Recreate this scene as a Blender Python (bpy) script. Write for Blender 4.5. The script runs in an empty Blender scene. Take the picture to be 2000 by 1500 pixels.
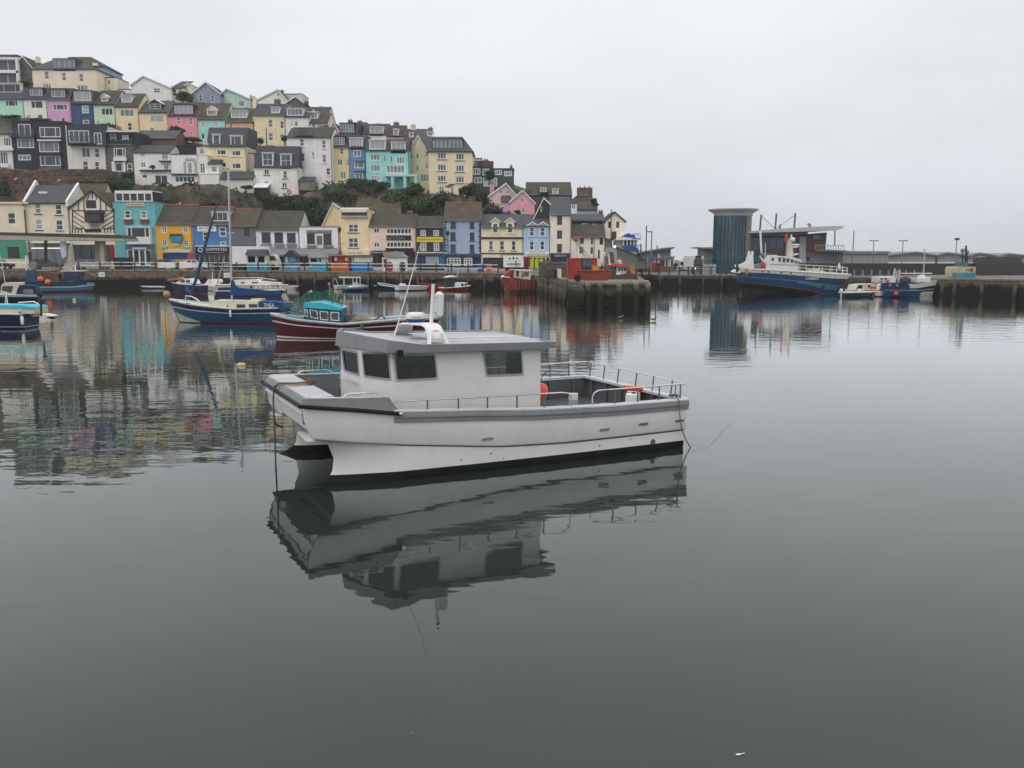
import bpy, bmesh, math, random
from mathutils import Vector, Matrix, geometry
random.seed(7)
R = math.radians
SC = bpy.context.scene
COL = SC.collection
# ------------------------------------------------------------------ camera
EYE = 5.2
FPX = 1677.0                      # focal length in pixels of the 2000 px wide photograph
PITCH = math.atan((750 - 497) / FPX)
cd = bpy.data.cameras.new('camera'); cam = bpy.data.objects.new('camera', cd); COL.objects.link(cam)
cam.location = (0, 0, EYE); cam.rotation_euler = (math.pi / 2 - PITCH, 0, 0)
cd.sensor_width = 36; cd.lens = 36 * FPX / 2000; cd.clip_start = .2; cd.clip_end = 9000
SC.camera = cam
# ------------------------------------------------------------------ overcast sky
SUN_EL, SUN_AZ = R(48), R(215)
W = bpy.data.worlds.new('World'); SC.world = W; W.use_nodes = True
nt = W.node_tree; nt.nodes.clear(); N = nt.nodes.new; LK = nt.links.new
wo = N('ShaderNodeOutputWorld'); bg1 = N('ShaderNodeBackground'); bg2 = N('ShaderNodeBackground'); ad = N('ShaderNodeAddShader')
sky = N('ShaderNodeTexSky'); sky.sky_type = 'NISHITA'; sky.sun_disc = False; sky.sun_elevation = SUN_EL; sky.sun_rotation = SUN_AZ
sky.air_density = 1.5; sky.dust_density = 6
LK(sky.outputs[0], bg1.inputs[0]); bg1.inputs[1].default_value = .006
tc = N('ShaderNodeTexCoord'); sp = N('ShaderNodeSeparateXYZ'); LK(tc.outputs['Generated'], sp.inputs[0])
rp = N('ShaderNodeValToRGB'); LK(sp.outputs[2], rp.inputs[0])
rp.color_ramp.elements[0].position = 0; rp.color_ramp.elements[0].color = (.655, .69, .745, 1)
rp.color_ramp.elements[1].position = 1; rp.color_ramp.elements[1].color = (1.35, 1.35, 1.36, 1)
e = rp.color_ramp.elements.new(.1); e.color = (.70, .725, .77, 1)
e = rp.color_ramp.elements.new(.3); e.color = (.83, .84, .86, 1)
mp = N('ShaderNodeMapping'); mp.inputs['Scale'].default_value = (1, 1, 3.2); LK(tc.outputs['Generated'], mp.inputs[0])
nz = N('ShaderNodeTexNoise'); nz.inputs['Scale'].default_value = 2.2; nz.inputs['Detail'].default_value = 4; nz.inputs['Roughness'].default_value = .5
LK(mp.outputs[0], nz.inputs[0])
mr = N('ShaderNodeMapRange'); mr.inputs[1].default_value = .3; mr.inputs[2].default_value = .7; mr.inputs[3].default_value = .885; mr.inputs[4].default_value = 1.06
LK(nz.outputs[0], mr.inputs[0])
mx = N('ShaderNodeVectorMath'); mx.operation = 'MULTIPLY'; LK(rp.outputs[0], mx.inputs[0]); LK(mr.outputs[0], mx.inputs[1])
LK(mx.outputs[0], bg2.inputs[0]); bg2.inputs[1].default_value = 1.1
LK(bg1.outputs[0], ad.inputs[0]); LK(bg2.outputs[0], ad.inputs[1]); LK(ad.outputs[0], wo.inputs[0])
sl = bpy.data.lights.new('sun', 'SUN'); sl.energy = .6; sl.angle = R(40); sl.color = (1, .97, .93)
sun = bpy.data.objects.new('sun', sl); COL.objects.link(sun)
sun.rotation_euler = (Vector((math.sin(SUN_AZ) * math.cos(SUN_EL), math.cos(SUN_AZ) * math.cos(SUN_EL), math.sin(SUN_EL)))).to_track_quat('Z', 'Y').to_euler()
vs = SC.view_settings; vs.view_transform = 'Standard'; vs.look = 'None'; vs.exposure = 0; vs.gamma = 1; vs.use_curve_mapping = False
cy = SC.cycles
cy.use_denoising = True; cy.max_bounces = 7; cy.diffuse_bounces = 3; cy.glossy_bounces = 3; cy.transmission_bounces = 4
cy.transparent_max_bounces = 8; cy.caustics_reflective = False; cy.caustics_refractive = False
cy.use_adaptive_sampling = True; cy.adaptive_threshold = .02
# ------------------------------------------------------------------ pixel <-> place helpers (photograph pixels, 2000 x 1500)
CAM = Vector((0, 0, EYE))
def ray(px, py):
    x = (px - 1000) / FPX; z = -(py - 750) / FPX
    return Vector((x, math.cos(PITCH) + z * math.sin(PITCH), -math.sin(PITCH) + z * math.cos(PITCH)))
def at(px, py, Y):
    d = ray(px, py); return CAM + d * (Y / d.y)
def onz(px, py, z=0.0):
    d = ray(px, py); return CAM + d * ((z - EYE) / d.z)
def lerp_tab(tab, x):
    if x <= tab[0][0]: return tab[0][1]
    for (a, b), (c, d) in zip(tab, tab[1:]):
        if x <= c: return b + (d - b) * (x - a) / (c - a)
    return tab[-1][1]
QD = [(-400, 136), (0, 136), (500, 133), (960, 130.5), (1100, 134), (1270, 138), (1450, 137), (1600, 125), (1800, 110), (2000, 100), (2500, 93)]
QZ = [(-400, 2.9), (0, 2.9), (500, 2.75), (960, 2.5), (1100, 2.3), (1270, 2.0), (1450, 2.0), (1600, 2.1), (1800, 2.25), (2000, 2.35), (2500, 2.4)]
def qd(px): return lerp_tab(QD, px)
def qz(px): return lerp_tab(QZ, px)
# ------------------------------------------------------------------ materials
MATS = {}
def M(name, col, rough=.65, var=.12, scale=.8, streak=.18, bump=.15, metal=0.0, col2=None, c2=(.48, .62), spec=.3, bscale=12, coat=0.0, stretch=(1, 1, 1)):
    """procedural surface: mottled base colour, vertical weather streaks, optional second colour in patches, fine relief"""
    if name in MATS: return MATS[name]
    m = bpy.data.materials.new(name); m.use_nodes = True; t = m.node_tree; b = t.nodes['Principled BSDF']; n = t.nodes.new; l = t.links.new
    g = n('ShaderNodeNewGeometry')
    mp = n('ShaderNodeMapping'); mp.inputs['Scale'].default_value = stretch; l(g.outputs['Position'], mp.inputs[0])
    a = n('ShaderNodeTexNoise'); a.inputs['Scale'].default_value = scale; a.inputs['Detail'].default_value = 5; a.inputs['Roughness'].default_value = .6
    l(mp.outputs[0], a.inputs[0])
    r = n('ShaderNodeMapRange'); r.inputs[1].default_value = .3; r.inputs[2].default_value = .7; r.inputs[3].default_value = 1 - var; r.inputs[4].default_value = 1 + var
    l(a.outputs[0], r.inputs[0])
    base = n('ShaderNodeRGB'); base.outputs[0].default_value = (*col, 1); src = base.outputs[0]
    if col2:
        q = n('ShaderNodeTexNoise'); q.inputs['Scale'].default_value = scale * .6; q.inputs['Detail'].default_value = 7; q.inputs['Roughness'].default_value = .68
        mq = n('ShaderNodeMapping'); mq.inputs['Location'].default_value = (13, 7, 3); l(mp.outputs[0], mq.inputs[0]); l(mq.outputs[0], q.inputs[0])
        rq = n('ShaderNodeMapRange'); rq.inputs[1].default_value = c2[0]; rq.inputs[2].default_value = c2[1]; l(q.outputs[0], rq.inputs[0])
        mm = n('ShaderNodeMix'); mm.data_type = 'RGBA'; l(rq.outputs[0], mm.inputs[0]); l(src, mm.inputs[6]); mm.inputs[7].default_value = (*col2, 1); src = mm.outputs[2]
    v = n('ShaderNodeVectorMath'); v.operation = 'MULTIPLY'; l(src, v.inputs[0]); l(r.outputs[0], v.inputs[1]); src = v.outputs[0]
    if streak > 0:
        s = n('ShaderNodeMapping'); s.inputs['Scale'].default_value = (3.5, 3.5, .25); l(g.outputs['Position'], s.inputs[0])
        sn = n('ShaderNodeTexNoise'); sn.inputs['Scale'].default_value = 1.3; sn.inputs['Detail'].default_value = 4; l(s.outputs[0], sn.inputs[0])
        sr = n('ShaderNodeMapRange'); sr.inputs[1].default_value = .5; sr.inputs[2].default_value = .78; sr.inputs[3].default_value = 1; sr.inputs[4].default_value = 1 - streak; l(sn.outputs[0], sr.inputs[0])
        v2 = n('ShaderNodeVectorMath'); v2.operation = 'MULTIPLY'; l(src, v2.inputs[0]); l(sr.outputs[0], v2.inputs[1]); src = v2.outputs[0]
    l(src, b.inputs['Base Color'])
    rr = n('ShaderNodeMapRange'); rr.inputs[1].default_value = .3; rr.inputs[2].default_value = .7; rr.inputs[3].default_value = max(.02, rough - .08); rr.inputs[4].default_value = min(1, rough + .08)
    l(a.outputs[0], rr.inputs[0]); l(rr.outputs[0], b.inputs['Roughness'])
    b.inputs['Metallic'].default_value = metal; b.inputs['Specular IOR Level'].default_value = spec
    if coat: b.inputs['Coat Weight'].default_value = coat
    if bump > 0:
        bn = n('ShaderNodeTexNoise'); bn.inputs['Scale'].default_value = bscale; bn.inputs['Detail'].default_value = 4; l(g.outputs['Position'], bn.inputs[0])
        bu = n('ShaderNodeBump'); bu.inputs['Strength'].default_value = bump; bu.inputs['Distance'].default_value = .02; l(bn.outputs[0], bu.inputs['Height']); l(bu.outputs[0], b.inputs['Normal'])
    MATS[name] = m; return m
def S(r, g, b):   # sRGB 0-255 -> linear
    f = lambda c: (c / 255 / 12.92) if c <= 10 else ((c / 255 + .055) / 1.055) ** 2.4
    return (f(r), f(g), f(b))
def paint(name, col, **k):
    d = dict(rough=.6, var=.07, streak=.14, bump=.08); d.update(k); return M(name, col, **d)
# ------------------------------------------------------------------ mesh builder
class MB:
    def __init__(s): s.v = []; s.f = []; s.m = []; s.cur = 0
    def mat(s, i): s.cur = i; return s
    def add(s, vs, fs):
        o = len(s.v); s.v += [tuple(v) for v in vs]; s.f += [tuple(i + o for i in f) for f in fs]; s.m += [s.cur] * len(fs); return s
    def quad(s, *p): return s.add(p, [tuple(range(len(p)))])
    def box(s, x0, x1, y0, y1, z0, z1):
        return s.add([(x0, y0, z0), (x1, y0, z0), (x1, y1, z0), (x0, y1, z0), (x0, y0, z1), (x1, y0, z1), (x1, y1, z1), (x0, y1, z1)],
                     [(0, 3, 2, 1), (4, 5, 6, 7), (0, 1, 5, 4), (1, 2, 6, 5), (2, 3, 7, 6), (3, 0, 4, 7)])
    def hexa(s, p): return s.add(p, [(0, 3, 2, 1), (4, 5, 6, 7), (0, 1, 5, 4), (1, 2, 6, 5), (2, 3, 7, 6), (3, 0, 4, 7)])
    def bar(s, a, b, w, h=None):
        a = Vector(a); b = Vector(b); d = (b - a).normalized(); h = h or w
        up = Vector((0, 0, 1)) if abs(d.z) < .9 else Vector((0, 1, 0))
        x = d.cross(up).normalized() * w / 2; y = x.cross(d).normalized() * h / 2
        return s.hexa([a - x - y, a + x - y, a + x + y, a - x + y, b - x - y, b + x - y, b + x + y, b - x + y])
    def tube(s, pts, r, n=6, cap=True):
        P = [Vector(p) for p in pts]; rings = []; prev = None
        for i, p in enumerate(P):
            d = (P[min(i + 1, len(P) - 1)] - P[max(i - 1, 0)]).normalized()
            if prev is None:
                up = Vector((0, 0, 1)) if abs(d.z) < .9 else Vector((1, 0, 0)); x = d.cross(up).normalized()
            else:
                x = (prev - d * prev.dot(d)).normalized()
            prev = x; y = d.cross(x); rr = r[i] if isinstance(r, (list, tuple)) else r
            rings.append([p + (x * math.cos(2 * math.pi * k / n) + y * math.sin(2 * math.pi * k / n)) * rr for k in range(n)])
        return s.loft(rings, True, cap)
    def loft(s, rings, closed=True, cap=False):
        n = len(rings[0]); vs = [v for r in rings for v in r]; fs = []
        for i in range(len(rings) - 1):
            for k in range(n if closed else n - 1):
                k2 = (k + 1) % n; fs.append((i * n + k, i * n + k2, (i + 1) * n + k2, (i + 1) * n + k))
        if cap: fs.append(tuple(range(n))[::-1]); fs.append(tuple((len(rings) - 1) * n + k for k in range(n)))
        return s.add(vs, fs)
    def cyl(s, a, b, r0, r1=None, n=12): return s.tube([a, b], [r0, r0 if r1 is None else r1], n)
    def lathe(s, c, prof, n=16):   # prof: (r, z)
        c = Vector(c); return s.loft([[c + Vector((math.cos(2 * math.pi * k / n) * r, math.sin(2 * math.pi * k / n) * r, z)) for k in range(n)] for r, z in prof], True, True)
    def ball(s, c, r, n=10, sc=(1, 1, 1)):
        c = Vector(c); m = max(4, n // 2 + 1)
        rings = [[c + Vector((math.sin(math.pi * j / m) * math.cos(2 * math.pi * k / n) * r * sc[0], math.sin(math.pi * j / m) * math.sin(2 * math.pi * k / n) * r * sc[1], math.cos(math.pi * j / m) * r * sc[2])) for k in range(n)] for j in range(1, m)]
        return s.loft(rings, True, True)
    def prism(s, poly, fn, a, b):   # fn(u,v,w) -> point ; extrude 2d polygon from w=a to w=b (any simple polygon, fan by tessellation)
        n = len(poly); A = [fn(u, v, a) for u, v in poly]; B = [fn(u, v, b) for u, v in poly]
        s.add(A + B, [tuple(range(n))[::-1], tuple(range(n, 2 * n))] + [(k, (k + 1) % n, n + (k + 1) % n, n + k) for k in range(n)]); return s
    def plate(s, outer, holes, fn, a, b, back=True):
        """flat plate with openings: 2d outline + hole outlines, front at w=a, back at w=b, with reveals"""
        loops = [[Vector((u, v, 0)) for u, v in outer]] + [[Vector((u, v, 0)) for u, v in h] for h in holes]
        tri = geometry.tessellate_polygon(loops); flat = [p for l in loops for p in l]; n = len(flat)
        A = [fn(p.x, p.y, a) for p in flat]; B = [fn(p.x, p.y, b) for p in flat]
        fs = [tuple(t) for t in tri] + ([tuple(i + n for i in t) for t in tri] if back else [])
        o = 0
        for l in loops:
            k = len(l); fs += [(o + i, o + (i + 1) % k, n + o + (i + 1) % k, n + o + i) for i in range(k)]; o += k
        return s.add(A + B, fs)
    def build(s, name, mats, parent=None, label=None, sharp=35, recalc=True, kind=None):
        me = bpy.data.meshes.new(name); me.from_pydata([tuple(v) for v in s.v], [], s.f)
        for m in (mats if isinstance(mats, (list, tuple)) else [mats]): me.materials.append(m)
        if len(set(s.m)) > 1 or (s.m and s.m[0]): me.polygons.foreach_set('material_index', s.m)
        if recalc:
            bm = bmesh.new(); bm.from_mesh(me); bmesh.ops.remove_doubles(bm, verts=bm.verts, dist=1e-4)
            bmesh.ops.recalc_face_normals(bm, faces=bm.faces); bm.to_mesh(me); bm.free()
        if sharp and len(me.polygons):
            me.polygons.foreach_set('use_smooth', [True] * len(me.polygons)); me.set_sharp_from_angle(angle=R(sharp))
        me.update()
        o = bpy.data.objects.new(name, me); COL.objects.link(o)
        if parent is not None: o.parent = parent
        if label: o['label'] = label
        if kind: o['kind'] = kind
        return o
def rect(x0, x1, z0, z1): return [(x0, z0), (x1, z0), (x1, z1), (x0, z1)]
def roundpoly(p, r, n=3):
    out = []; m = len(p)
    for i in range(m):
        a, b, c = Vector(p[i - 1]), Vector(p[i]), Vector(p[(i + 1) % m])
        u = (a - b).normalized() * r; w = (c - b).normalized() * r
        for k in range(n + 1):
            t = k / n; q = (b + u) * (1 - t) ** 2 + b * 2 * t * (1 - t) + (b + w) * t * t; out.append((q.x, q.y))
    return out
def grow(p, d):
    cx = sum(a for a, b in p) / len(p); cy_ = sum(b for a, b in p) / len(p)
    wx = max(a for a, b in p) - min(a for a, b in p); wy = max(b for a, b in p) - min(b for a, b in p)
    return [(cx + (a - cx) * (1 + 2 * d / wx), cy_ + (b - cy_) * (1 + 2 * d / wy)) for a, b in p]
XZ = lambda u, v, w: (u, w, v)
class T:
    """one top-level thing: an Empty at its base with a local frame (x along, y into the picture or across, z up)"""
    def __init__(s, name, label, cat, loc, yaw=0.0, group=None):
        o = bpy.data.objects.new(name, None); COL.objects.link(o); o.empty_display_size = .2
        s.o = o; s.loc = Vector(loc); s.yaw = yaw; o.location = loc; o.rotation_euler = (0, 0, yaw)
        o['label'] = label; o['category'] = cat
        if group: o['group'] = group
        s.ex = Vector((math.cos(yaw), math.sin(yaw), 0)); s.ey = Vector((-math.sin(yaw), math.cos(yaw), 0))
    def q(s, px, py, y=0.0):     # photograph pixel -> (x, z) on the local plane y
        d = ray(px, py); t = ((s.loc + s.ey * y - CAM).dot(s.ey)) / d.dot(s.ey); p = CAM + d * t - s.loc
        return (p.dot(s.ex), p.z)
    def p(s, mb, name, mats, parent=None, **k): return mb.build(name, mats, parent or s.o, **k)
def tag(o, label=None, cat=None, group=None, kind=None):
    for k, v in (('label', label), ('category', cat), ('group', group), ('kind', kind)):
        if v: o[k] = v
    return o
def clone(o, loc=None, rotz=None, label=None, parent=None, top=True):
    c = o.copy(); COL.objects.link(c)
    if parent is not None: c.parent = parent
    for ch in [x for x in COL.objects if x.parent == o]: clone(ch, parent=c, top=False)
    if loc is not None: c.location = loc
    if rotz is not None: c.rotation_euler = (0, 0, rotz)
    if label: c['label'] = label
    return c
def text(body, T_, name, x0, x1, z0, z1, y, mat, parent=None, flip=False, depth=.01):
    """lettering as a thin mesh, fitted in the local rectangle; reads from -y (or from +y when flip)"""
    cu = bpy.data.curves.new('t', 'FONT'); cu.body = body; cu.size = 1; cu.extrude = 0; cu.resolution_u = 2
    ob = bpy.data.objects.new('t', cu); COL.objects.link(ob); dg = bpy.context.evaluated_depsgraph_get()
    me = bpy.data.meshes.new_from_object(ob.evaluated_get(dg)); bpy.data.objects.remove(ob); bpy.data.curves.remove(cu)
    vs = [v.co.copy() for v in me.vertices]
    if not vs: return
    ax, bx = min(v.x for v in vs), max(v.x for v in vs); az, bz = min(v.y for v in vs), max(v.y for v in vs)
    mb = MB(); V = []
    for v in vs:
        u = (v.x - ax) / (bx - ax); w = (v.y - az) / (bz - az)
        if flip: u = 1 - u
        V.append((x0 + (x1 - x0) * u, y, z0 + (z1 - z0) * w))
    F = [tuple(p.vertices) for p in me.polygons]
    mb.add(V, F); bpy.data.meshes.remove(me)
    return mb.build(name, mat, parent or T_.o, sharp=0, recalc=False)
# ------------------------------------------------------------------ shared materials
WHITE = paint('white_gelcoat', (.70, .70, .685), rough=.33, var=.045, scale=.9, streak=.06, bump=.05, bscale=2.2, col2=(.64, .63, .595), c2=(.5, .75))
WHITE2 = paint('white_paint', (.72, .72, .70)); OFFW = paint('off_white_paint', (.66, .64, .56))
GREYP = paint('grey_paint', (.20, .206, .214), rough=.5, var=.08); GREYL = paint('light_grey_nonslip', (.44, .45, .47), rough=.75, var=.1, bump=.3, bscale=60)
GREYD = paint('dark_grey_paint', (.10, .105, .115), rough=.55); BLACK = paint('black_rubber', (.012, .012, .015), rough=.6, spec=.2, streak=0)
STEEL = M('stainless_tube', (.62, .63, .64), rough=.25, metal=1, var=.1, streak=.2, bump=0)
ALU = M('mast_alloy', (.5, .5, .5), rough=.45, metal=.6, var=.1, bump=0)
ANTIF = paint('antifouling', (.016, .016, .021), rough=.8, spec=.1, var=.3, scale=3, streak=0, bump=.3)
ROPE = M('weathered_rope', (.16, .12, .08), rough=.9, var=.4, scale=20, streak=0, bump=.5, bscale=60)
ORANGE = paint('orange_plastic', (.8, .13, .06), rough=.4); REDP = paint('red_plastic', (.55, .04, .03), rough=.4)
DARK = paint('dark_interior', (.02, .02, .022), rough=.8, streak=0)
def glass_mat(name, tint, refl=1.0):
    m = bpy.data.materials.new(name); m.use_nodes = True; t = m.node_tree; t.nodes.clear(); n = t.nodes.new; l = t.links.new
    o = n('ShaderNodeOutputMaterial'); mix = n('ShaderNodeMixShader'); tr = n('ShaderNodeBsdfTransparent'); gl = n('ShaderNodeBsdfGlossy'); fr = n('ShaderNodeFresnel')
    nz = n('ShaderNodeTexNoise'); nz.inputs['Scale'].default_value = 2; mr_ = n('ShaderNodeMapRange'); mr_.inputs[3].default_value = .02; mr_.inputs[4].default_value = .07
    l(nz.outputs[0], mr_.inputs[0]); l(mr_.outputs[0], gl.inputs['Roughness'])
    fr.inputs[0].default_value = 1.5; tr.inputs[0].default_value = (*tint, 1); gl.inputs[0].default_value = (refl,) * 3 + (1,)
    l(fr.outputs[0], mix.inputs[0]); l(tr.outputs[0], mix.inputs[1]); l(gl.outputs[0], mix.inputs[2]); l(mix.outputs[0], o.inputs[0]); return m
GLASS = glass_mat('cabin_glass', (.5, .53, .53))
# opaque-looking house glass in a few moods (dark room, dusty room, blinds, curtains)
PANES = [M('glass_dark', (.025, .028, .032), rough=.12, var=.4, scale=.5, streak=0, bump=0, spec=.6), M('glass_mid', (.06, .068, .078), rough=.14, var=.4, scale=.6, streak=0, bump=0, spec=.6),
         M('glass_blind', (.34, .35, .35), rough=.2, var=.15, scale=.5, streak=0, bump=0, spec=.6), M('glass_net', (.17, .185, .2), rough=.18, var=.35, scale=.7, streak=0, bump=0, spec=.6)]
# ------------------------------------------------------------------ water
wm = bpy.data.materials.new('harbour_water'); wm.use_nodes = True; t = wm.node_tree; b = t.nodes['Principled BSDF']; n = t.nodes.new; l = t.links.new
t.nodes.remove(b); ow = [x for x in t.nodes if x.type == 'OUTPUT_MATERIAL'][0]
body = n('ShaderNodeBsdfDiffuse'); gls = n('ShaderNodeBsdfGlossy'); gls.inputs['Roughness'].default_value = .02; wmx = n('ShaderNodeMixShader')
fre = n('ShaderNodeFresnel'); fre.inputs[0].default_value = 1.28; fmu = n('ShaderNodeMath'); fmu.operation = 'MULTIPLY'; fmu.inputs[1].default_value = 1.52; fmu.use_clamp = True
l(fre.outputs[0], fmu.inputs[0]); l(fmu.outputs[0], wmx.inputs[0]); l(body.outputs[0], wmx.inputs[1]); l(gls.outputs[0], wmx.inputs[2]); l(wmx.outputs[0], ow.inputs[0]); gls.inputs[0].default_value = (.97, 1, 1, 1)
g = n('ShaderNodeNewGeometry')
cn = n('ShaderNodeTexNoise'); cn.inputs['Scale'].default_value = .11; cn.inputs['Detail'].default_value = 3; l(g.outputs['Position'], cn.inputs[0])
cm = n('ShaderNodeMix'); cm.data_type = 'RGBA'; cm.inputs[6].default_value = (.008, .016, .012, 1); cm.inputs[7].default_value = (.028, .035, .027, 1); l(cn.outputs[0], cm.inputs[0]); l(cm.outputs[2], body.inputs[0])
def wave(scale, sx, sy, rot, detail, amp, prev):
    mp = n('ShaderNodeMapping'); mp.inputs['Rotation'].default_value = (0, 0, R(rot)); mp.inputs['Scale'].default_value = (sx, sy, 1); l(g.outputs['Position'], mp.inputs[0])
    z = n('ShaderNodeTexNoise'); z.inputs['Scale'].default_value = scale; z.inputs['Detail'].default_value = detail; z.inputs['Roughness'].default_value = .5; l(mp.outputs[0], z.inputs[0])
    m1 = n('ShaderNodeMath'); m1.operation = 'MULTIPLY_ADD'; m1.inputs[1].default_value = amp; l(z.outputs[0], m1.inputs[0])
    if prev is None: m1.inputs[2].default_value = 0
    else: l(prev, m1.inputs[2])
    return m1.outputs[0]
h = wave(.9, .55, 1.3, 8, 2, .015, None)        # metres
h2 = wave(3.2, .6, 1.2, -12, 2, .0022, None)
h3 = wave(7, .7, 1.2, 20, 1, .0010, h2)
sy_ = n('ShaderNodeSeparateXYZ'); l(g.outputs['Position'], sy_.inputs[0]); rm_ = n('ShaderNodeMapRange'); rm_.inputs[1].default_value = 26; rm_.inputs[2].default_value = 60; rm_.inputs[3].default_value = .55; rm_.inputs[4].default_value = 1.9; l(sy_.outputs[1], rm_.inputs[0])
ma_ = n('ShaderNodeMath'); ma_.operation = 'MULTIPLY_ADD'; l(h3, ma_.inputs[0]); l(rm_.outputs[0], ma_.inputs[1]); l(h, ma_.inputs[2]); h = ma_.outputs[0]
pn = n('ShaderNodeTexNoise'); pn.inputs['Scale'].default_value = .045; pn.inputs['Detail'].default_value = 2; l(g.outputs['Position'], pn.inputs[0])
sx_ = n('ShaderNodeSeparateXYZ'); l(g.outputs['Position'], sx_.inputs[0])
pm = n('ShaderNodeMapRange'); pm.inputs[1].default_value = .38; pm.inputs[2].default_value = .6; pm.inputs[3].default_value = .3; pm.inputs[4].default_value = 1.15; l(pn.outputs[0], pm.inputs[0])
hm = n('ShaderNodeMath'); hm.operation = 'MULTIPLY'; l(h, hm.inputs[0]); l(pm.outputs[0], hm.inputs[1])
bu = n('ShaderNodeBump'); bu.inputs['Strength'].default_value = 1; bu.inputs['Distance'].default_value = 1; l(hm.outputs[0], bu.inputs['Height']); l(bu.outputs[0], gls.inputs['Normal'])
mb = MB(); mb.quad((-1500, -60, 0), (1500, -60, 0), (1500, 2400, 0), (-1500, 2400, 0)); mb.build('harbour_water', wm, sharp=0, recalc=False, kind='structure')
hz = bpy.data.materials.new('sea_haze'); hz.use_nodes = True; t = hz.node_tree; t.nodes.clear(); vo = t.nodes.new('ShaderNodeVolumePrincipled'); oo = t.nodes.new('ShaderNodeOutputMaterial')
vo.inputs['Color'].default_value = (.93, .95, 1, 1); vo.inputs['Density'].default_value = .00026; vo.inputs['Anisotropy'].default_value = 0; t.links.new(vo.outputs[0], oo.inputs['Volume'])
mb = MB(); mb.box(-1510, 1510, -70, 2410, -5, 62); mb.build('haze', hz, sharp=0, kind='stuff')
fr_ = random.Random(31); mb = MB()
for i in range(110):
    yy = fr_.uniform(6.5, 30); xx = fr_.uniform(-.62, .62) * yy; r = fr_.uniform(.004, .013); a = fr_.uniform(0, 6.28); mb.add([(xx + math.cos(a + k * 1.05) * r * fr_.uniform(.6, 1.4) * 1.5, yy + math.sin(a + k * 1.05) * r * fr_.uniform(.6, 1.4), .003) for k in range(6)], [(0, 1, 2, 3, 4, 5)])
mb.build('floating_scum', paint('scum', (.12, .12, .09), streak=0, bump=0), sharp=0, recalc=False, kind='stuff')
# ------------------------------------------------------------------ main boat: grey and white catamaran
F_ = Vector((-.889, -.458, 0)).normalized()
K = T('catamaran', 'large white and grey twin-hulled workboat with wheelhouse moored in the foreground', 'boat', (3.5, 25.1, 0), math.atan2(F_.y, F_.x))
BS = [(-.2, 2.6), (0, 2.6), (2, 2.58), (4, 2.52), (6, 2.43), (8, 2.28), (9, 2.22), (10.2, 2.12)]
ZS = [(-.2, 1.31), (0, 1.31), (2.3, 1.33), (4.5, 1.40), (6.1, 1.51), (8.0, 1.61), (9, 1.75), (10.2, 1.88)]
ZC = [(-.2, .52), (0, .52), (3.8, .52), (5.5, .59), (7.9, .84), (10, 1.13)]
bs = lambda x: lerp_tab(BS, x); zs = lambda x: lerp_tab(ZS, x); zc = lambda x: lerp_tab(ZC, x)
XS = [-.08 + i * 10.2 / 24 for i in range(25)]
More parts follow.
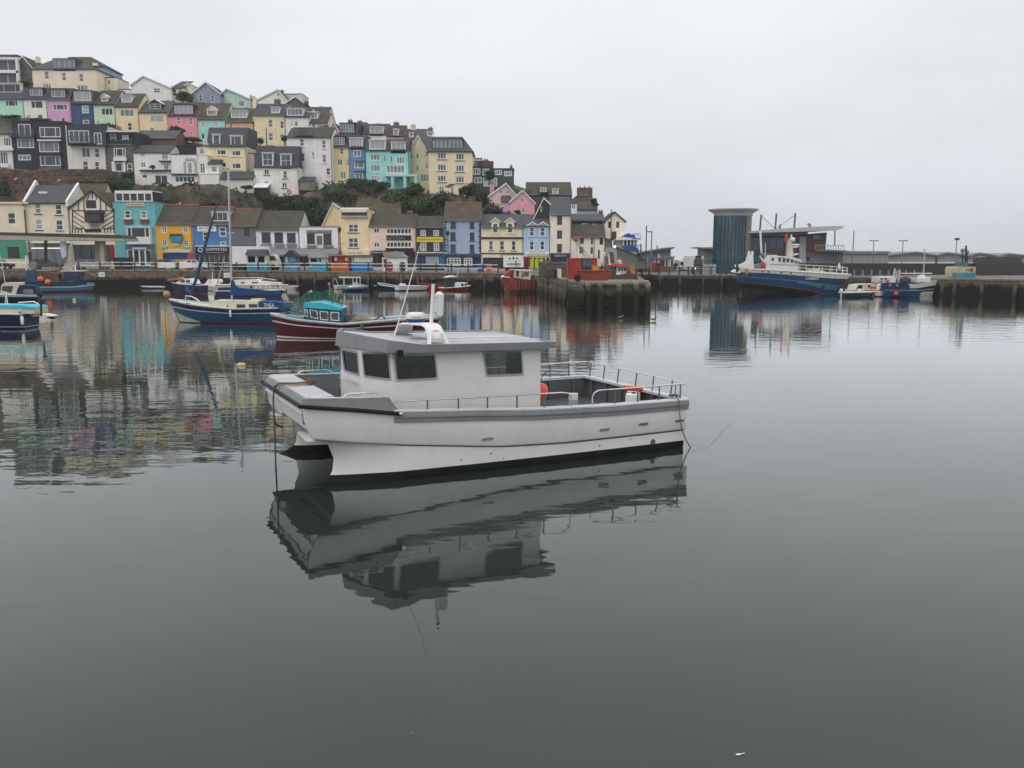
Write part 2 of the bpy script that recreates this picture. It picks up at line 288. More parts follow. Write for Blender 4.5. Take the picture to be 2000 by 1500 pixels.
for s in (1, -1):
    hull = MB(); rings = []
    for x in XS:
        f = max(0, (x - 9.4)) / .72
        rings.append([(x + .05 * f, s * (bs(x) - .1), zs(x) + .001), (x + .08 * f, s * (bs(x)), zs(x)), (x + .06 * f, s * (bs(x) - .015), zs(x) * .6 + zc(x) * .4),
                      (x - .12 * f, s * (bs(x) - .03), zc(x) + .05), (x - .18 * f, s * (bs(x) - .05), zc(x) + .0), (x - .2 * f, s * (bs(x) - .15), zc(x) - .045)])
    hull.loft(rings, False)
    hull.quad(*rings[0]) if s else None
    K.p(hull, 'topsides', WHITE)
    low = MB(); STEM = [(1.2, 9.62), (.93, 9.57), (.53, 9.43), (.35, 9.44), (.2, 9.54), (.08, 9.75), (0, 9.95), (-.5, 10.0)][::-1]
    rows = [1.0, .85, .6, .4, .28, .2, .1, 0, -.4]
    def ring_out(r, side):
        out = []
        for k in range(30):
            t = k / 29; t = 1 - (1 - t) ** 1.7
            z = r if r < .3 else None
            zz = r
            if r > .3: # follow the chine
                pass
            xs_ = lerp_tab(STEM, zz); x = -.02 + (xs_ + .02) * t
            zmax = zc(x) - .05; z = min(zmax, zz) if r <= .3 else zmax - (1 - r) * (zmax - .28) / 1.0 * 1.0
            if r > .3: xs_ = lerp_tab(STEM, z); x = -.02 + (xs_ + .02) * t
            sd = max(0, xs_ - x); nf = min(1, sd / (1.5 if side > 0 else 2.2)) ** .62
            yo = 1.76 + (bs(x) - .09 - 1.76) * nf if side > 0 else 1.76 - .62 * nf
            if z < .05: yo = 1.76 + (yo - 1.76) * (.98 if z > -.1 else .6)
            out.append((x, s * yo, z))
        return out
    outs = [ring_out(r, 1) for r in rows]; ins = [ring_out(r, -1) for r in rows]
    low.loft(outs[:6], False); low.loft(ins[:6], False)
    low.mat(1).loft(outs[5:], False); low.loft(ins[5:], False)
    low.mat(0).quad(*[o[0] for o in outs[:6]], *[o[0] for o in ins[:6]][::-1]); low.mat(1).quad(*[o[0] for o in outs[5:]], *[o[0] for o in ins[5:]][::-1])
    K.p(low, 'lower_hull', [WHITE, ANTIF], recalc=False, sharp=40)
    fo = MB(); fo.ball((9.2, s * 1.76, -.085), 1, 16, (1.12, .2, .12)); K.p(fo, 'hull_forefoot', ANTIF)
    # gunwale cap, grey band, rubbing strake
    cap = MB(); xs2 = [x for x in XS if x <= 8.15] + [8.15]
    cap.loft([[(x, s * (bs(x) + .03), zs(x) + .0), (x, s * (bs(x) + .03), zs(x) + .035), (x, s * (bs(x) + .005), zs(x) + .055), (x, s * (bs(x) - .2), zs(x) + .055), (x, s * (bs(x) - .2), zs(x) - .02), (x, s * (bs(x) - .0), zs(x) - .02)] for x in xs2], True, True)
    K.p(cap, 'gunwale_cap', paint('cap_grey', (.5, .5, .52), rough=.6))
    band = MB(); band.loft([[(x, s * (bs(x) + .012), zs(x) - .0), (x, s * (bs(x) + .036), zs(x) - .04), (x, s * (bs(x) + .036), zs(x) - .12), (x, s * (bs(x) + .012), zs(x) - .13)] for x in xs2], True, True)
    band.loft([[(x, s * (bs(x) + .0), zs(x) - .1), (x, s * (bs(x) + .014), zs(x) - .1), (x, s * (bs(x) + .014), zs(x) - .235), (x, s * (bs(x) - .0), zs(x) - .235)] for x in xs2], True, True)
    K.p(band, 'grey_band', GREYP)
    fb = MB()   # raised foredeck bulwark
    pts = [(8.0, 1.60), (8.26, 1.97), (9.0, 2.0), (10.12, 2.06)]
    xs3 = [8.0, 8.26, 8.6, 9.0, 9.5, 10.0, 10.18]
    fb.loft([[(x, s * (bs(x) + .02), zs(x)), (x, s * (bs(x) - .015), lerp_tab(pts, x)), (x, s * (bs(x) - .13), lerp_tab(pts, x)), (x, s * (bs(x) - .13), zs(x) - .4), (x, s * (bs(x) - .06), zs(x) - .03)] for x in xs3], True, True)
    K.p(fb, 'foredeck_bulwark', GREYP)
    fl = MB(); fl.loft([[(x, s * (bs(x) - .01), lerp_tab(pts, x) + .002), (x, s * (bs(x) - .01), lerp_tab(pts, x) + .02), (x, s * (bs(x) - .15), lerp_tab(pts, x) + .02), (x, s * (bs(x) - .15), lerp_tab(pts, x) + .002)] for x in xs3[:-1]], True, True)
    K.p(fl, 'bulwark_cap', MATS['cap_grey'])
    # inner bulwark with frames
    ib = MB(); ib.loft([[(x, s * (bs(x) - .18), zs(x) - .01), (x, s * (bs(x) - .16), .7)] for x in xs2], False)
    for i in range(9):
        x = .5 + i * .85; ib.box(x, x + .07, min(s * (bs(x) - .26), s * (bs(x) - .17)), max(s * (bs(x) - .26), s * (bs(x) - .17)), max(.7,.6), zs(x) - .03)
    K.p(ib, 'inner_bulwark', GREYD)
    # hawse slots and skin fittings
    for X0, Z0 in ((5.84, .80), (2.57, .745), (1.37, .785), (.19, .77)):
        sl_ = MB(); yy = bs(X0) - .02; pl = roundpoly(rect(X0 - .16, X0 + .16, Z0 - .045, Z0 + .045), .044)
        sl_.prism(pl, XZ, s * (yy - .02), s * (yy + .006)); K.p(sl_, 'drain_slot', GREYL)
        sl2 = MB(); sl2.prism(grow(pl, -.016), XZ, s * (yy - .02), s * (yy + .009)); K.p(sl2, 'slot_opening', GREYD if X0 < 2 else GREYP)
    sf = MB()
    for X0, Z0, r_ in ((1.0, .26, .075),): sf.cyl((X0, s * (bs(X0) - .12), Z0), (X0, s * (bs(X0) - .07), Z0), r_, r_, 16)
    for X0, Z0, r_ in ((5.72, .42, .02), (2.67, .33, .022), (2.67, .2, .016), (2.66, .13, .018), (1.72, .4, .016), (6.5, .34, .016), (5.4, .27, .014)): sf.cyl((X0, s * (bs(X0) - .12), Z0), (X0, s * (bs(X0) - .075), Z0), r_, r_, 8)
    K.p(sf, 'skin_fitting', GREYD, kind='stuff')
brdg = MB(); brdg.hexa([(-.02, -1.3, .45), (9.3, -1.3, 1.10), (9.3, 1.3, 1.10), (-.02, 1.3, .45), (-.02, -1.3, .5), (9.3, -1.3, 1.14), (9.3, 1.3, 1.14), (-.02, 1.3, .5)])
for s in (1, -1): brdg.loft([[(x, s * 1.1, min(.47 + .067 * x, 1.14)), (x, s * (bs(x) - .14), zc(x) - .045)] for x in XS], False)
K.p(brdg, 'bridgedeck', WHITE)
fp = MB(); fp.hexa([(9.98, -2.03, 1.34), (10.08, -2.03, 1.34), (10.08, 2.03, 1.34), (9.98, 2.03, 1.34), (10.0, -2.11, 1.88), (10.2, -2.11, 1.88), (10.2, 2.11, 1.88), (10.0, 2.11, 1.88)]); fp.quad((10.08, -2.03, 1.34), (9.9, -1.95, 1.12), (9.9, -1.35, 1.12), (9.95, -1.2, 1.34)); fp.quad((10.08, 2.03, 1.34), (9.9, 1.95, 1.12), (9.9, 1.35, 1.12), (9.95, 1.2, 1.34)); fp.quad((10.0, -2.03, 1.34), (9.2, -1.3, 1.14), (9.2, 1.3, 1.14), (10.0, 2.03, 1.34)); K.p(fp, 'bow_panel', WHITE)
ms = MB(); ms.tube([(10.165, -1.95, 1.71), (10.165, 1.95, 1.71)], .035, 8); K.p(ms, 'bow_moulding', WHITE)
st = MB(); st.tube([(8.02, -2.31, 1.585), (9, -2.25, 1.74), (10.12, -2.16, 1.89), (10.24, -2.1, 1.90), (10.24, 2.1, 1.90), (10.12, 2.16, 1.89), (9, 2.25, 1.74), (8.02, 2.31, 1.585)], .048, 8); K.p(st, 'rubbing_strake', BLACK)
for s in (1, -1):
    e_ = MB(); e_.tube([(8.05, s * 2.31, 1.59), (7.97, s * 2.31, 1.58)], .055, 8); K.p(e_, 'strake_end', STEEL)
lk = MB(); lk.hexa([(9.48, -2.1, 1.2), (10.2, -2.11, 1.9), (10.2, 2.11, 1.9), (9.48, 2.1, 1.2), (9.42, -2.1, 2.03), (10.12, -2.05, 2.04), (10.12, 2.05, 2.04), (9.42, 2.1, 2.03)])
K.p(lk, 'bow_locker', GREYP)
for a, b_ in ((-2.0, -.50), (.22, 2.0), (-.46, .18)):
    ld = MB(); ld.box(9.46, 10.08, a, b_, 2.03, 2.062); K.p(ld, 'locker_lid', GREYL if a != -.46 else paint('worn_deck', (.27, .2, .13), var=.4, scale=5, col2=(.4, .4, .41)))
bt = MB(); bt.cyl((9.5, .05, 2.06), (9.5, .05, 2.22), .05, .05, 10); bt.cyl((9.5, -.12, 2.17), (9.5, .22, 2.17), .025, .025, 8); K.p(bt, 'mooring_bitt', M('rusty_steel', (.2, .1, .05), rough=.8, var=.4, scale=20, streak=0))
fl_ = MB(); fl_.box(-.02, 4.2, -2.44, 2.44, .66, .7); fl_.box(4.2, 8.1, -2.1, 2.1, .84, .88); fl_.box(7.9, 9.5, -2.12, 2.12, 1.2, 1.24)
K.p(fl_, 'deck', paint('wet_deck', (.10, .115, .115), rough=.22, var=.25, scale=2))
hs = MB(); hs.box(1.9, 3.3, .3, 1.6, .70, .74); K.p(hs, 'deck_hatch', GREYL)
tr = MB(); tr.hexa([(-.1, -2.6, .5), (-.0, -2.6, .5), (-.0, 2.6, .5), (-.1, 2.6, .5), (-.06, -2.6, 1.30), (-.0, -2.6, 1.30), (-.0, 2.6, 1.30), (-.06, 2.6, 1.30)]); K.p(tr, 'transom', WHITE)
ti = MB(); ti.box(.003, .03, -2.42, 2.42, .7, 1.29)
for i in range(6): ti.box(.03, .11, -2.0 + i * .8, -1.93 + i * .8, .7, 1.28)
K.p(ti, 'inner_transom', GREYD)
tcap = MB(); tcap.box(-.12, .14, -2.58, 2.58, 1.30, 1.367); K.p(tcap, 'transom_cap', MATS['cap_grey'])
# wheelhouse
FR = [(8.0, 1.8), (8.48, .9), (8.69, 0), (8.48, -.9), (8.0, -1.8)]
def facet(a, b_, name, holes, z0=.88, z1=2.95):
    a = Vector(a); b_ = Vector(b_); L_ = (b_ - a).length; d = (b_ - a) / L_; nrm = Vector((d.y, -d.x))
    if nrm.dot((a + b_) / 2 - Vector((6, 0))) < 0: nrm = -nrm
    fn = lambda u, v, w: (a.x + d.x * u + nrm.x * w, a.y + d.y * u + nrm.y * w, v)
    hh = [roundpoly([(u * L_, v) for u, v in h_], .06) for h_ in holes]
    pl = MB(); pl.plate(rect(0, L_, z0, z1), hh, fn, 0, -.05); o = K.p(pl, 'cabin_wall', WHITE)
    for h_ in hh:
        f_ = MB(); f_.plate(grow(h_, .036), [grow(h_, -.006)], fn, .016, -.02); w_ = K.p(f_, 'window', paint('frame_grey', (.30, .31, .33), rough=.4))
        g_ = MB(); g_.prism(h_, fn, -.018, -.024); g2 = g_.build('pane', GLASS, w_, sharp=0)
FA = [(.07, 2.86), (.85, 2.86), (.9, 2.34), (.15, 2.38)]; FBq = [(.07, 2.87), (.88, 2.9), (.93, 2.32), (.13, 2.33)]
facet((8.69, 0), (8.48, .9), 'a', [FA]); facet((8.69, 0), (8.48, -.9), 'a', [FA]); facet((8.48, .9), (8.0, 1.8), 'b', [FBq]); facet((8.48, -.9), (8.0, -1.8), 'b', [FBq])
SW = [[(7.94, 2.86), (6.95, 2.83), (6.89, 2.28), (7.89, 2.30)], [(5.65, 2.82), (4.62, 2.79), (4.57, 2.23), (5.56, 2.26)]]
for s in (1, -1): facet((8.0, s * 1.8), (4.05, s * 1.8), 's', [[((8.0 - x) / 3.95, z) for x, z in w_] for w_ in SW])
aft = MB(); aft.plate(rect(-1.75, 1.75, .74, 2.9), [rect(-1.45, -.05, 1.0, 2.7)], lambda u, v, w: (w, u, v), 4.05, 4.1); K.p(aft, 'cabin_wall', WHITE)
cf = MB(); cf.box(4.06, 8.2, -1.74, 1.74, .885, .95); K.p(cf, 'cabin_floor', GREYD)
bk = MB(); bk.box(5.35, 5.4, -1.74, .75, .95, 2.85); K.p(bk, 'partition', paint('cabin_liner', (.42, .42, .41)))
hl = MB(); hl.box(7.3, 8.2, -1.2, 1.3, .95, 2.15); hl.box(6.1, 6.6, -1.3, -.6, .95, 2.3); hl.box(6.0, 6.5, .5, 1.2, .95, 2.35); K.p(hl, 'helm_and_seats', DARK)
# roof
OUT = [(8.84, 0), (8.18, 1.97), (7.3, 1.99), (6.0, 2.0), (3.7, 1.98), (3.7, -1.98), (6.0, -2.0), (7.3, -1.99), (8.18, -1.97)]
ZB = [(3.7, 2.85), (7.3, 2.93), (8.13, 2.965), (8.84, 2.985)]; ZT = [(3.7, 3.015), (6.6, 3.09), (7.3, 3.115), (8.13, 3.24), (8.84, 3.345)]
rf = MB(); zb = [lerp_tab(ZB, x) for x, y in OUT]; zt = [lerp_tab(ZT, x) for x, y in OUT]
def inn(p, d): return (p[0] - (d if p[0] > 8 else (-d if p[0] < 4 else 0)), p[1] - (d if p[1] > 0 else (-d if p[1] < 0 else 0)))
o0 = [(*p, z) for p, z in zip(OUT, zb)]; o1 = [(*inn(p, .05 if p[0] > 8 else .0), z) for p, z in zip(OUT, zt)]; o2 = [(*inn(p, .1), z) for p, z in zip(OUT, zt)]; o3 = [(*inn(p, .12), z - .05) for p, z in zip(OUT, zt)]
rf.loft([o0, o1, o2, o3], True); rf.quad(*o0[::-1]); K.p(rf, 'roof_fascia', GREYP)
rt = MB(); xs4 = [3.78, 4.6, 5.5, 6.5, 7.3, 8.05]
rt.loft([[(x, y, lerp_tab(ZT, x) - .052 + .05 * (1 - (y / 1.9) ** 2)) for y in (-1.88, -1.2, -.6, 0, .6, 1.2, 1.88)] for x in xs4] + [[(8.05 + .62 * (1 - abs(y) / 1.88), y, lerp_tab(ZT, 8.05 + .62 * (1 - abs(y) / 1.88)) - .05) for y in (-1.88, -1.2, -.6, 0, .6, 1.2, 1.88)]], False)
K.p(rt, 'roof_top', GREYL)
for y in (-.7, .7, 1.55):
    r_ = MB(); r_.tube([(4.0, y, 3.06), (5.5, y, 3.1), (7.2, y, 3.14)], .018, 6); K.p(r_, 'roof_rail', STEEL)
# radar arch, radome, mast, reflector, whip
ar = MB(); prof = [(-.86, 3.05), (-.72, 3.25), (-.55, 3.36), (-.3, 3.40), (.6, 3.45), (1.05, 3.47), (1.3, 3.43), (1.44, 3.33), (1.5, 3.18), (1.52, 3.12)]
ar.loft([[(6.58, y, z), (6.96, y, z), (6.99, y, z + .02), (6.96, y * 1.01, z + .06), (6.58, y * 1.01, z + .06), (6.55, y, z + .02)] for y, z in prof], True, True); K.p(ar, 'radar_arch', WHITE)
for X0 in (6.53, 7.0):
    for Y0, Y1 in ((1.5, 1.62), (-.68, -.88)):
        a_ = MB(); a_.bar((6.77 + (X0 - 6.77) * .7, Y0, 3.33), (X0, Y1, 3.05), .09, .06); K.p(a_, 'arch_leg', WHITE)
hn = MB(); hn.tube([(6.77, 1.15, 3.32), (6.77, 1.45, 3.26)], [.16, .15], 14); K.p(hn, 'horn_cover', WHITE)
ra = MB(); ra.lathe((6.75, .1, 3.49), [(.17, -.03), (.21, .0), (.235, .085)], 20); K.p(ra, 'radome_base', paint('radome_blue', (.02, .06, .25), rough=.4))
ra = MB(); ra.lathe((6.75, .1, 3.575), [(.22, 0), (.25, .02), (.25, .10), (.225, .145), (.16, .165), (0.01, .17)], 24); rdm = K.p(ra, 'radome', WHITE)
cu = MB()
tx = T.__new__(T); tx.o = K.o
def ctext(body, name, P0, du, dv, w, hgt, mat, curve=None):
    o = text(body, tx, name, 0, w, 0, hgt, 0, mat)
    for v in o.data.vertices:
        u, z = v.co.x, v.co.z; a = curve[1] + (u - w / 2) / curve[0]
        v.co = (P0[0] + curve[0] * math.cos(a), P0[1] + curve[0] * math.sin(a), P0[2] + z)
    return o
ctext('FURUNO', 'lettering', (6.75, .1, 3.60), 0, 0, .27, .055, paint('lettering_navy', (.02, .03, .12)), (.256, R(74)))
ml = MB(); ml.tube([(6.55, .62, 3.3), (6.47, .62, 4.48)], [.05, .042], 12); K.p(ml, 'mast', WHITE)
ml = MB(); ml.cyl((6.47, .62, 4.48), (6.47, .62, 4.52), .05, .05, 10); ml.cyl((6.47, .62, 4.52), (6.47, .62, 4.58), .035, .035, 10); K.p(ml, 'mast_light', [BLACK])
rr_ = MB(); rr_.tube([(6.27, .45, 3.62), (6.27, .45, 3.68), (6.24, .45, 4.2), (6.24, .45, 4.27)], [.05, .118, .118, .04], 20); K.p(rr_, 'radar_reflector', WHITE)
for z_ in (3.75, 4.12):
    rr_ = MB(); rr_.bar((6.5, .6, z_), (6.36, .5, z_), .03); K.p(rr_, 'reflector_bracket', STEEL)
wh = MB(); wh.tube([(7.39, .2, 3.1), (7.0, .2, 4.3), (6.8, .2, 4.92), (6.65, .2, 5.42)], [.017, .014, .010, .006], 6); K.p(wh, 'whip_antenna', WHITE)
fl2 = MB(); fl2.box(7.82, 7.96, 2.0, 2.07, 2.87, 3.02); fl2.cyl((7.89, 2.03, 2.84), (7.89, 2.03, 2.9), .02); K.p(fl2, 'floodlight', BLACK)
ch = MB(); ch.tube([(8.74, .12, 2.19), (8.77, .14, 2.19), (8.57, .78, 2.12), (8.53, .8, 2.12)], .014, 6); K.p(ch, 'grab_rail', STEEL)
# rails
def rail(pts, posts, r=.019):
    m_ = MB(); m_.tube(pts, r, 8); o = K.p(m_, 'guard_rail', STEEL)
    for a, b_ in posts:
        q_ = MB(); q_.tube([a, b_], .02, 6); K.p(q_, 'stanchion', M('stanchion_steel', (.16, .15, .14), rough=.4, metal=.7, bump=0))
yr = 2.44
rail([(8.12, 2.24, 1.86), (7.3, 2.33, 1.86), (6, 2.4, 1.83), (4.3, 2.46, 1.8), (3.8, 2.48, 1.79), (3.64, 2.48, 1.76), (3.55, 2.48, 1.68), (3.53, 2.48, 1.42)],
     [((x, bs(x) - .07, zs(x)), (x, bs(x) - .07, 1.83)) for x in (7.32, 6.56, 5.82, 5.04, 4.29)])
rail([(2.92, 2.49, 1.38), (2.92, 2.49, 1.62), (2.86, 2.49, 1.72), (2.73, 2.49, 1.77), (1.5, 2.5, 1.76), (.05, 2.52, 1.76), (-.02, 2.5, 1.765), (-.03, 2.3, 1.77), (-.03, -2.3, 1.81), (.0, -2.45, 1.81), (.15, -2.5, 1.81), (2, -2.5, 1.8), (4.5, -2.44, 1.82), (6.5, -2.36, 1.88), (8.3, -2.24, 1.98)],
     [((x, 2.5, zs(x)), (x, 2.5, 1.77)) for x in (2.24, 1.52, .83, .13)] + [((.03, y, 1.33), (-.03, y, 1.79)) for y in (-2.2, -1.42, -.65, .28, 1.1, 1.95)] + [((x, -(bs(x) - .07), zs(x)), (x, -(bs(x) - .07), 1.82)) for x in (.6, 1.3, 2.2, 3.1, 4.2, 5.3, 6.4, 7.4)])
for s in (1, -1): rail([(9.3, s * 2.14, 2.02), (9.24, s * 2.14, 2.08), (9.15, s * 2.14, 2.11), (8.5, s * 2.17, 2.09), (8.38, s * 2.17, 2.06), (8.28, s * 2.18, 1.97)], [])
# mooring lines on the boat
rp_ = MB(); rp_.tube([(9.5, .05, 2.14), (9.8, -.1, 2.1), (10.15, -.35, 2.09), (10.27, -.42, 2.0), (10.3, -.44, 1.7), (10.3, -.44, .9), (10.31, -.44, -.3)], .022, 6)
rp_.tube([(9.5, .02, 2.1), (9.8, -.22, 2.09), (10.15, -.42, 2.085), (10.28, -.47, 1.9), (10.31, -.45, 1.2)], .018, 6); rp_.tube([(10.3, -.44, 1.27), (10.2, -.8, 1.0), (9.95, -1.2, .82)], .02, 6)
for k in range(7): rp_.ball((9.5 + random.uniform(-.09, .09), .05 + random.uniform(-.16, .12), 2.1 + random.uniform(0, .07)), .05, 6, (1.3, 1, .5))
K.p(rp_, 'bow_line', ROPE)
r2 = MB(); r2.tube([(.28, 2.49, 1.75), (.32, 2.52, 1.5), (.3, 2.6, 1.4), (.27, 2.66, 1.3), (.26, 2.67, .95), (.2, 2.68, .6), (.05, 2.66, .3), (-.15, 2.6, .05), (-.3, 2.55, -.05)], .014, 6)
for k in range(12): r2.ball((.32 + random.uniform(-.14, .14), 2.46 + random.uniform(-.08, .08), 1.42 + random.uniform(0, .06)), .04, 6, (1.5, 1, .6))
K.p(r2, 'stern_line', ROPE)
r3 = MB(); r3.tube([(-.1, 2.6, .1), (-.5, 2.9, .02), (-1.4, 2.2, .01), (-3, .8, .012), (-4, .4, -.02)], .0025, 5); K.p(r3, 'trailing_line', ROPE)
# loose gear in the cockpit: things of their own
def world(x, y, z): return K.loc + K.ex * x + K.ey * y + Vector((0, 0, z))
def drum(x, y, lab, r=.2, hh=.62, tilt=0):
    d = T('drum', lab, 'drum', world(x, y, .7)); m_ = MB(); m_.lathe((0, 0, 0), [(r * .96, 0), (r, .03), (r, hh - .06), (r * .93, hh - .01), (r * .6, hh)], 18); d.p(m_, 'body', WHITE2)
    m_ = MB(); m_.tube([(r * .95, 0, hh * .7), (r * 1.1, 0, hh * .5), (r * .95, -.05, hh * .4)], .012, 6); d.p(m_, 'handle', BLACK)
    m_ = MB(); m_.cyl((.03, 0, hh - .02), (.03, 0, hh + .03), .06, .06, 12); d.p(m_, 'cap', BLACK)
drum(.62, 1.0, 'white plastic drum in the aft cockpit, left of the pair under the red fender'); drum(.32, .62, 'white plastic drum in the aft cockpit, right of the pair, nearer the transom')
f = T('fender', 'long red fender lying across the two white drums at the stern', 'fender', world(.5, .8, 1.36), K.yaw - 1.1); m_ = MB(); m_.tube([(-.34, 0, .06), (-.26, 0, .065), (.26, 0, .065), (.34, 0, .06)], [.03, .075, .075, .03], 12); f.p(m_, 'body', REDP)
f = T('buoy', 'round orange mooring buoy hanging behind the wheelhouse of the grey and white boat', 'buoy', world(3.8, 1.35, 1.46)); m_ = MB(); m_.lathe((0, 0, 0), [(.03, -.1), (.06, -.04), (.16, .05), (.21, .18), (.2, .3), (.12, .4), (.03, .43)], 18); f.p(m_, 'body', ORANGE)
m_ = MB(); m_.tube([(0, 0, .42), (.05, 0, .6), (.2, .02, .75)], .012); f.p(m_, 'lanyard', BLACK)
f = T('tub', 'small red tub on the aft deck seen between the rails', 'tub', world(2.0, 1.75, .7)); m_ = MB(); m_.lathe((0, 0, 0), [(.15, 0), (.2, .3), (.22, .52), (.23, .53), (.2, .54), (.02, .5)], 14); f.p(m_, 'body', ORANGE)
f = T('bucket', 'small white box fixed low beside the far bulwark of the cockpit', 'box', world(.75, -2.0, .7)); m_ = MB(); m_.box(-.14, .14, -.1, .1, 0, .2); f.p(m_, 'body', WHITE2)
# ------------------------------------------------------------------ quay, ground, hillside
def gx(px, Y, z): return (px - 1000) / FPX * (Y * math.cos(PITCH) + (EYE - z) * math.sin(PITCH))
def edge(px, dz=0.0, dy=0.0):
    Y = qd(px) + dy; z = qz(px) + dz; return Vector((gx(px, Y, z), Y, z))
def tide_mat(name, dry, wet, lo=1.1, hi=1.8):
    m = bpy.data.materials.new(name); m.use_nodes = True; t = m.node_tree; b = t.nodes['Principled BSDF']; n = t.nodes.new; l = t.links.new
    g = n('ShaderNodeNewGeometry'); s_ = n('ShaderNodeSeparateXYZ'); l(g.outputs['Position'], s_.inputs[0])
    z1 = n('ShaderNodeTexNoise'); z1.inputs['Scale'].default_value = .9; z1.inputs['Detail'].default_value = 6; l(g.outputs['Position'], z1.inputs[0])
    ma = n('ShaderNodeMath'); ma.operation = 'MULTIPLY_ADD'; ma.inputs[1].default_value = 1.6; l(z1.outputs[0], ma.inputs[0]); l(s_.outputs[2], ma.inputs[2])
    mr = n('ShaderNodeMapRange'); mr.inputs[1].default_value = lo + .8; mr.inputs[2].default_value = hi + .8; l(ma.outputs[0], mr.inputs[0])
    z2 = n('ShaderNodeTexNoise'); z2.inputs['Scale'].default_value = 2.5; z2.inputs['Detail'].default_value = 6; z2.inputs['Roughness'].default_value = .7; l(g.outputs['Position'], z2.inputs[0])
    c = n('ShaderNodeValToRGB'); l(z2.outputs[0], c.inputs[0]); c.color_ramp.elements[0].position = .3; c.color_ramp.elements[0].color = (*[v * .5 for v in dry], 1); c.color_ramp.elements[1].position = .72; c.color_ramp.elements[1].color = (*[v * 1.5 for v in dry], 1)
    mm = n('ShaderNodeMix'); mm.data_type = 'RGBA'; l(mr.outputs[0], mm.inputs[0]); mm.inputs[6].default_value = (*wet, 1); l(c.outputs[0], mm.inputs[7]); l(mm.outputs[2], b.inputs['Base Color'])
    b.inputs['Roughness'].default_value = .85; b.inputs['Specular IOR Level'].default_value = .15
    bu = n('ShaderNodeBump'); bu.inputs['Distance'].default_value = .05; bu.inputs['Strength'].default_value = .5; l(z2.outputs[0], bu.inputs['Height']); l(bu.outputs[0], b.inputs['Normal'])
    return m
QSTONE = tide_mat('quay_stone', (.19, .16, .125), (.014, .013, .010), 1.25, 2.0); TIMBER = tide_mat('fender_timber', (.13, .115, .095), (.03, .027, .022), .3, 1.4)
PSTONE = tide_mat('pier_stone', (.17, .145, .11), (.022, .021, .015), .9, 2.0)
TARMAC = M('quay_tarmac', (.16, .155, .15), rough=.9, var=.2, scale=.4, streak=0, bump=.2, col2=(.11, .105, .10))
ROCK = M('cliff_rock', (.088, .069, .057), rough=.95, var=.5, scale=.35, streak=.3, bump=.9, col2=(.05, .052, .035), c2=(.46, .6), bscale=2.5)
EARTH = M('hill_earth', (.07, .072, .045), rough=.95, var=.4, scale=.5, streak=0, bump=.6, bscale=3)
PXS = list(range(-400, 2501, 50))
g = MB(); g.loft([[edge(p), Vector((gx(p, 158, qz(p)), 158, qz(p))), Vector((gx(p, 330, qz(p)), 330, qz(p)))] for p in PXS], False); g.build('quayside', TARMAC, sharp=0, kind='structure')
qw = MB(); qw.loft([[edge(p, 0, .3), edge(p, 0, .02), edge(p, -.36, .02), Vector((edge(p).x, edge(p).y - .05, -3))] for p in range(-400, 2501, 20)], False)
wall_o = qw.build('quay_wall', QSTONE, sharp=30, kind='structure', recalc=False)
rnd = random.Random(3)
def wall_run(parent, P, a, b, h, z0, z1, name, mat, keep, stuff_mb, jit=.05, proud=.06):
    """blocks along a run: P(s)->Vector(x,y) edge points; courses from z1 down to z0"""
    pass
# coping stones one by one, then face blocks course by course
def px_of(X, Y, z): # inverse of gx
    return 1000 + X / (Y * math.cos(PITCH) + (EYE - z) * math.sin(PITCH)) * FPX
def block(name, c, d, w, h, t, mat, parent, mesh=None, dz=0):
    """one squared stone: centre c, along unit d (xy), width w, height h, proud t"""
    if mesh is None: mesh = {}
    key = (round(w, 1), round(h, 1))
    if key not in mesh:
        m_ = MB(); a, b2 = w / 2 - .02, h / 2 - .015; e2 = .035
        m_.loft([[(-a, .2, -b2), (a, .2, -b2), (a, .2, b2), (-a, .2, b2)], [(-a, e2, -b2), (a, e2, -b2), (a, e2, b2), (-a, e2, b2)], [(-a + e2, 0, -b2 + e2), (a - e2, 0, -b2 + e2), (a - e2, 0, b2 - e2), (-a + e2, 0, b2 - e2)]], True, True)
        o = m_.build(name, mat, parent); mesh[key] = o.data
    else:
        o = bpy.data.objects.new(name, mesh[key]); COL.objects.link(o); o.parent = parent
    o.location = c; o.rotation_euler = (0, 0, math.atan2(d.y, d.x)); return o
cm_, fm_ = {}, {}
p = 0.0; ncop = 0
while p < 2000:
    a = edge(p); w = rnd.choice((.9, 1.1, 1.3)); p2 = p + w / qd(p) * FPX / 1.02; b2 = edge(p2); d = (b2 - a); d.z = 0; dn = d.normalized()
    if not (985 < p < 1075):
        c = (a + b2) / 2; nrm = Vector((dn.y, -dn.x, 0)); block('coping_stone', c + nrm * .14 + Vector((0, 0, -.13)), dn, d.length, .3, .1, QSTONE, wall_o, cm_); ncop += 1
    p = p2
stuff = MB(); nst = 0
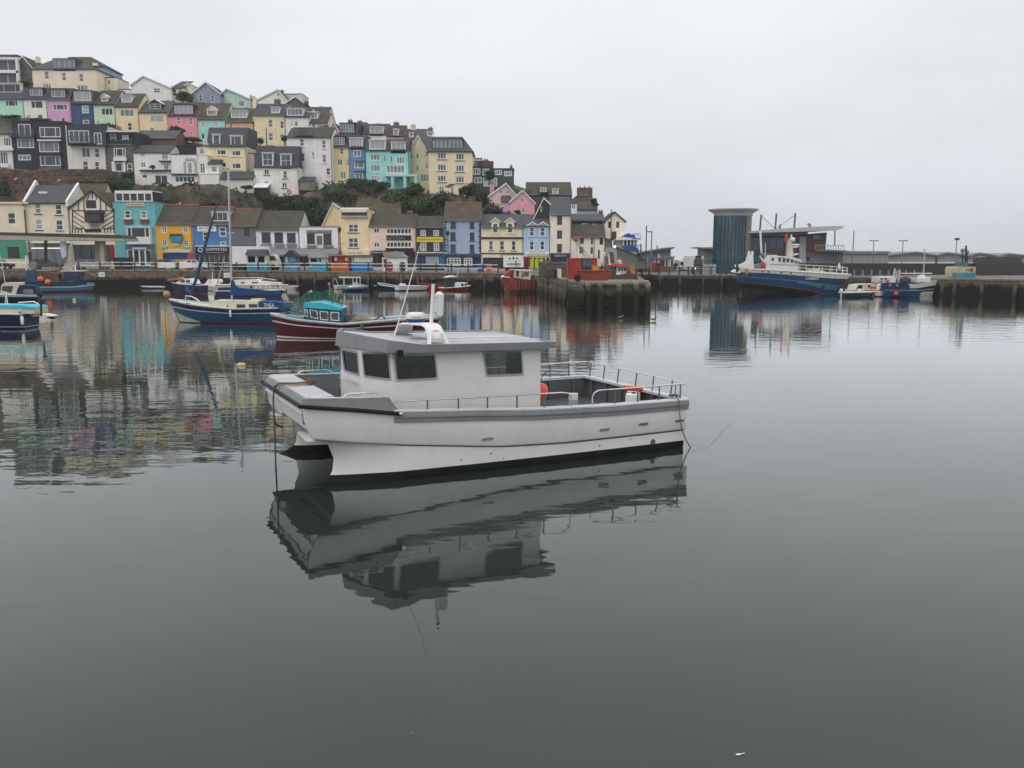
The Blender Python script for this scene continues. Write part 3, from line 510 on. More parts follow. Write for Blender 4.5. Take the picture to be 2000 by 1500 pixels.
for row in range(6):
    p = -20.0 + rnd.uniform(0, 10)
    while p < 2010:
        w = rnd.uniform(.5, 1.1); w = round(w, 1); p2 = p + w / qd(p) * FPX; a, b2 = edge(p), edge(p2); d = b2 - a; d.z = 0; dn = d.normalized(); nrm = Vector((dn.y, -dn.x, 0))
        zc_ = a.z - .52 - row * .42
        if zc_ > .2:
            c = (a + b2) / 2 + nrm * rnd.uniform(.02, .09); c.z = zc_
            if row < 1 and nst < 290 and p > 0: block('stone', c, dn, w, .4, .1, QSTONE, wall_o, fm_); nst += 1
            else:
                hw = w / 2 - .02; hh = .19
                q8 = [c - dn * hw + Vector((0, 0, -hh)), c + dn * hw + Vector((0, 0, -hh)), c + dn * hw + Vector((0, 0, hh)), c - dn * hw + Vector((0, 0, hh))]
                stuff.add([v + (-nrm) * .12 for v in q8] + q8, [(0, 1, 5, 4), (1, 2, 6, 5), (2, 3, 7, 6), (3, 0, 4, 7), (4, 5, 6, 7)])
        p = p2
stuff.build('stonework', QSTONE, wall_o, sharp=0, recalc=False, kind='stuff')
p = 340; 
for p in list(range(352, 980, 33)) + list(range(1290, 1460, 40)) + [1913, 1981, 1862, 1840]:
    e_ = edge(p + rnd.uniform(-4, 4)); m_ = MB(); m_.hexa([(-.16, -.42, -e_.z - 1), (.16, -.42, -e_.z - 1), (.16, -.1, -e_.z - 1), (-.16, -.1, -e_.z - 1), (-.14, -.4, -.1), (.14, -.4, -.1), (.14, -.1, -.1), (-.14, -.1, -.1)])
    o = m_.build('timber_fender', TIMBER, wall_o); o.location = e_
# seabed / rock bank below the far right car park
bank = MB(); rows = []
for p in range(1630, 1806, 4):
    a = edge(p); rows.append([a + Vector((0, -1.0 - rnd.uniform(0, .5), -a.z - .1)), a + Vector((rnd.uniform(-.2, .2), -.75 + rnd.uniform(-.3, .1), -a.z * .45 + rnd.uniform(-.2, .2))), a + Vector((0, -.5, -.25)), a + Vector((0, .1, .02))])
bank.loft(rows, False); bank.build('rock_bank', M('bank_rock', (.04, .037, .03), var=.5, scale=1.2, streak=0, bump=1, col2=(.02, .022, .016), bscale=4), kind='structure', recalc=False)
# hillside: columns by picture position, rows by distance
def hill_z(px, py, Y): return at(px, py, Y).z
R2 = [(-400, 330), (0, 330), (130, 333), (200, 341), (265, 362), (430, 360), (495, 383), (585, 385), (650, 356), (720, 366), (830, 380), (925, 380), (960, 398), (1040, 420), (1110, 428), (1180, 445), (1215, 480), (1265, 512), (1320, 522)]
R3 = [(-400, 232), (0, 228), (47, 232), (140, 243), (226, 256), (330, 279), (440, 283), (495, 284), (605, 290), (650, 300), (720, 310), (800, 325), (920, 350), (1000, 365), (1120, 400), (1180, 430), (1215, 478), (1265, 511), (1320, 522)]
R4 = [(-400, 166), (0, 170), (60, 176), (230, 200), (336, 202), (430, 208), (490, 212), (560, 214), (640, 240), (720, 264), (800, 290), (920, 335), (1010, 362), (1120, 400), (1180, 430), (1215, 478), (1265, 511), (1320, 522)]
hill = MB(); rings = []; hr = random.Random(5)
cols = [(-400 + i * 12) for i in range(144)]
for px in cols:
    ring = []; zb = qz(px) - .3
    z2 = hill_z(px, lerp_tab(R2, px), 163); z3 = hill_z(px, lerp_tab(R3, px), 180); z4 = hill_z(px, lerp_tab(R4, px), 196)
    z2, z3, z4 = max(z2, zb), max(z3, zb), max(z4, zb)
    prof = [(155.8, zb), (156.2, zb + (z2 - zb) * .12), (157.0, zb + (z2 - zb) * .4), (157.6, zb + (z2 - zb) * .65), (158.6, zb + (z2 - zb) * .88), (160.5, z2 - .25), (163, z2 - .1), (171, z2 - .1), (174, z2 + (z3 - z2) * .4), (177.5, z3 - .3), (180, z3 - .1), (187, z3 - .1), (190, z3 + (z4 - z3) * .5), (194, z4 - .3), (197, z4 - .15), (206, z4), (230, z4 - 1), (300, z4 - 12), (330, zb - 2)]
    if px > 1180: prof = [(y, max(zb - .1, z)) for y, z in prof]
    for k, (y, z) in enumerate(prof):
        j = .55 if 1 <= k <= 4 else .15
        if px > 1180: j = 0
        ring.append(Vector((gx(px, y, z) + hr.uniform(-j, j), y + hr.uniform(-j, j) * 1.2, z + hr.uniform(-j, j) * .5)))
    rings.append(ring)
# insert extra jittered columns by subdividing the mesh afterwards
hill.loft(rings, False); ho = hill.build('hillside', [ROCK, EARTH], sharp=60, recalc=False, kind='structure')
for pl in ho.data.polygons:
    if pl.center.y > 160: pl.material_index = 1
sb = ho.modifiers.new('s', 'SUBSURF'); sb.levels = sb.render_levels = 2; sb.subdivision_type = 'SIMPLE'
tx_ = bpy.data.textures.new('rockn', 'CLOUDS'); tx_.noise_scale = 2.2; tx_.noise_depth = 4
dm = ho.modifiers.new('d', 'DISPLACE'); dm.texture = tx_; dm.strength = 1.3; dm.mid_level = .5; dm.texture_coords = 'GLOBAL'
# ------------------------------------------------------------------ houses
SLATE = M('slate_roof', (.064, .067, .075), rough=.75, var=.25, scale=.7, streak=.25, bump=.5, bscale=7, stretch=(1, 1, 2.5))
SLATEB = M('slate_blue', (.042, .047, .06), rough=.7, var=.2, scale=.7, streak=.15, bump=.4, bscale=7, stretch=(1, 1, 2.5))
MOSSY = M('mossy_roof', (.072, .059, .044), rough=.9, var=.35, scale=.6, streak=.2, bump=.7, bscale=6, col2=(.078, .07, .036), c2=(.42, .6))
MOSSD = M('weathered_slate', (.06, .055, .05), rough=.9, var=.35, scale=.8, streak=.25, bump=.7, bscale=6, col2=(.07, .062, .036), c2=(.48, .62))
TERRA = paint('ridge_terracotta', (.28, .12, .07), rough=.8, var=.3); STONEW = M('rubble_wall', (.15, .13, .115), rough=.9, var=.4, scale=1.5, streak=.2, bump=.8, bscale=5, col2=(.09, .075, .065))
BRICK = M('brown_brick', (.16, .10, .075), rough=.9, var=.35, scale=2, streak=.2, bump=.5); CONC = M('concrete', (.22, .215, .2), rough=.85, var=.2, scale=1, streak=.4, bump=.4)
def wallc(name, r, g, b):
    c = S(r, g, b); L_ = .3 * c[0] + .6 * c[1] + .1 * c[2]
    c = [(v * .84 + L_ * .16) * k for v, k in zip(c, (1.11, 1.07, 1.05))]; k = min(1, .79 / max(c)); c = tuple(v * k for v in c)
    return paint(name + '_render', c, rough=.85, var=.09, scale=.5, streak=.17, bump=.25, bscale=5, spec=.3)
WM = {}
def wc(s):
    if s not in WM:
        r, g_, b_ = [int(s[i:i + 2], 16) for i in (0, 2, 4)]; WM[s] = wallc('wall_' + s, r, g_, b_)
    return WM[s]
FW = paint('window_white', (.76, .76, .74), rough=.5); FD = paint('window_dark', (.03, .032, .036), rough=.5); FG = paint('window_grey', (.2, .2, .2), rough=.5); FBL = paint('window_blue', (.02, .05, .12), rough=.5)
prnd = random.Random(11)
def window(Th, x0, x1, z0, z1, st='s', fm=None, pane=None, y=.06, parent=None, sill=False, bw=None):
    fm = fm or FW; bw = bw or min(.15, (x1 - x0) * .14); m_ = MB()
    a, b_ = y - .03, y + .05
    m_.box(x0, x1, a, b_, z0, z0 + bw); m_.box(x0, x1, a, b_, z1 - bw, z1); m_.box(x0, x0 + bw, a, b_, z0 + bw, z1 - bw); m_.box(x1 - bw, x1, a, b_, z0 + bw, z1 - bw)
    t = bw * .75; X = lambda f: x0 + (x1 - x0) * f; Z = lambda f: z0 + (z1 - z0) * f
    if st == 's': m_.box(x0 + bw, x1 - bw, a + .01, b_, Z(.5) - t / 2, Z(.5) + t / 2)
    if st[0] in 'cg':
        n_ = int(st[1]) if len(st) > 1 else 2
        for i in range(1, n_): m_.box(X(i / n_) - t / 2, X(i / n_) + t / 2, a + .01, b_, z0 + bw, z1 - bw)
        if st[0] == 'g':
            r_ = int(st[2])
            for i in range(1, r_): m_.box(x0 + bw, x1 - bw, a + .014, b_ - .004, Z(i / r_) - t / 2, Z(i / r_) + t / 2)
    if st[0] == 't':   # wide light between two narrow casements
        for f in (.24, .76): m_.box(X(f) - t / 2, X(f) + t / 2, a + .01, b_, z0 + bw, z1 - bw)
    if st[0] == 'l':   # casement left + wide light
        m_.box(X(.36) - t / 2, X(.36) + t / 2, a + .01, b_, z0 + bw, z1 - bw)
    o = m_.build('window', fm, parent or Th.o, sharp=0, recalc=False)
    p_ = PANES[pane] if pane is not None else PANES[prnd.choice((0, 1, 1, 3, 3, 2))]
    g_ = MB(); g_.box(x0 + bw * .5, x1 - bw * .5, y + .02, y + .035, z0 + bw * .5, z1 - bw * .5)
    if parent is None: g_.build('pane', p_, o, sharp=0, recalc=False)
    else: # a dormer's window is already a sub-part: keep its glass in the same mesh
        nv = len(o.data.polygons); bm = bmesh.new(); bm.from_mesh(o.data); me2 = bpy.data.meshes.new('x'); me2.from_pydata(g_.v, [], g_.f); bm.from_mesh(me2); bm.to_mesh(o.data); bm.free(); bpy.data.meshes.remove(me2)
        o.data.materials.append(p_)
        for i in range(nv, len(o.data.polygons)): o.data.polygons[i].material_index = 1
    if sill:
        s_ = MB(); s_.box(x0 - .12, x1 + .12, -.14, .05, z0 - .13, z0 - .012); s_.build('sill', fm if sill is True else sill, o, sharp=0, recalc=False)
    return o
def panel(Th, name, x0, x1, y0, y1, mat, t=.12, y=0.0, body=None, tm=None, box=None, font=.7, label=None, parent=None):
    """flat board on the facade given in picture pixels, optional lettering"""
    (a, zt), (b_, zb) = Th.q((x0 + x1) / 2 - (x1 - x0) / 2, y0, y - t), Th.q(x1, y1, y - t)
    a = Th.q(x0, (y0 + y1) / 2, y - t)[0]; b_ = Th.q(x1, (y0 + y1) / 2, y - t)[0]
    m_ = MB(); m_.box(a, b_, y - t, y - .003, zb, zt); o = m_.build(name, mat, parent or Th.o, sharp=0, recalc=False, label=label)
    if body:
        bx = box or (.06, .94, .2, .8)
        text(body, Th, 'lettering', a + (b_ - a) * bx[0], a + (b_ - a) * bx[1], zb + (zt - zb) * bx[2], zb + (zt - zb) * bx[3], y - t - .02, tm or FW, parent=o)
    return o
def house(label, x0, x1, ye, yb, Y, wall, roof, wins=(), name='terraced_house', D=8.0, yaw=0.0, fm=None, rm=None, chim=(), dorm=(), sink=1.2, sill=False, group=None, cat='house', gutter=True, over=.22, sidec=None):
    rm = rm or SLATE; o_ = at((x0 + x1) / 2, yb, Y); Th = T(name, label, cat, o_, yaw, group)
    ym = (ye + yb) / 2; a = Th.q(x0, ym)[0]; b_ = Th.q(x1, ym)[0]; ze = Th.q((x0 + x1) / 2, ye)[1]; zb = -sink
    Th.a, Th.b, Th.ze, Th.D = a, b_, ze, D
    holes = []; W_ = []
    for w in wins:
        wx0, wx1, wy0, wy1 = w[:4]; wm_ = (wy0 + wy1) / 2; xc = (wx0 + wx1) / 2
        u0, u1 = Th.q(wx0, wm_)[0], Th.q(wx1, wm_)[0]; z1_, z0_ = Th.q(xc, wy0)[1], Th.q(xc, wy1)[1]
        u0 = max(u0, a + .08); u1 = min(u1, b_ - .08); W_.append((u0, u1, z0_, z1_, w[4] if len(w) > 4 else 's', w[5] if len(w) > 5 else None))
        holes.append(rect(u0, u1, z0_, z1_))
    kind = roof[0]; outer = rect(a, b_, zb, ze)
    if kind == 'g':
        ax, az = Th.q(roof[1], roof[2]); outer = [(a, zb), (b_, zb), (b_, ze if len(roof) < 4 else Th.q(x1, roof[3])[1]), (ax, az), (a, ze)]
    fn = XZ; wl = MB(); wl.plate(outer, holes, fn, 0, .22)
    zr = ze
    if kind in 'rh': zr = Th.q((x0 + x1) / 2, roof[1], D / 2)[1]; zr = max(zr, ze + .5)
    for xs_ in (a, b_):
        side = [(0, zb), (D, zb), (D, ze), (0, ze)] if kind != 'r' else [(0, zb), (D, zb), (D, ze), (D / 2, zr - .1), (0, ze)]
        sz = 1 if xs_ == a else -1
        wl.add([(xs_ + sz * .001, y, z) for y, z in side], [tuple(range(len(side)))])
    wl.quad((a, D, zb), (b_, D, zb), (b_, D, ze), (a, D, ze))
    Th.p(wl, 'wall', wall, sharp=0)
    r_ = MB(); tk = .14
    if kind == 'r':
        ov = over
        s_ = (zr - ze) / (D / 2)
        for sg in (1, -1):
            y0_ = -ov if sg > 0 else D + ov; ym_ = D / 2; z0_ = ze - s_ * ov
            r_.hexa([(a - .04, y0_, z0_), (b_ + .04, y0_, z0_), (b_ + .04, ym_, zr), (a - .04, ym_, zr), (a - .04, y0_, z0_ + tk), (b_ + .04, y0_, z0_ + tk), (b_ + .04, ym_, zr + tk), (a - .04, ym_, zr + tk)])
        zrf = lambda y: ze + tk + s_ * y
    elif kind == 'h':   # hipped: ridge between pixel x roof[2], roof[3]
        rx0 = Th.q(roof[2], roof[1], D / 2)[0]; rx1 = Th.q(roof[3], roof[1], D / 2)[0]; ov = .3; e4 = [(a - ov, -ov, ze), (b_ + ov, -ov, ze), (b_ + ov, D + ov, ze), (a - ov, D + ov, ze)]
        P_ = [(x, y, z) for x, y, z in e4] + [(x, y, z + .14) for x, y, z in e4] + [(rx0, D / 2, zr + .1), (rx1, D / 2, zr + .1)]
        r_.add(P_, [(3, 2, 1, 0), (0, 1, 5, 4), (1, 2, 6, 5), (2, 3, 7, 6), (3, 0, 4, 7), (4, 5, 9, 8), (5, 6, 9), (6, 7, 8, 9), (7, 4, 8)]); s_ = (zr - ze) / (D / 2); zrf = lambda y: ze + .14 + s_ * y
    elif kind == 'g':
        zr_ = az; ov = .25; eL = ze; eR = outer[2][1]
        for (xe, zz) in ((a, eL), (b_, eR)):
            dx = (xe - ax); k = ov / abs(dx); xo = xe + dx * k; zo = zz + (zz - zr_) * k
            r_.hexa([(ax, -.25, zr_ + .01), (xo, -.25, zo + .01), (xo, D, zo + .01), (ax, D, zr_ + .01), (ax, -.25, zr_ + .17), (xo, -.25, zo + .17), (xo, D, zo + .17), (ax, D, zr_ + .17)])
        bg = MB()
        for (xe, zz) in ((a, eL), (b_, eR)):
            dx = (xe - ax); k = ov / abs(dx); bg.hexa([(ax, -.3, zr_ - .12), (xe + dx * k, -.3, zz + (zz - zr_) * k - .12), (xe + dx * k, -.25, zz + (zz - zr_) * k - .12), (ax, -.25, zr_ - .12), (ax, -.3, zr_ + .16), (xe + dx * k, -.3, zz + (zz - zr_) * k + .16), (xe + dx * k, -.25, zz + (zz - zr_) * k + .16), (ax, -.25, zr_ + .16)])
        Th.p(bg, 'bargeboard', fm or FW, sharp=0, recalc=False); zrf = lambda y: ze
    elif kind == 'f':
        r_.box(a - .06, b_ + .06, -.08, D, ze, ze + .14); zrf = lambda y: ze
    elif kind == 'm':   # mansard front
        dp = roof[2] if len(roof) > 2 else 1.2; zt_ = Th.q((x0 + x1) / 2, roof[1], dp)[1]; zr = zt_
        r_.loft([[(a - .04, -.18, ze - .02), (b_ + .04, -.18, ze - .02)], [(a, dp, zt_), (b_, dp, zt_)], [(a, D - .5, zt_ + .1), (b_, D - .5, zt_ + .1)], [(a, D, ze), (b_, D, ze)]], False)
        r_.quad((a, 0, ze), (a, dp, zt_), (a, D - .5, zt_ + .1), (a, D, ze)); r_.quad((b_, 0, ze), (b_, dp, zt_), (b_, D - .5, zt_ + .1), (b_, D, ze)); r_.quad((a - .04, -.18, ze - .02), (b_ + .04, -.18, ze - .02), (b_, D, ze - .02), (a, D, ze - .02))
        s_ = (zt_ - ze) / (dp + .18); zrf = lambda y: ze - .02 + s_ * (y + .18) if y < dp else zt_
    elif kind == 's':   # single slope up to the back
        zt_ = Th.q((x0 + x1) / 2, roof[1], D)[1]; s_ = (zt_ - ze) / D
        r_.hexa([(a - .1, -.25, ze - s_ * .25), (b_ + .1, -.25, ze - s_ * .25), (b_ + .1, D, zt_), (a - .1, D, zt_), (a - .1, -.25, ze - s_ * .25 + .14), (b_ + .1, -.25, ze - s_ * .25 + .14), (b_ + .1, D, zt_ + .14), (a - .1, D, zt_ + .14)]); zrf = lambda y: ze + .14 + s_ * y
    if kind != '-': ro = Th.p(r_, 'roof', rm, sharp=0)
    if kind == 'r' and roof[-1] == 't':
        m_ = MB(); m_.tube([(a, D / 2, zr + .16), (b_, D / 2, zr + .16)], .13, 6); m_.build('ridge_tiles', TERRA, ro)
    if gutter and kind in 'rm':
        m_ = MB(); m_.tube([(a, -over - .08, ze - .06), (b_, -over - .08, ze - .06)], .07, 6); Th.p(m_, 'gutter', FD if prnd.random() < .5 else FG)
        m_ = MB(); xd = b_ - .12; m_.tube([(xd, -over - .06, ze - .1), (xd, -.08, ze - .4), (xd, -.08, max(0, zb + .2))], .045, 5); Th.p(m_, 'downpipe', FD if prnd.random() < .5 else FG)
    for w in W_: window(Th, w[0], w[1], w[2], w[3], w[4], fm, w[5], sill=sill)
    for c in chim:   # (px centre, py top, width px, n pots, material)
        cx, ct = Th.q(c[0], c[1], D / 2); w2 = c[2] / 2 * Y / FPX; n_ = c[3] if len(c) > 3 else 2; cmat = c[4] if len(c) > 4 else STONEW
        hh = .45; m_ = MB(); m_.box(cx - w2, cx + w2, D / 2 - .35, D / 2 + .35, zr - .8, ct - hh); m_.box(cx - w2 - .06, cx + w2 + .06, D / 2 - .41, D / 2 + .41, ct - hh, ct - hh + .1)
        co = Th.p(m_, 'chimney', cmat, sharp=0)
        for i in range(n_):
            m_ = MB(); xx = cx + (i - (n_ - 1) / 2) * (2 * w2 / max(n_, 1)) * .9; m_.tube([(xx, D / 2, ct - hh + .08), (xx, D / 2, ct)], [.13, .1], 7); m_.build('chimney_pot', TERRA if prnd.random() < .6 else CONC, co)
    for d in dorm:   # x0,x1,y0,y1,kind,window style,[cheek material],[window rect fraction]
        dx0, dx1, dy0, dy1, dk, ds = d[:6]; dmat = d[6] if len(d) > 6 else rm; pn = d[7] if len(d) > 7 else None
        yl = 0; xc = (dx0 + dx1) / 2
        ymax = D / 2 if kind in 'rh' else (roof[2] if kind == 'm' and len(roof) > 2 else 1.2) if kind == 'm' else D
        while yl < ymax and Th.q(xc, dy1, yl)[1] > zrf(yl): yl += .1
        yl = min(yl, ymax - .3)
        u0, u1 = Th.q(dx0, (dy0 + dy1) / 2, yl)[0], Th.q(dx1, (dy0 + dy1) / 2, yl)[0]; zt_, z0_ = Th.q(xc, dy0, yl)[1], Th.q(xc, dy1, yl)[1]
        yb_ = yl
        while yb_ < D - .5 and zrf(yb_) < zt_ and yb_ < (D / 2 if kind in 'rh' else D - .5): yb_ += .2
        yb_ = max(yb_, yl + .8)
        m_ = MB(); hz = zt_ if dk != 'g' else z0_ + (zt_ - z0_) * .62
        fr = .12 if ds != 'glass' else .05
        wr = (u0 + fr, u1 - fr, z0_ + .1, hz - .12)
        out_ = rect(u0, u1, z0_ - .35, hz) if dk != 'g' else [(u0, z0_ - .35), (u1, z0_ - .35), (u1, hz), ((u0 + u1) / 2, zt_), (u0, hz)]
        m_.plate(out_, [rect(*wr[:2], *wr[2:])], lambda u, v, w: (u, w, v), yl, yl + .12)
        for xx in (u0, u1): m_.quad((xx, yl, z0_ - .4), (xx, yb_, z0_ - .4), (xx, yb_, hz), (xx, yl, hz))
        do = Th.p(m_, 'dormer', dmat, sharp=0)
        m_ = MB()
        if dk == 'g':
            for xx, sg in ((u0, -1), (u1, 1)):
                xo = xx + sg * .15; zo = hz - .08; xm = (u0 + u1) / 2
                m_.hexa([(xm, yl - .2, zt_), (xo, yl - .2, zo), (xo, yb_ + 1, zo), (xm, yb_ + 1, zt_), (xm, yl - .2, zt_ + .12), (xo, yl - .2, zo + .12), (xo, yb_ + 1, zo + .12), (xm, yb_ + 1, zt_ + .12)])
        else: m_.box(u0 - .12, u1 + .12, yl - .18, yb_ + .1, hz, hz + .1)
        m_.build('dormer_roof', (FW if dk == 'g' or dmat == FW else rm), do, sharp=0)
        window(Th, *wr, ds if ds != 'glass' else 'c5', fm if dk != 'w' else FW, pn, y=yl + .04, parent=do, bw=.08)
    return Th
# ---- row on the hilltop
Y4 = 198
Th = house('modern grey stone house with white framed glass balconies at the top left edge', -40, 36, 108, 172, Y4, STONEW, ('f',), [(-38, 33, 117, 138, 'c4', 1), (-38, 33, 143, 165, 'c4', 1)], name='hilltop_house', D=12)
panel(Th, 'balcony_frame', -40, 36, 112, 116, FW, .8); panel(Th, 'balcony_frame', -40, 36, 138, 142.5, FW, .8); panel(Th, 'balcony_frame', 31.5, 36, 116, 170, FW, .8)
house('grey side wing of the modern house beside the big cream hilltop house', 36, 64, 126, 172, Y4 + .5, STONEW, ('g', 44, 110, 131), name='hilltop_house', D=10, rm=MOSSD)
house('large cream hilltop house with hipped slate roof and wide glazed dormer', 64, 189, 136, 182, Y4 - 2, wc('e6dcc0'), ('h', 116, 108, 148), [(86, 95.7, 138.5, 155), (120.5, 129.5, 141, 158), (153.8, 163.6, 143.5, 160), (84, 100, 163, 176, 'c3'), (150, 172, 166, 178, 'c3')], name='hilltop_house', D=9, dorm=[(104, 147, 115, 135.5, 'f', 'c4', SLATEB, 3)], chim=[(73.5, 110, 7.5, 2, wc('ddd3b4')), (186, 125, 8, 1, wc('e2d8ba'))])
house('blue side house with brown hipped roof rising behind the big cream hilltop house', 150, 206, 131, 182, Y4 + 8, wc('86a3cf'), ('h', 112, 132, 178), [], name='hilltop_house', D=9, rm=MOSSD)
house('small cream house stepping down right of the blue hilltop house', 207, 230, 152, 190, Y4 + 2, wc('d8d0bc'), ('f',), [(209, 216, 156, 165), (210, 216, 172, 180)], name='hilltop_house', D=6, rm=MOSSD)
house('small white flat roofed house at the top between the blue house and the white gable', 231, 256, 175, 205, Y4 + 2, wc('dedcd6'), ('f',), [(240, 246, 178, 184)], name='hilltop_house', D=6)
house('white hilltop house with pointed gable and one upper window', 257, 335, 166, 210, Y4, wc('e2e2e0'), ('g', 280, 149, 172), [(299.5, 313, 171.5, 181.5, 'g22')], name='hilltop_house', D=9)
house('white wing with sloping grey roof beside the hilltop gable', 335, 357, 172, 205, Y4 + 1, wc('d2d0c8'), ('s', 160), [(337, 345, 174, 188), (348, 356, 174, 188)], name='hilltop_house', D=7, rm=MOSSD)
house('pale yellow gabled house behind a dark bush on the ridge', 356, 386, 172, 207, Y4 + 3, wc('dcdcb8'), ('g', 368, 163, 176), [], name='hilltop_house', D=9, rm=MOSSD)
house('slate blue gabled house with white bargeboards and finial on the ridge', 375.5, 430.5, 183, 209, Y4 - 1, wc('8791ab'), ('g', 401.5, 161), [(387.5, 396, 184.5, 198), (411.5, 418, 185.5, 199.5), (399, 404.5, 168.5, 176.5)], name='hilltop_house', D=9, fm=FW)
house('pale green gabled house at the right of the slate blue gable', 432, 488, 184, 214, Y4 + 1, wc('a9c9bf'), ('g', 443, 174, 193), [(466, 478, 196, 208, 'c3', 1)], name='hilltop_house', D=9, rm=MOSSD)
house('white cottage gable with dark roof on the crest above the yellow house', 503, 560.5, 195, 214, Y4, wc('dcdcd8'), ('g', 543, 175.5), [(541, 546, 182, 189)], name='hilltop_house', D=9, rm=MOSSD, chim=[(551, 174, 5, 1)])
house('dark stone gable with white edge beside the white crest cottage', 560.5, 593, 200, 222, Y4 - 2, STONEW, ('g', 577.5, 189), [], name='hilltop_house', D=8, rm=MOSSD)
house('pale box dormer house behind the dark stone gable on the crest', 558, 591, 184, 215, Y4 + 5, wc('c6c6c0'), ('f',), [], name='hilltop_house', D=6)
house('white house with dark slate roof and tall chimney at the crest end', 601, 641, 227, 245, Y4, wc('c9c9c4'), ('r', 210), [(612, 628, 229, 237, 'c3')], name='hilltop_house', D=8, rm=MOSSD, chim=[(627.5, 207, 8, 2), (598, 196, 8, 2)])
# ---- coloured terrace
Y3 = 182
tr_ = [
 ('mint green terraced house with white rounded dormer at the left edge of the upper terrace', -20, 47.5, 194, 236, 'a0d9c4', ('m', 177, 1.4), [(10, 35, 195.5, 208, 't')], [(-4, 41, 163, 181, 'w', 't', FW)], SLATE),
 ('white terraced house with black shutters and dark boxy dormer', 47.7, 93.3, 194, 240, 'e0e0dc', ('m', 171, 1.5), [(60, 84, 196.6, 212, 'l'), (51, 61, 224, 232), (73, 84, 223, 240)], [(57, 84, 172, 187.5, 'f', 't', FD)], SLATEB),
 ('orchid pink terraced house with black shutters', 93.6, 139.5, 195, 248, 'cf97c2', ('m', 172, 1.5), [(103, 131.5, 203, 215.5, 't'), (98, 107, 228, 240), (119, 128, 229, 247)], [(99.5, 128, 174, 190.5, 'f', 't', FD)], SLATEB),
 ('navy blue terraced house with white shuttered window and pale glazed dormer', 141.5, 183.7, 202, 250, '35507c', ('m', 177, 1.5), [(160, 173, 206, 221, 's'), (162, 174, 234, 247)], [(144, 178.5, 177, 198, 'f', 'c2', FG, 2)], SLATE),
 ('pale green terraced house with small arched dormer', 183.7, 226, 204, 256, 'b3d9b4', ('r', 178), [(197.5, 221, 210.5, 225.5, 'c3'), (188, 195, 236, 248), (208, 217, 238, 250)], [(197.5, 210.5, 184, 198, 'g', 's', FW)], MOSSD),
 ('soft yellow terraced house with wide pale window beside the pale green one', 226, 272, 208, 262, 'ecd7a0', ('r', 184), [(234, 262, 213.5, 228, 'c3', 3), (249, 258, 239, 255)], [(237, 257, 186, 200.5, 'w', 'c3', FW, 2)], MOSSD),
 ('peach cream terraced house with black half-timbered eyebrow dormer', 272, 329, 219.5, 262, 'efdba8', ('r', 198), [(293, 320.6, 225, 239, 'l'), (293, 301.5, 249, 257)], [(290, 315, 194, 214, 'g', 'g22', FD)], SLATE),
 ('coral pink terraced house with four-light black dormer and arched door', 329, 387.5, 225.5, 281, 'ea8e9c', ('r', 201), [(345, 352.5, 228.7, 242.5), (368, 376, 230, 243), (369, 376, 256, 270, 's', 2)], [(339.6, 377.5, 204, 222.6, 'f', 'c4', FD, 2)], MOSSD),
 ('turquoise terraced house with mossy brown roof and arched doorway', 387.5, 442, 232.5, 282, '94d2c6', ('r', 203), [(392, 401, 239, 249, 's', 2), (417, 427, 238, 247, 's', 2), (393, 400, 260, 272, 'p', 0)], [(404, 423, 207, 225.5, 'g', 'c3', FW)], MOSSY),
 ('tangerine orange terraced house with long white dormer', 442, 497, 238, 284, 'f5b077', ('r', 214), [(447.5, 454.5, 241, 249.5), (469.8, 477, 243, 254)], [(451, 482.5, 216, 230, 'w', 'c4', FW, 2)], MOSSY),
]
for lab, a, b_, ye, yb, col, rf_, wn, dm_, rmat in tr_:
    house(lab, a, b_, ye, yb, Y3, wc(col), rf_, wn, dorm=dm_, rm=rmat, group='coloured houses of the upper terrace', D=8, fm=FW, chim=[(b_ - 2, ye - 24, 7, 2)] if rf_[0] == 'r' and a < 500 else ())
house('tall lemon yellow terraced house with grey slate roof and arched side windows', 495, 558, 225, 286, Y3, wc('ecdfae'), ('r', 204), [(523.5, 533, 233, 249), (547, 554.5, 236, 251), (523.5, 533.5, 259, 275), (547, 553, 262, 272)], dorm=[(530, 546.5, 209.5, 221, 'w', 'c2', FW, 2)], group='coloured houses of the upper terrace', chim=[(541.5, 192, 11, 3), (497, 188, 6, 1, wc('d9cfa8'))], rm=SLATEB)
house('white terraced house with curved white dormer half hidden by the tall white block', 558.5, 606, 228, 290, Y3, wc('dededa'), ('r', 211), [(575.5, 582, 237, 246)], dorm=[(560, 592, 212, 226, 'w', 'c4', FW, 3)], rm=MOSSD)
house('cream terraced house with two flat white dormers above the mossy white block', 606, 641, 240, 290, Y3, wc('d6d2c4'), ('r', 222), [(609, 616, 242, 252), (620, 634, 243, 252, 'c3')], dorm=[(601, 621, 219, 232, 'w', 'c3', FW, 3)], rm=MOSSD, chim=[(636, 233, 7, 2)])
house('small salmon pink gabled house beside the long black dormer', 642, 662, 255, 292, Y3 - 4, wc('df9a8f'), ('g', 651.5, 239), [], D=6, rm=MOSSD)
house('salmon terraced house under a long black dormer with white windows', 662, 700, 262, 292, Y3 - 3, wc('dc9488'), ('m', 240, 1.4), [], dorm=[(663, 692, 240.5, 259, 'f', 'c5', FD, 3)], rm=SLATEB, chim=[(697, 258, 14, 2, BRICK)])
house('powder blue and white terraced house below a white box dormer', 708, 757, 262, 300, Y3, wc('dfe6e8'), ('r', 243), [], dorm=[(722, 748.5, 248, 262, 'w', 'l', FW, 2)], rm=MOSSD, chim=[(703, 234, 8, 2), (739, 240, 8, 2)])
house('lilac pink terraced house with narrow white dormer right of the powder blue one', 757, 791, 265.5, 302, Y3, wc('d79fbf'), ('r', 246), [], dorm=[(768.5, 778.5, 252, 265, 'w', 'g22', FW)], rm=MOSSD, chim=[(774, 237, 10, 3)])
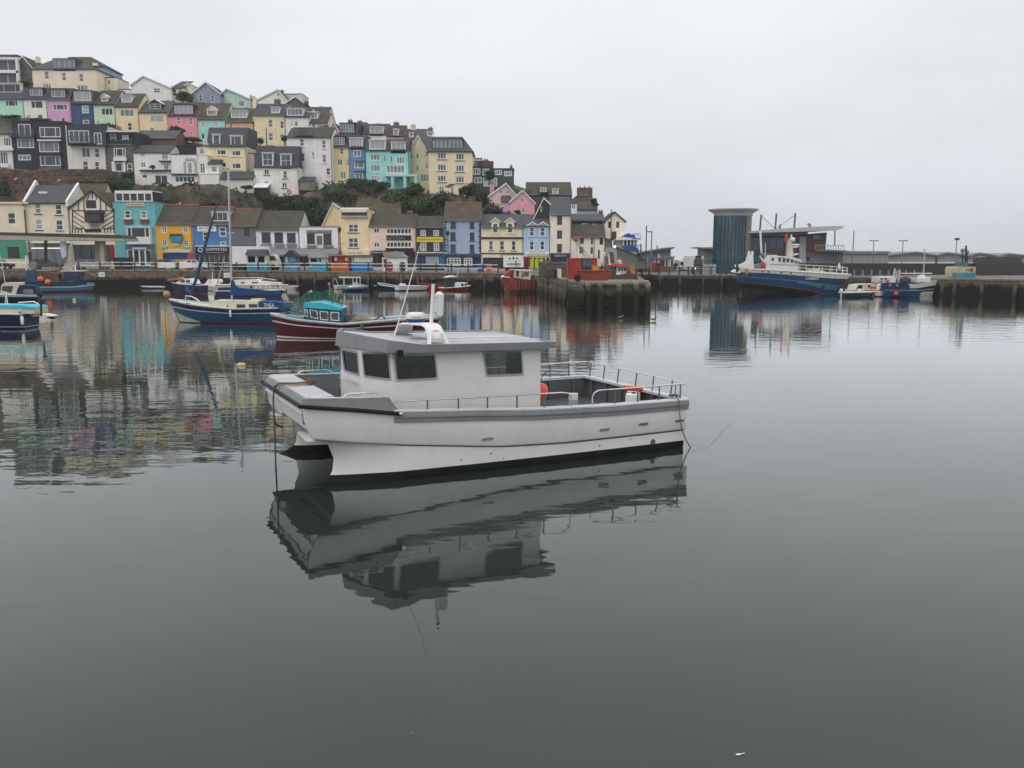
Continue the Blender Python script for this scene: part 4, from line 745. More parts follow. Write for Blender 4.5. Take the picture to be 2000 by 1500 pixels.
house('small yellow terraced house tucked behind the big cream gable', 791, 840, 272, 305, Y3, wc('e8d49a'), ('r', 253), [], dorm=[(799, 808, 260, 268, 'w', 'c2', FW, 3), (834, 846, 258, 266, 'w', 'c2', FW, 3)], rm=SLATE, chim=[(807, 243, 10, 3, wc('d8c490')), (841, 247, 8, 2)])
house('far terraced house with low dark roof on the skyline beside the crest chimney', 676, 712, 254, 292, Y3 + 3, wc('b9b7b0'), ('r', 240), [], rm=MOSSD, chim=[(684, 232, 8, 2, STONEW)])
vrs = random.Random(2)
# ---- middle row on top of the cliff
Y2 = 164
Th = house('white bay-windowed house cut by the left edge below the mint green house', -40, 24, 262, 335, Y2, wc('cfcdc4'), ('s', 250), [(6, 22, 268, 286, 'c3'), (-4, 16, 296, 321, 'c4')], rm=MOSSD, name='cliff_house')
panel(Th, 'balcony_edge', -40, 25, 288, 294, FW, .4); panel(Th, 'balcony_edge', -40, 17, 320, 327, FW, .4)
BLK = paint('black_cladding', (.022, .025, .034), rough=.7, var=.2, bump=.3); GLB = glass_mat('balcony_glass', (.75, .82, .82))
def railing(Th, x0, x1, y0, y1, out=.8, name='balcony', slab=True, gl=GLB, y=0.0):
    a = Th.q(x0, (y0 + y1) / 2, y - out)[0]; b_ = Th.q(x1, (y0 + y1) / 2, y - out)[0]; zt = Th.q(x0, y0, y - out)[1]; zb = Th.q(x0, y1, y - out)[1]
    m_ = MB()
    if slab: m_.box(a, b_, y - out, y - .01, zb - .14, zb)
    m_.bar((a, y - out + .04, zt), (b_, y - out + .04, zt), .07); m_.bar((a, y - out + .04, zt), (a, y, zt), .07); m_.bar((b_, y - out + .04, zt), (b_, y, zt), .07)
    n_ = max(2, int((b_ - a) / 1.1))
    for i in range(n_ + 1): x = a + (b_ - a) * i / n_; m_.box(x - .03, x + .03, y - out + .02, y - out + .08, zb, zt)
    o = Th.p(m_, name, FD if slab else FW, sharp=0, recalc=False)
    g_ = MB(); g_.quad((a, y - out + .05, zb), (b_, y - out + .05, zb), (b_, y - out + .05, zt), (a, y - out + .05, zt)); g_.build('glass_screen', gl, o, sharp=0, recalc=False); return o
Th = house('black clad three storey house with wide white framed windows', 26, 130, 238, 329, Y2, BLK, ('f',), [(35.5, 60, 242, 267, 'c2', 1), (33, 66, 268.5, 289, 't', 3), (35.5, 60, 302, 313, 'c3', 3), (77, 118, 248, 268, 't', 1), (76, 115, 275, 297, 't', 3), (78, 118, 304, 324, 't', 1)], rm=BLK, name='cliff_house', D=9)
railing(Th, 17, 66, 251, 266)
panel(Th, 'bay_skirt', 76, 118, 297, 303, BLK, .35); panel(Th, 'bay_skirt', 77, 120, 325, 331, GREYD, .35); panel(Th, 'canopy', 72, 118, 272.5, 275, FW, .6)
Th = house('dark blue and white house with glass balcony across its upper floor', 130.5, 206, 244, 334, Y2, wc('d3d2c8'), ('f',), [(159, 176.5, 288, 308, 'c2', 1), (184, 195, 289, 308.5, 's', 1), (161, 173, 313.6, 334, 's', 1), (185, 194.5, 315, 336, 's', 1)], rm=BLK, name='cliff_house', D=9)
m_ = MB(); a, b_ = Th.q(130.5, 262, -.9)[0], Th.q(206, 262, -.9)[0]; z0, z1 = Th.q(170, 284, -.9)[1], Th.q(170, 243.5, -.9)[1]; W_ = []
for wx in ((134, 174, 254.5, 278, 'c4'), (183, 198, 259, 282, 'c2')): W_.append((Th.q(wx[0], 265, -.9)[0], Th.q(wx[1], 265, -.9)[0], Th.q(150, wx[3], -.9)[1], Th.q(150, wx[2], -.9)[1], wx[4]))
m_.plate(rect(a, b_, z0, z1), [rect(*w[:4]) for w in W_], XZ, -.9, -.7); m_.box(a, b_, -.7, 0, z0, z1); Th.p(m_, 'upper_floor', paint('navy_cladding', (.03, .045, .07), rough=.6), sharp=0, recalc=False)
for w in W_: window(Th, *w, y=-.84, pane=1)
railing(Th, 133, 183, 266, 279, 1.7)
Th = house('grey stone house with black attic storey and white bay window', 206.5, 262, 282, 346, Y2, STONEW, ('m', 256, .5), [(222, 245, 289, 306, 't', 0), (225, 239, 318, 335, 'p', 0), (248, 259, 319, 340, 's', 1)], rm=BLK, name='cliff_house', D=8, dorm=[(214, 228, 260, 277, 'f', 's', BLK), (237.5, 252.5, 262.5, 279, 'f', 's', BLK)], fm=FW)
panel(Th, 'bay_skirt', 221, 246, 307, 314, FW, .5); panel(Th, 'shutter', 218, 224, 315, 336, FW, .1); panel(Th, 'shutter', 240, 245, 315, 336, FW, .1); panel(Th, 'fascia', 206, 264, 255, 257.5, FW, .7)
house('brown brick outbuilding with grey slate roof above the long white cottage', 264, 344, 270, 292, Y2 + 8, BRICK, ('r', 256), [(283, 293, 272, 284, 'p', 3)], name='cliff_house', rm=SLATE, D=6)
Th = house('long white cottage with black slate roof, Juliet balcony and terrace', 262.5, 334, 298, 362, Y2 - 1, wc('e4e4e2'), ('r', 285), [(273, 283.5, 299.5, 306.6, 'g22', 0), (274.7, 284.5, 316.5, 326.5, 'g22', 0), (315.5, 328.5, 299.5, 313, 'g23', 0), (320, 330, 320, 334, 'g23', 0), (277, 288, 340, 348.5, 'p', 0), (302, 328, 341.5, 361, 'c2', 0)], rm=SLATEB, name='cliff_house', D=6, gutter=False)
panel(Th, 'balcony', 309.5, 333.5, 313.5, 315.5, BLK, .7); panel(Th, 'terrace_edge', 272, 334, 331.5, 334, FD, .5)
Th = house('white flat roofed cottage with sculpted door surround right of the long cottage', 334.5, 384.5, 302, 361, Y2 - 1.5, wc('e6e6e4'), ('f',), [(366.5, 375, 318, 338.5, 'g24', 0), (342, 381, 344, 356.5, 'c5', 0)], rm=FD, name='cliff_house', D=5)
for a, b_, c, d_ in ((361.5, 380.5, 309, 313.5), (358.5, 362.5, 315, 337), (379.5, 383.5, 315, 337)): panel(Th, 'stucco_ornament', a, b_, c, d_, paint('stucco_grey', (.4, .39, .36), var=.3, scale=6), .12)
panel(Th, 'terrace_edge', 334, 386, 339, 341.5, FD, .5)
Th = house('narrow white cottage block with dark decorated window below the flag', 385, 406.5, 303.5, 361, Y2 - 1.2, wc('e4e4e2'), ('f',), [(390, 401, 319, 338.5, 'g23', 0)], rm=FW, name='cliff_house', D=5)
house('plain white blank-walled outbuilding right of the narrow cottage', 391, 428, 340, 361, Y2 - 2, wc('e0e0dc'), ('f',), [], rm=FW, name='outbuilding', D=4)
house('low white porch with leaning dark roof beside the cream mansard house', 407, 427, 320, 342, Y2 - 1.4, wc('d9d9d4'), ('s', 308), [(412, 424, 324, 337, 'c3', 1)], rm=MOSSD, name='outbuilding', D=4)
house('small cream flat roofed annex at the left of the cream mansard house', 384, 406, 287, 305, Y2 + 3, wc('ddd6b8'), ('f',), [(389.5, 400, 289, 302, 'c2')], rm=MOSSD, name='outbuilding', D=4)
house('black roofed lean-to between brick outbuilding and cream annex', 345, 384, 285, 302, Y2 + 3.5, BLK, ('f',), [], rm=BLK, name='outbuilding', D=4)
Th = house('cream house with grey mansard roof and two white dormers behind the flag', 405.5, 482, 286, 340, Y2 + 1, wc('e6dba6'), ('m', 249, 1.6), [(423.7, 442, 292, 303, 'l', 1), (452.5, 470.5, 293.6, 305, 'l', 1), (425, 442, 317, 327.5, 'l', 0), (453, 471, 318.3, 330, 'l', 0)], rm=SLATE, name='cliff_house', D=8, dorm=[(415, 430, 262.5, 282, 'w', 'p', FW, 1), (449.5, 473, 265, 284, 'w', 'l', FW, 1)], sill=FW)
house('pale concrete balcony block between the cream and the white mansard houses', 482.5, 497, 300, 345, Y2 + 2, wc('c3c1b6'), ('f',), [], rm=MOSSD, name='outbuilding', D=5)
house('low white garage under a dark slate roof beside the yacht mast', 430, 496, 349, 364, Y2 - 2, wc('cfcec8'), ('r', 336), [], rm=SLATE, name='outbuilding', D=5)
LBM = paint('lifebuoy_red', (.6, .05, .04), rough=.5)
Th = house('white house with steep dark mansard roof and red lifebuoy on its wall', 498, 584, 327, 388, Y2 - 1, wc('dededb'), ('m', 285.5, 1.8), [(515.5, 526, 330, 341.5, 'c2', 0), (552.8, 561, 333.7, 348.5, 's', 1), (515.5, 525, 353.6, 363.5, 'c2', 0), (550.5, 560.6, 356, 366.6, 'c2', 0), (551.5, 560.6, 376, 384, 'c2', 0)], rm=SLATEB, name='cliff_house', D=8, dorm=[(512, 533.7, 298.5, 324, 'w', 'g22', FW, 1), (547.6, 569, 301, 326, 'w', 'g22', FW, 1)], sill=FD)
x_, z_ = Th.q(564.5, 374.5, -.1); m_ = MB(); m_.tube([(x_ + .32 * math.cos(a * math.pi / 8), -.1, z_ + .32 * math.sin(a * math.pi / 8)) for a in range(17)], .09, 6); L_ = T('lifebuoy', 'red and white lifebuoy ring hanging on the white mansard house', 'lifebuoy', Th.loc + Vector((x_, -.1, z_))); o = m_.build('ring', LBM, L_.o); o.location = (-x_, .1, -z_)
Th = house('dark blue shed with pale sloping roof edge at the foot of the white mansard house', 496, 522, 366, 377, Y2 - 3, BLK, ('s', 356), [], rm=FW, name='shed', cat='shed', D=3)
Th = house('tall white four storey house with mossy roof and glass roof terrace', 563, 649, 268, 388, Y2 + 2, wc('e3e3e1'), ('r', 250), [(585, 594.5, 270.5, 286), (628, 637, 274, 290), (586, 595.5, 299, 315.5), (629, 637.5, 302, 318), (609.6, 613.6, 297, 305), (586.5, 594.5, 324, 338), (637, 645, 327.6, 342)], rm=MOSSD, name='cliff_house', D=8, sill=FW, chim=[(570, 240, 9, 1, wc('dcdcd8')), (637, 242, 8, 2)])
railing(Th, 575, 610, 251, 264.5, .5, gl=GLB, y=0)
panel(Th, 'roof_terrace_door', 581, 601, 250.5, 262, PANES[1], .1, y=.6)
Th = T('conservatory', 'timber framed glazed lean-to on the face of the tall white house', 'conservatory', at(600, 371, Y2 - .2)); a, z1 = Th.q(585.5, 344); b_, z2 = Th.q(616, 355)
m_ = MB(); m_.plate(rect(a, b_, 0, z2), [rect(a + .15, a + 2.1, .3, z2 - .15), rect(a + 2.25, b_ - .12, .3, z2 - .15)], XZ, -1.6, -1.5); m_.box(a, a + .08, -1.5, 2, 0, z2); m_.box(b_ - .08, b_, -1.5, 2, 0, z2); m_.box(a, b_, -1.6, 2, -.2, 0); Th.p(m_, 'frame', paint('weathered_timber', (.2, .17, .12), var=.3)); m_ = MB(); m_.box(a, b_, -1.45, -1.42, 0, z2); Th.p(m_, 'glazing', PANES[3])
m_ = MB(); m_.hexa([(a, -1.7, z2), (b_, -1.7, z2), (b_ - .3, 2, z1), (a, 2, z1), (a, -1.7, z2 + .1), (b_, -1.7, z2 + .1), (b_ - .3, 2, z1 + .1), (a, 2, z1 + .1)]); Th.p(m_, 'roof', SLATE)
house('lemon yellow terraced house with small slate roof balcony', 649, 683.5, 288, 352, Y2 + 4, wc('efdf9c'), ('m', 262, 1.6), [(663.7, 670.8, 289.5, 301), (658.5, 669, 310, 323, 'c2'), (677, 682.6, 310, 323), (664, 676, 335, 350, 'c2', 3)], dorm=[(652, 674, 266.5, 284, 'f', 'c4', SLATEB, 3)], rm=SLATEB, name='terraced_house', D=7, fm=FW)
Th = house('denim blue terraced house with projecting oriel window', 683.7, 715, 288.5, 354, Y2 + 3.5, wc('5c88b8'), ('m', 264, 1.6), [(690, 705, 293, 306, 'c2', 3), (692, 711, 314.5, 328.5, 'l', 3), (693, 709, 337, 351, 'c2', 3)], dorm=[(682.5, 709, 269.5, 288, 'w', 'c4', FW, 2)], rm=SLATEB, name='terraced_house', D=7, fm=FW)
panel(Th, 'oriel', 690, 713, 329, 334, wc('5c88b8'), .5); panel(Th, 'oriel', 690, 713, 311.5, 314, wc('5c88b8'), .5)
TURQ = wc('82d0cc')
Th = house('turquoise four storey house with columned porch and wide white dormers', 715, 799.5, 294, 366, Y2 + 2, TURQ, ('m', 272, 1.6), [(723, 742.5, 300.5, 313.5, 'c3', 3), (773.7, 791.3, 306, 319.6, 'c3', 3), (749, 753.5, 303, 315, 'p', 3), (762, 767, 305, 317, 'p', 3), (724, 743, 321.3, 335, 'c3', 3), (754.6, 790.5, 322, 338.6, 'c5', 3), (724, 743, 342, 354.5, 'c3', 2)], dorm=[(721, 753, 273.5, 292, 'w', 'c3', FW, 2), (764, 792, 278, 296, 'w', 'c3', FW, 2)], rm=SLATE, name='cliff_house', D=8)
a = Th.q(751, 342, -2.4)[0]; b_ = Th.q(815, 342, -2.4)[0]; z1, z0 = Th.q(780, 340, -2.4)[1], Th.q(780, 344.5, -2.4)[1]; m_ = MB(); m_.box(a, b_, -2.4, .0, z0, z1); Th.p(m_, 'porch_roof', wc('a5d0c8'))
for c in (766.5, 790.5, 812): x_ = Th.q(c, 355, -2.3)[0]; m_ = MB(); m_.box(x_ - .28, x_ + .28, -2.35, -1.8, -1.4, z0); Th.p(m_, 'column', TURQ)
CREAM = wc('f0e2ba')
Th = house('big cream four storey block of flats with slate roof and long glazed dormer', 838.5, 922, 297, 384, Y2, CREAM, ('h', 268, 822, 903), [(854, 871.6, 297.5, 311, 'c3', 1), (890, 906.8, 299, 313, 'c3', 1), (854, 871.6, 320, 333.5, 'c3', 1), (890, 906.8, 322, 335.5, 'c3', 1), (854, 871.6, 342, 355.5, 'c3', 1), (890, 906.8, 343.5, 357.5, 'c3', 1), (857, 867, 363.5, 378, 'c2', 3), (894, 904, 365.5, 380, 'c2', 3)], dorm=[(845, 903.6, 271.5, 291, 'f', 'c7', SLATEB, 3)], rm=SLATE, name='block_of_flats', cat='block of flats', D=9, sill=paint('sill_brown', (.2, .15, .1)))
# gabled west side of the flats, turned toward the left
gp = at(838.5, 384, Y2); gq = at(797, 384, Y2 + 12)
d2 = gp - gq; d2.z = 0; yaw_ = math.atan2(d2.y, d2.x)
Th = house('plain cream gable end of the big block of flats with small side windows', 797, 838.5, 300, 384, Y2 + 5, wc('d9ceaa'), ('g', 817, 265.5, 296), [(802, 806.5, 302, 309), (813, 817.5, 300, 309), (831, 836, 296, 305.5), (831, 836, 318.5, 330), (813, 817.5, 323, 333), (820.5, 838, 339, 355, 'c3', 3)], name='gable_wing', D=7, yaw=-.25, rm=SLATE, sink=2)
house('dark slate clad house with white windows right of the cream flats', 922.5, 958, 326, 378, Y2 + 3, paint('green_slate_cladding', (.06, .068, .068), var=.2), ('f',), [(923.5, 938, 328.6, 341, 'c3', 3), (942.5, 956, 329.5, 342.5, 'c2', 3), (926, 941, 346, 357.5, 'c2', 3), (944, 957, 347, 364, 'c2', 2)], name='cliff_house', D=8, rm=SLATE, fm=FW)
house('dark slate terrace end with sloping gable and two white windows', 958, 1004, 330, 384, Y2 + 4, MATS['green_slate_cladding'], ('f',), [(959, 971, 347, 364, 'c2', 2), (966, 980, 332, 341.6, 'c3', 3), (984.5, 999.5, 334, 344, 'c3', 3)], name='cliff_house', D=8, rm=SLATE, fm=FW, chim=[(998.5, 321, 4.5, 1), (949, 310, 10, 3, BRICK)])
house('small purple brown house above the dark slate clad house', 922.5, 963, 316, 330, Y2 + 9, paint('maroon_render', (.13, .06, .06)), ('f',), [(927, 932, 317, 324)], name='cliff_house', D=5, rm=SLATE)
house('pale grey roofed top house peeping over the dark slate terrace', 922, 941, 310, 320, Y2 + 12, wc('b5b9c2'), ('f',), [], name='cliff_house', D=5, rm=SLATE)
PINK = wc('e9b6bd'); PINK2 = wc('e8bcc6')
house('dusty pink house with tall chimney left of the bright pink gable', 951, 1007, 386, 425, Y2 - 1, wc('cdb2ae'), ('g', 988.5, 358.5, 380), [(974.5, 981.5, 371, 378, 'c2', 0), (988, 995, 372, 379, 'c2', 3)], name='gabled_house', D=8, rm=MOSSD, chim=[(961, 356, 8.5, 1, wc('d0b0ac'))])
house('mustard yellow wall strip between the dusty pink and lilac houses', 964, 979.5, 397, 424, Y2 - 5, wc('c9b25a'), ('f',), [(974, 976, 407, 414, 'p', 0)], name='house_wing', D=4, rm=FW)
house('lilac side wall under a slate roof beside the bright pink gable', 979.5, 996, 394, 424, Y2 - 5, wc('c3a5c6'), ('s', 378), [], name='house_wing', D=6, rm=MOSSD)
house('bright pink gabled house with two small windows', 996, 1044, 394, 424, Y2 - 5.5, wc('efa6b6'), ('g', 1020.5, 372.5, 396), [(1017, 1023, 386.5, 394.5, 'c2', 0), (1018.5, 1025.5, 405.5, 416, 'c2', 3)], name='gabled_house', D=8, rm=MOSSD)
house('long dark house with white window bays on the right shoulder of the hill', 1028, 1117, 380, 410, Y2 + 4, paint('charcoal_render', (.07, .07, .068)), ('r', 357), [(1030, 1036, 371, 378)], dorm=[(1055, 1067.5, 367, 378, 'w', 'c2', FW, 2), (1078.5, 1091, 369, 380, 'w', 'c2', FW, 2)], name='hilltop_house', D=9, rm=MOSSD)
house('dark stone building with massive chimneys at the end of the hill', 1126, 1157, 385, 415, Y2 + 3, STONEW, ('f',), [], name='hilltop_house', D=7, rm=MOSSD, chim=[(1142, 363, 30, 3, STONEW)])
house('low dark slate house stepping down right of the massive chimney', 1106, 1167, 401, 425, Y2 + 1, STONEW, ('h', 384, 1125, 1150), [], name='hilltop_house', D=7, rm=SLATEB)
house('white bay house with brown roof beside the low blue wall', 1111, 1127, 398, 424, Y2 - 2, wc('dcdcd6'), ('f',), [(1111.5, 1125, 398.5, 408.5, 'c3', 3)], name='hilltop_house', D=5, rm=MOSSD)
house('sky blue walled cottage under a low brown roof', 1127, 1167, 409, 424, Y2 - 2, wc('8fb0da'), ('r', 396), [], name='hilltop_house', D=6, rm=MOSSY)
RETW = M('retaining_stone', (.13, .088, .066), rough=.95, var=.45, scale=1.2, streak=.35, bump=.9, bscale=4, col2=(.075, .06, .05))
for x0, x1, y0, y1, lab in ((-40, 78, 331, 372, 'grey brown retaining wall below the black clad house at the left edge'), (78, 203, 329, 368, 'reddish stone retaining wall below the dark blue and white house')):
    Th = T('retaining_wall', lab, 'wall', at((x0 + x1) / 2, y1, 157)); a, b_ = Th.q(x0, y1)[0], Th.q(x1, y1)[0]; zt = Th.q(x0, y0)[1]; m_ = MB(); m_.box(a, b_, 0, 6, -3, zt - .1); Th.p(m_, 'core', RETW, sharp=0); ms2 = {}
    for row in range(int(zt / .55)):
        x = a
        while x < b_ - .5: w = vrs.choice((.8, 1.0, 1.3)); block('stone', Vector((x + w / 2, -vrs.uniform(.03, .14), .3 + row * .55)), Vector((1, 0, 0)), w, .5, .1, RETW, Th.o, ms2); x += w
# ---- waterfront row
Y1 = 147
BROWNW = paint('downpipe_brown', (.08, .05, .04)); TIMB = paint('black_timber', (.02, .018, .017), rough=.7); NAVY = paint('navy_sign', (.012, .014, .045), rough=.45); GREYA = paint('grey_awning', (.2, .2, .215), rough=.9)
TEAL = wc('5fb0b6'); FB2 = paint('flower_box', (.09, .06, .05), var=.4, scale=8)
def shopfront(Th, x0, x1, y0, y1, n_, mat, y=-.05, pane=0, bars=FD):
    a, b_ = Th.q(x0, (y0 + y1) / 2, y)[0], Th.q(x1, (y0 + y1) / 2, y)[0]; zt, zb = Th.q((x0 + x1) / 2, y0, y)[1], Th.q((x0 + x1) / 2, y1, y)[1]
    m_ = MB(); w = (b_ - a) / n_; fr = min(.12, w * .12)
    m_.plate(rect(a, b_, zb, zt), [rect(a + i * w + fr, a + (i + 1) * w - fr, zb + (.45 if i % 3 != 2 else .08), zt - .15) for i in range(n_)], XZ, y - .12, y)
    o = Th.p(m_, 'shopfront', mat, sharp=0, recalc=False)
    m_ = MB(); m_.quad((a, y - .05, zb), (b_, y - .05, zb), (b_, y - .05, zt), (a, y - .05, zt)); m_.build('shop_glass', PANES[pane], o, sharp=0, recalc=False); return o
Th = house('cream flat fronted shop building with roof terrace and green ground floor at the left edge', -60, 52, 395, 523, Y1, wc('efe3c8'), ('f',), [(14.7, 30.5, 415, 438)], name='shop_building', cat='building', D=9, rm=CONC, fm=FW)
panel(Th, 'ground_floor', -60, 52, 468, 505, wc('2f9a78'), .06); panel(Th, 'shutter', 15, 37, 482, 504, FD, .12); panel(Th, 'cornice', -60, 54, 395, 398, wc('efe3c8'), .3); panel(Th, 'drainpipe', 48.5, 50.8, 409, 468, BROWNW, .12); panel(Th, 'terrace_wall', -60, 32, 384, 394, paint('terrace_brown', (.06, .03, .03)), .05, y=1.5)
Th = house('cream house with slate roof, single skylight and four sash windows', 52, 138, 396, 523, Y1 + .3, wc('f0e4ca'), ('r', 363), [(67.6, 80.6, 396.8, 417.5), (107.5, 121, 399, 419.5), (69, 83, 428, 449), (109, 123.4, 429, 450)], name='shop_building', cat='building', rm=SLATE, sill=FD, fm=FW)
panel(Th, 'skylight', 75, 92, 374, 379.5, FW, .1, y=2.1)
for x_ in (20, 134):    # parapet gables
    pass
a = Th.q(21, 380, 4)[0]; zt = Th.q(30, 352, 4)[1]; m_ = MB(); m_.loft([[(Th.a - .1, -.3, Th.ze - .6), (Th.a + .25, -.3, Th.ze - .6), (Th.a + .25, -.3, Th.ze + .2), (Th.a - .1, -.3, Th.ze + .2)], [(Th.a - .1, 4, Th.ze - .6), (Th.a + .25, 4, Th.ze - .6), (Th.a + .25, 4, zt - .0), (Th.a - .1, 4, zt - .0)], [(Th.a - .1, 8, Th.ze - .6), (Th.a + .25, 8, Th.ze - .6), (Th.a + .25, 8, Th.ze), (Th.a - .1, 8, Th.ze)]], True, True); Th.p(m_, 'parapet_gable', wc('ecece8'), sharp=0)
m_ = MB(); m_.loft([[(Th.b - .25, -.4, Th.ze - .6), (Th.b + .1, -.4, Th.ze - .6), (Th.b + .1, -.4, Th.ze + .35), (Th.b - .25, -.4, Th.ze + .35)], [(Th.b - .25, 4, Th.ze - .6), (Th.b + .1, 4, Th.ze - .6), (Th.b + .1, 4, zt - .4), (Th.b - .25, 4, zt - .4)]], True, True); Th.p(m_, 'parapet_gable', wc('ecece8'), sharp=0)
LAMP = bpy.data.materials.new('lit_tube'); LAMP.use_nodes = True; LAMP.node_tree.nodes['Principled BSDF'].inputs['Emission Color'].default_value = (1, .85, .6, 1); LAMP.node_tree.nodes['Principled BSDF'].inputs['Emission Strength'].default_value = 1.3
sf_ = shopfront(Th, 55, 138, 472, 520, 5, paint('shop_grey', (.2, .19, .18)), pane=3); panel(Th, 'shop_light', 61, 118, 484, 485.4, LAMP, .25); panel(Th, 'awning', 60, 138, 472, 475, FW, .9)
Th = house('black and cream half-timbered house with pointed gable and dark oriel window', 140, 224, 407, 523, Y1, wc('f0ead0'), ('g', 180, 373), [(168, 188, 391, 407, 'c3', 0)], name='shop_building', cat='building', D=8, rm=MOSSY, fm=TIMB)
panel(Th, 'oriel_window', 165, 198, 416, 434, TIMB, .9); panel(Th, 'oriel_glass', 168, 195, 418, 432, PANES[0], .93)
for i in range(1, 4): panel(Th, 'oriel_bar', 168 + i * 6.6, 169 + i * 6.6, 418, 432, FD, .96)
panel(Th, 'oriel_roof', 163, 200, 411.5, 416, MOSSD, 1.0); panel(Th, 'pub_sign', 176, 192, 437, 446.5, paint('sign_grey', (.35, .37, .4)), .3, body='MARITIME', tm=NAVY, box=(.1, .9, .3, .7)); panel(Th, 'dark_beam', 165, 197, 447, 453, TIMB, .15)
def beam(Th, p, q, w=1.4, y=-.05, mat=TIMB):
    a = Th.q(*p, y); b_ = Th.q(*q, y); m_ = MB(); m_.bar((a[0], y, a[1]), (b_[0], y, b_[1]), w * Y1 / FPX, .1); return Th.p(m_, 'beam', mat, sharp=0, recalc=False)
for p_, q_ in (((142, 411), (222, 411)), ((144, 446), (165, 446)), ((198, 446), (222, 446)), ((153, 396), (153, 410)), ((164, 388), (164, 410)), ((196, 388), (196, 410)), ((207, 396), (207, 410)), ((174, 382), (170, 390)), ((186, 382), (190, 390)), ((180, 375), (180, 388)), ((141.5, 408), (141.5, 455)), ((222.5, 408), (222.5, 455))): beam(Th, p_, q_)
for k in range(4):
    beam(Th, (143, 412 + k * 9.5), (164, 426 + k * 9.5) if k < 3 else (158, 448), 1.3); beam(Th, (221, 412 + k * 9.5), (199, 426 + k * 9.5) if k < 3 else (205, 448), 1.3)
for x_ in (147, 153, 159, 204, 210, 216): beam(Th, (x_, 447), (x_, 455), 1.2)
shopfront(Th, 141, 216, 478, 520, 4, paint('pub_brown', (.05, .03, .03)), pane=0); panel(Th, 'red_pillar', 214, 223, 478, 508, paint('pub_red', (.3, .02, .03)), .15)
house('brown pitched roof block behind the half-timbered gable and cream slate house', 100, 196, 405, 470, Y1 + 5, wc('cfc6ae'), ('r', 360), [], name='shop_building', cat='building', D=8, rm=MOSSY, chim=[(199, 362, 9, 2)], gutter=False)
house('low dark roofed link between the half-timbered house and the teal building', 204, 226, 400, 470, Y1 + 3, wc('cfc6ae'), ('s', 372), [], name='shop_building', cat='building', D=8, rm=SLATE, gutter=False)
Th = house('teal building with glazed roof terrace, hanging baskets and white bay', 224, 305.5, 395, 521, Y1, TEAL, ('f',), [(243, 255.5, 411, 426.5), (274.6, 287, 411.5, 426.5)], name='shop_building', cat='building', D=9, rm=CONC, fm=FW, sill=FW)
m_ = MB(); a, b_ = Th.q(225, 385, 1)[0], Th.q(298, 385, 1)[0]; zt, zb = Th.q(260, 374, 1)[1], Th.q(260, 395, 1)[1]
m_.plate(rect(a, b_, zb, zt), [rect(a + .2 + i * (b_ - a - .2) / 5, a + (i + 1) * (b_ - a - .2) / 5, zb + .25, zt - .35) for i in range(5)], XZ, .9, 1.0); m_.box(a, b_, .9, 5, zt, zt + .15); o = Th.p(m_, 'roof_terrace', FW, sharp=0); m_ = MB(); m_.box(a, b_, 1.1, 5, zb, zt); m_.build('terrace_glass', PANES[0], o)
panel(Th, 'name_board', 246, 282, 396, 403, paint('cream_sign', (.6, .5, .35)), .15, body='THE  PRINCE  WILLIAM', tm=BROWNW, box=(.05, .95, .3, .7))
for x_ in (242, 273.5): panel(Th, 'flower_box', x_, x_ + 16, 428, 437, FB2, .35)
m_ = MB(); a, b_ = Th.q(247, 453, -.8)[0], Th.q(293, 453, -.8)[0]; zt, zb = Th.q(270, 444, -.8)[1], Th.q(270, 477, -.8)[1]; zm = Th.q(270, 463.5, -.8)[1]
m_.plate(rect(a, b_, zb, zt), [rect(a + .2, a + .75, zm + .1, zt - .15), rect(a + .9, b_ - .9, zm + .1, zt - .15), rect(b_ - .75, b_ - .2, zm + .1, zt - .15)], XZ, -.8, -.7); m_.box(a, a + .1, -.7, 0, zb, zt); m_.box(b_ - .1, b_, -.7, 0, zb, zt); m_.box(a - .15, b_ + .15, -.95, 0, zt, zt + .15); o = Th.p(m_, 'bay_window', FW, sharp=0); m_ = MB(); m_.box(a + .1, b_ - .1, -.66, -.6, zb, zt); m_.build('bay_glass', PANES[0], o)
panel(Th, 'shop_fascia', 245, 296, 478, 487, paint('slate_blue_sign', (.07, .1, .2)), .5); panel(Th, 'sign_letters', 258, 286, 483.5, 486, FW, .56); shopfront(Th, 250, 296, 487, 520, 4, FW, y=-.3, pane=0)
YEL = wc('ffbe1e'); YEL.node_tree
YEL2 = paint('sunflower_render', (.78, .40, .035), rough=.85, var=.05, streak=.08, spec=.3)
Th = house('bright yellow house with mossy slate roof and small square windows', 307, 377, 437.5, 521, Y1, YEL2, ('r', 402, 't'), [(315.5, 326, 440.5, 454.5, 'g23', 0), (357, 367.5, 442, 455.5, 'g23', 0), (316.4, 326.6, 467.5, 481, 'g23', 0), (358.5, 368, 468.5, 482, 'g23', 0)], name='shop_building', cat='building', D=8, rm=MOSSD, fm=FW)
panel(Th, 'flower_garland', 331, 355, 456.5, 463, FB2, .3); m_ = MB(); x_, z_ = Th.q(343, 466, -.4); m_.prism([(-1.2, .35), (1.2, .35), (.9, -.55), (-.8, -.55)], lambda u, v, w: (x_ + u, w, z_ + v), -.5, -.1); Th.p(m_, 'boat_ornament', paint('ornament_blue', (.04, .25, .35), var=.3, scale=3))
panel(Th, 'hanging_sign', 337, 349, 470.5, 481, paint('pale_sign', (.55, .6, .6)), .15); panel(Th, 'window_planter', 315, 327, 481, 485, paint('turquoise_trim', (.1, .45, .42)), .2); panel(Th, 'window_planter', 358, 369, 482, 486, MATS['turquoise_trim'], .2)
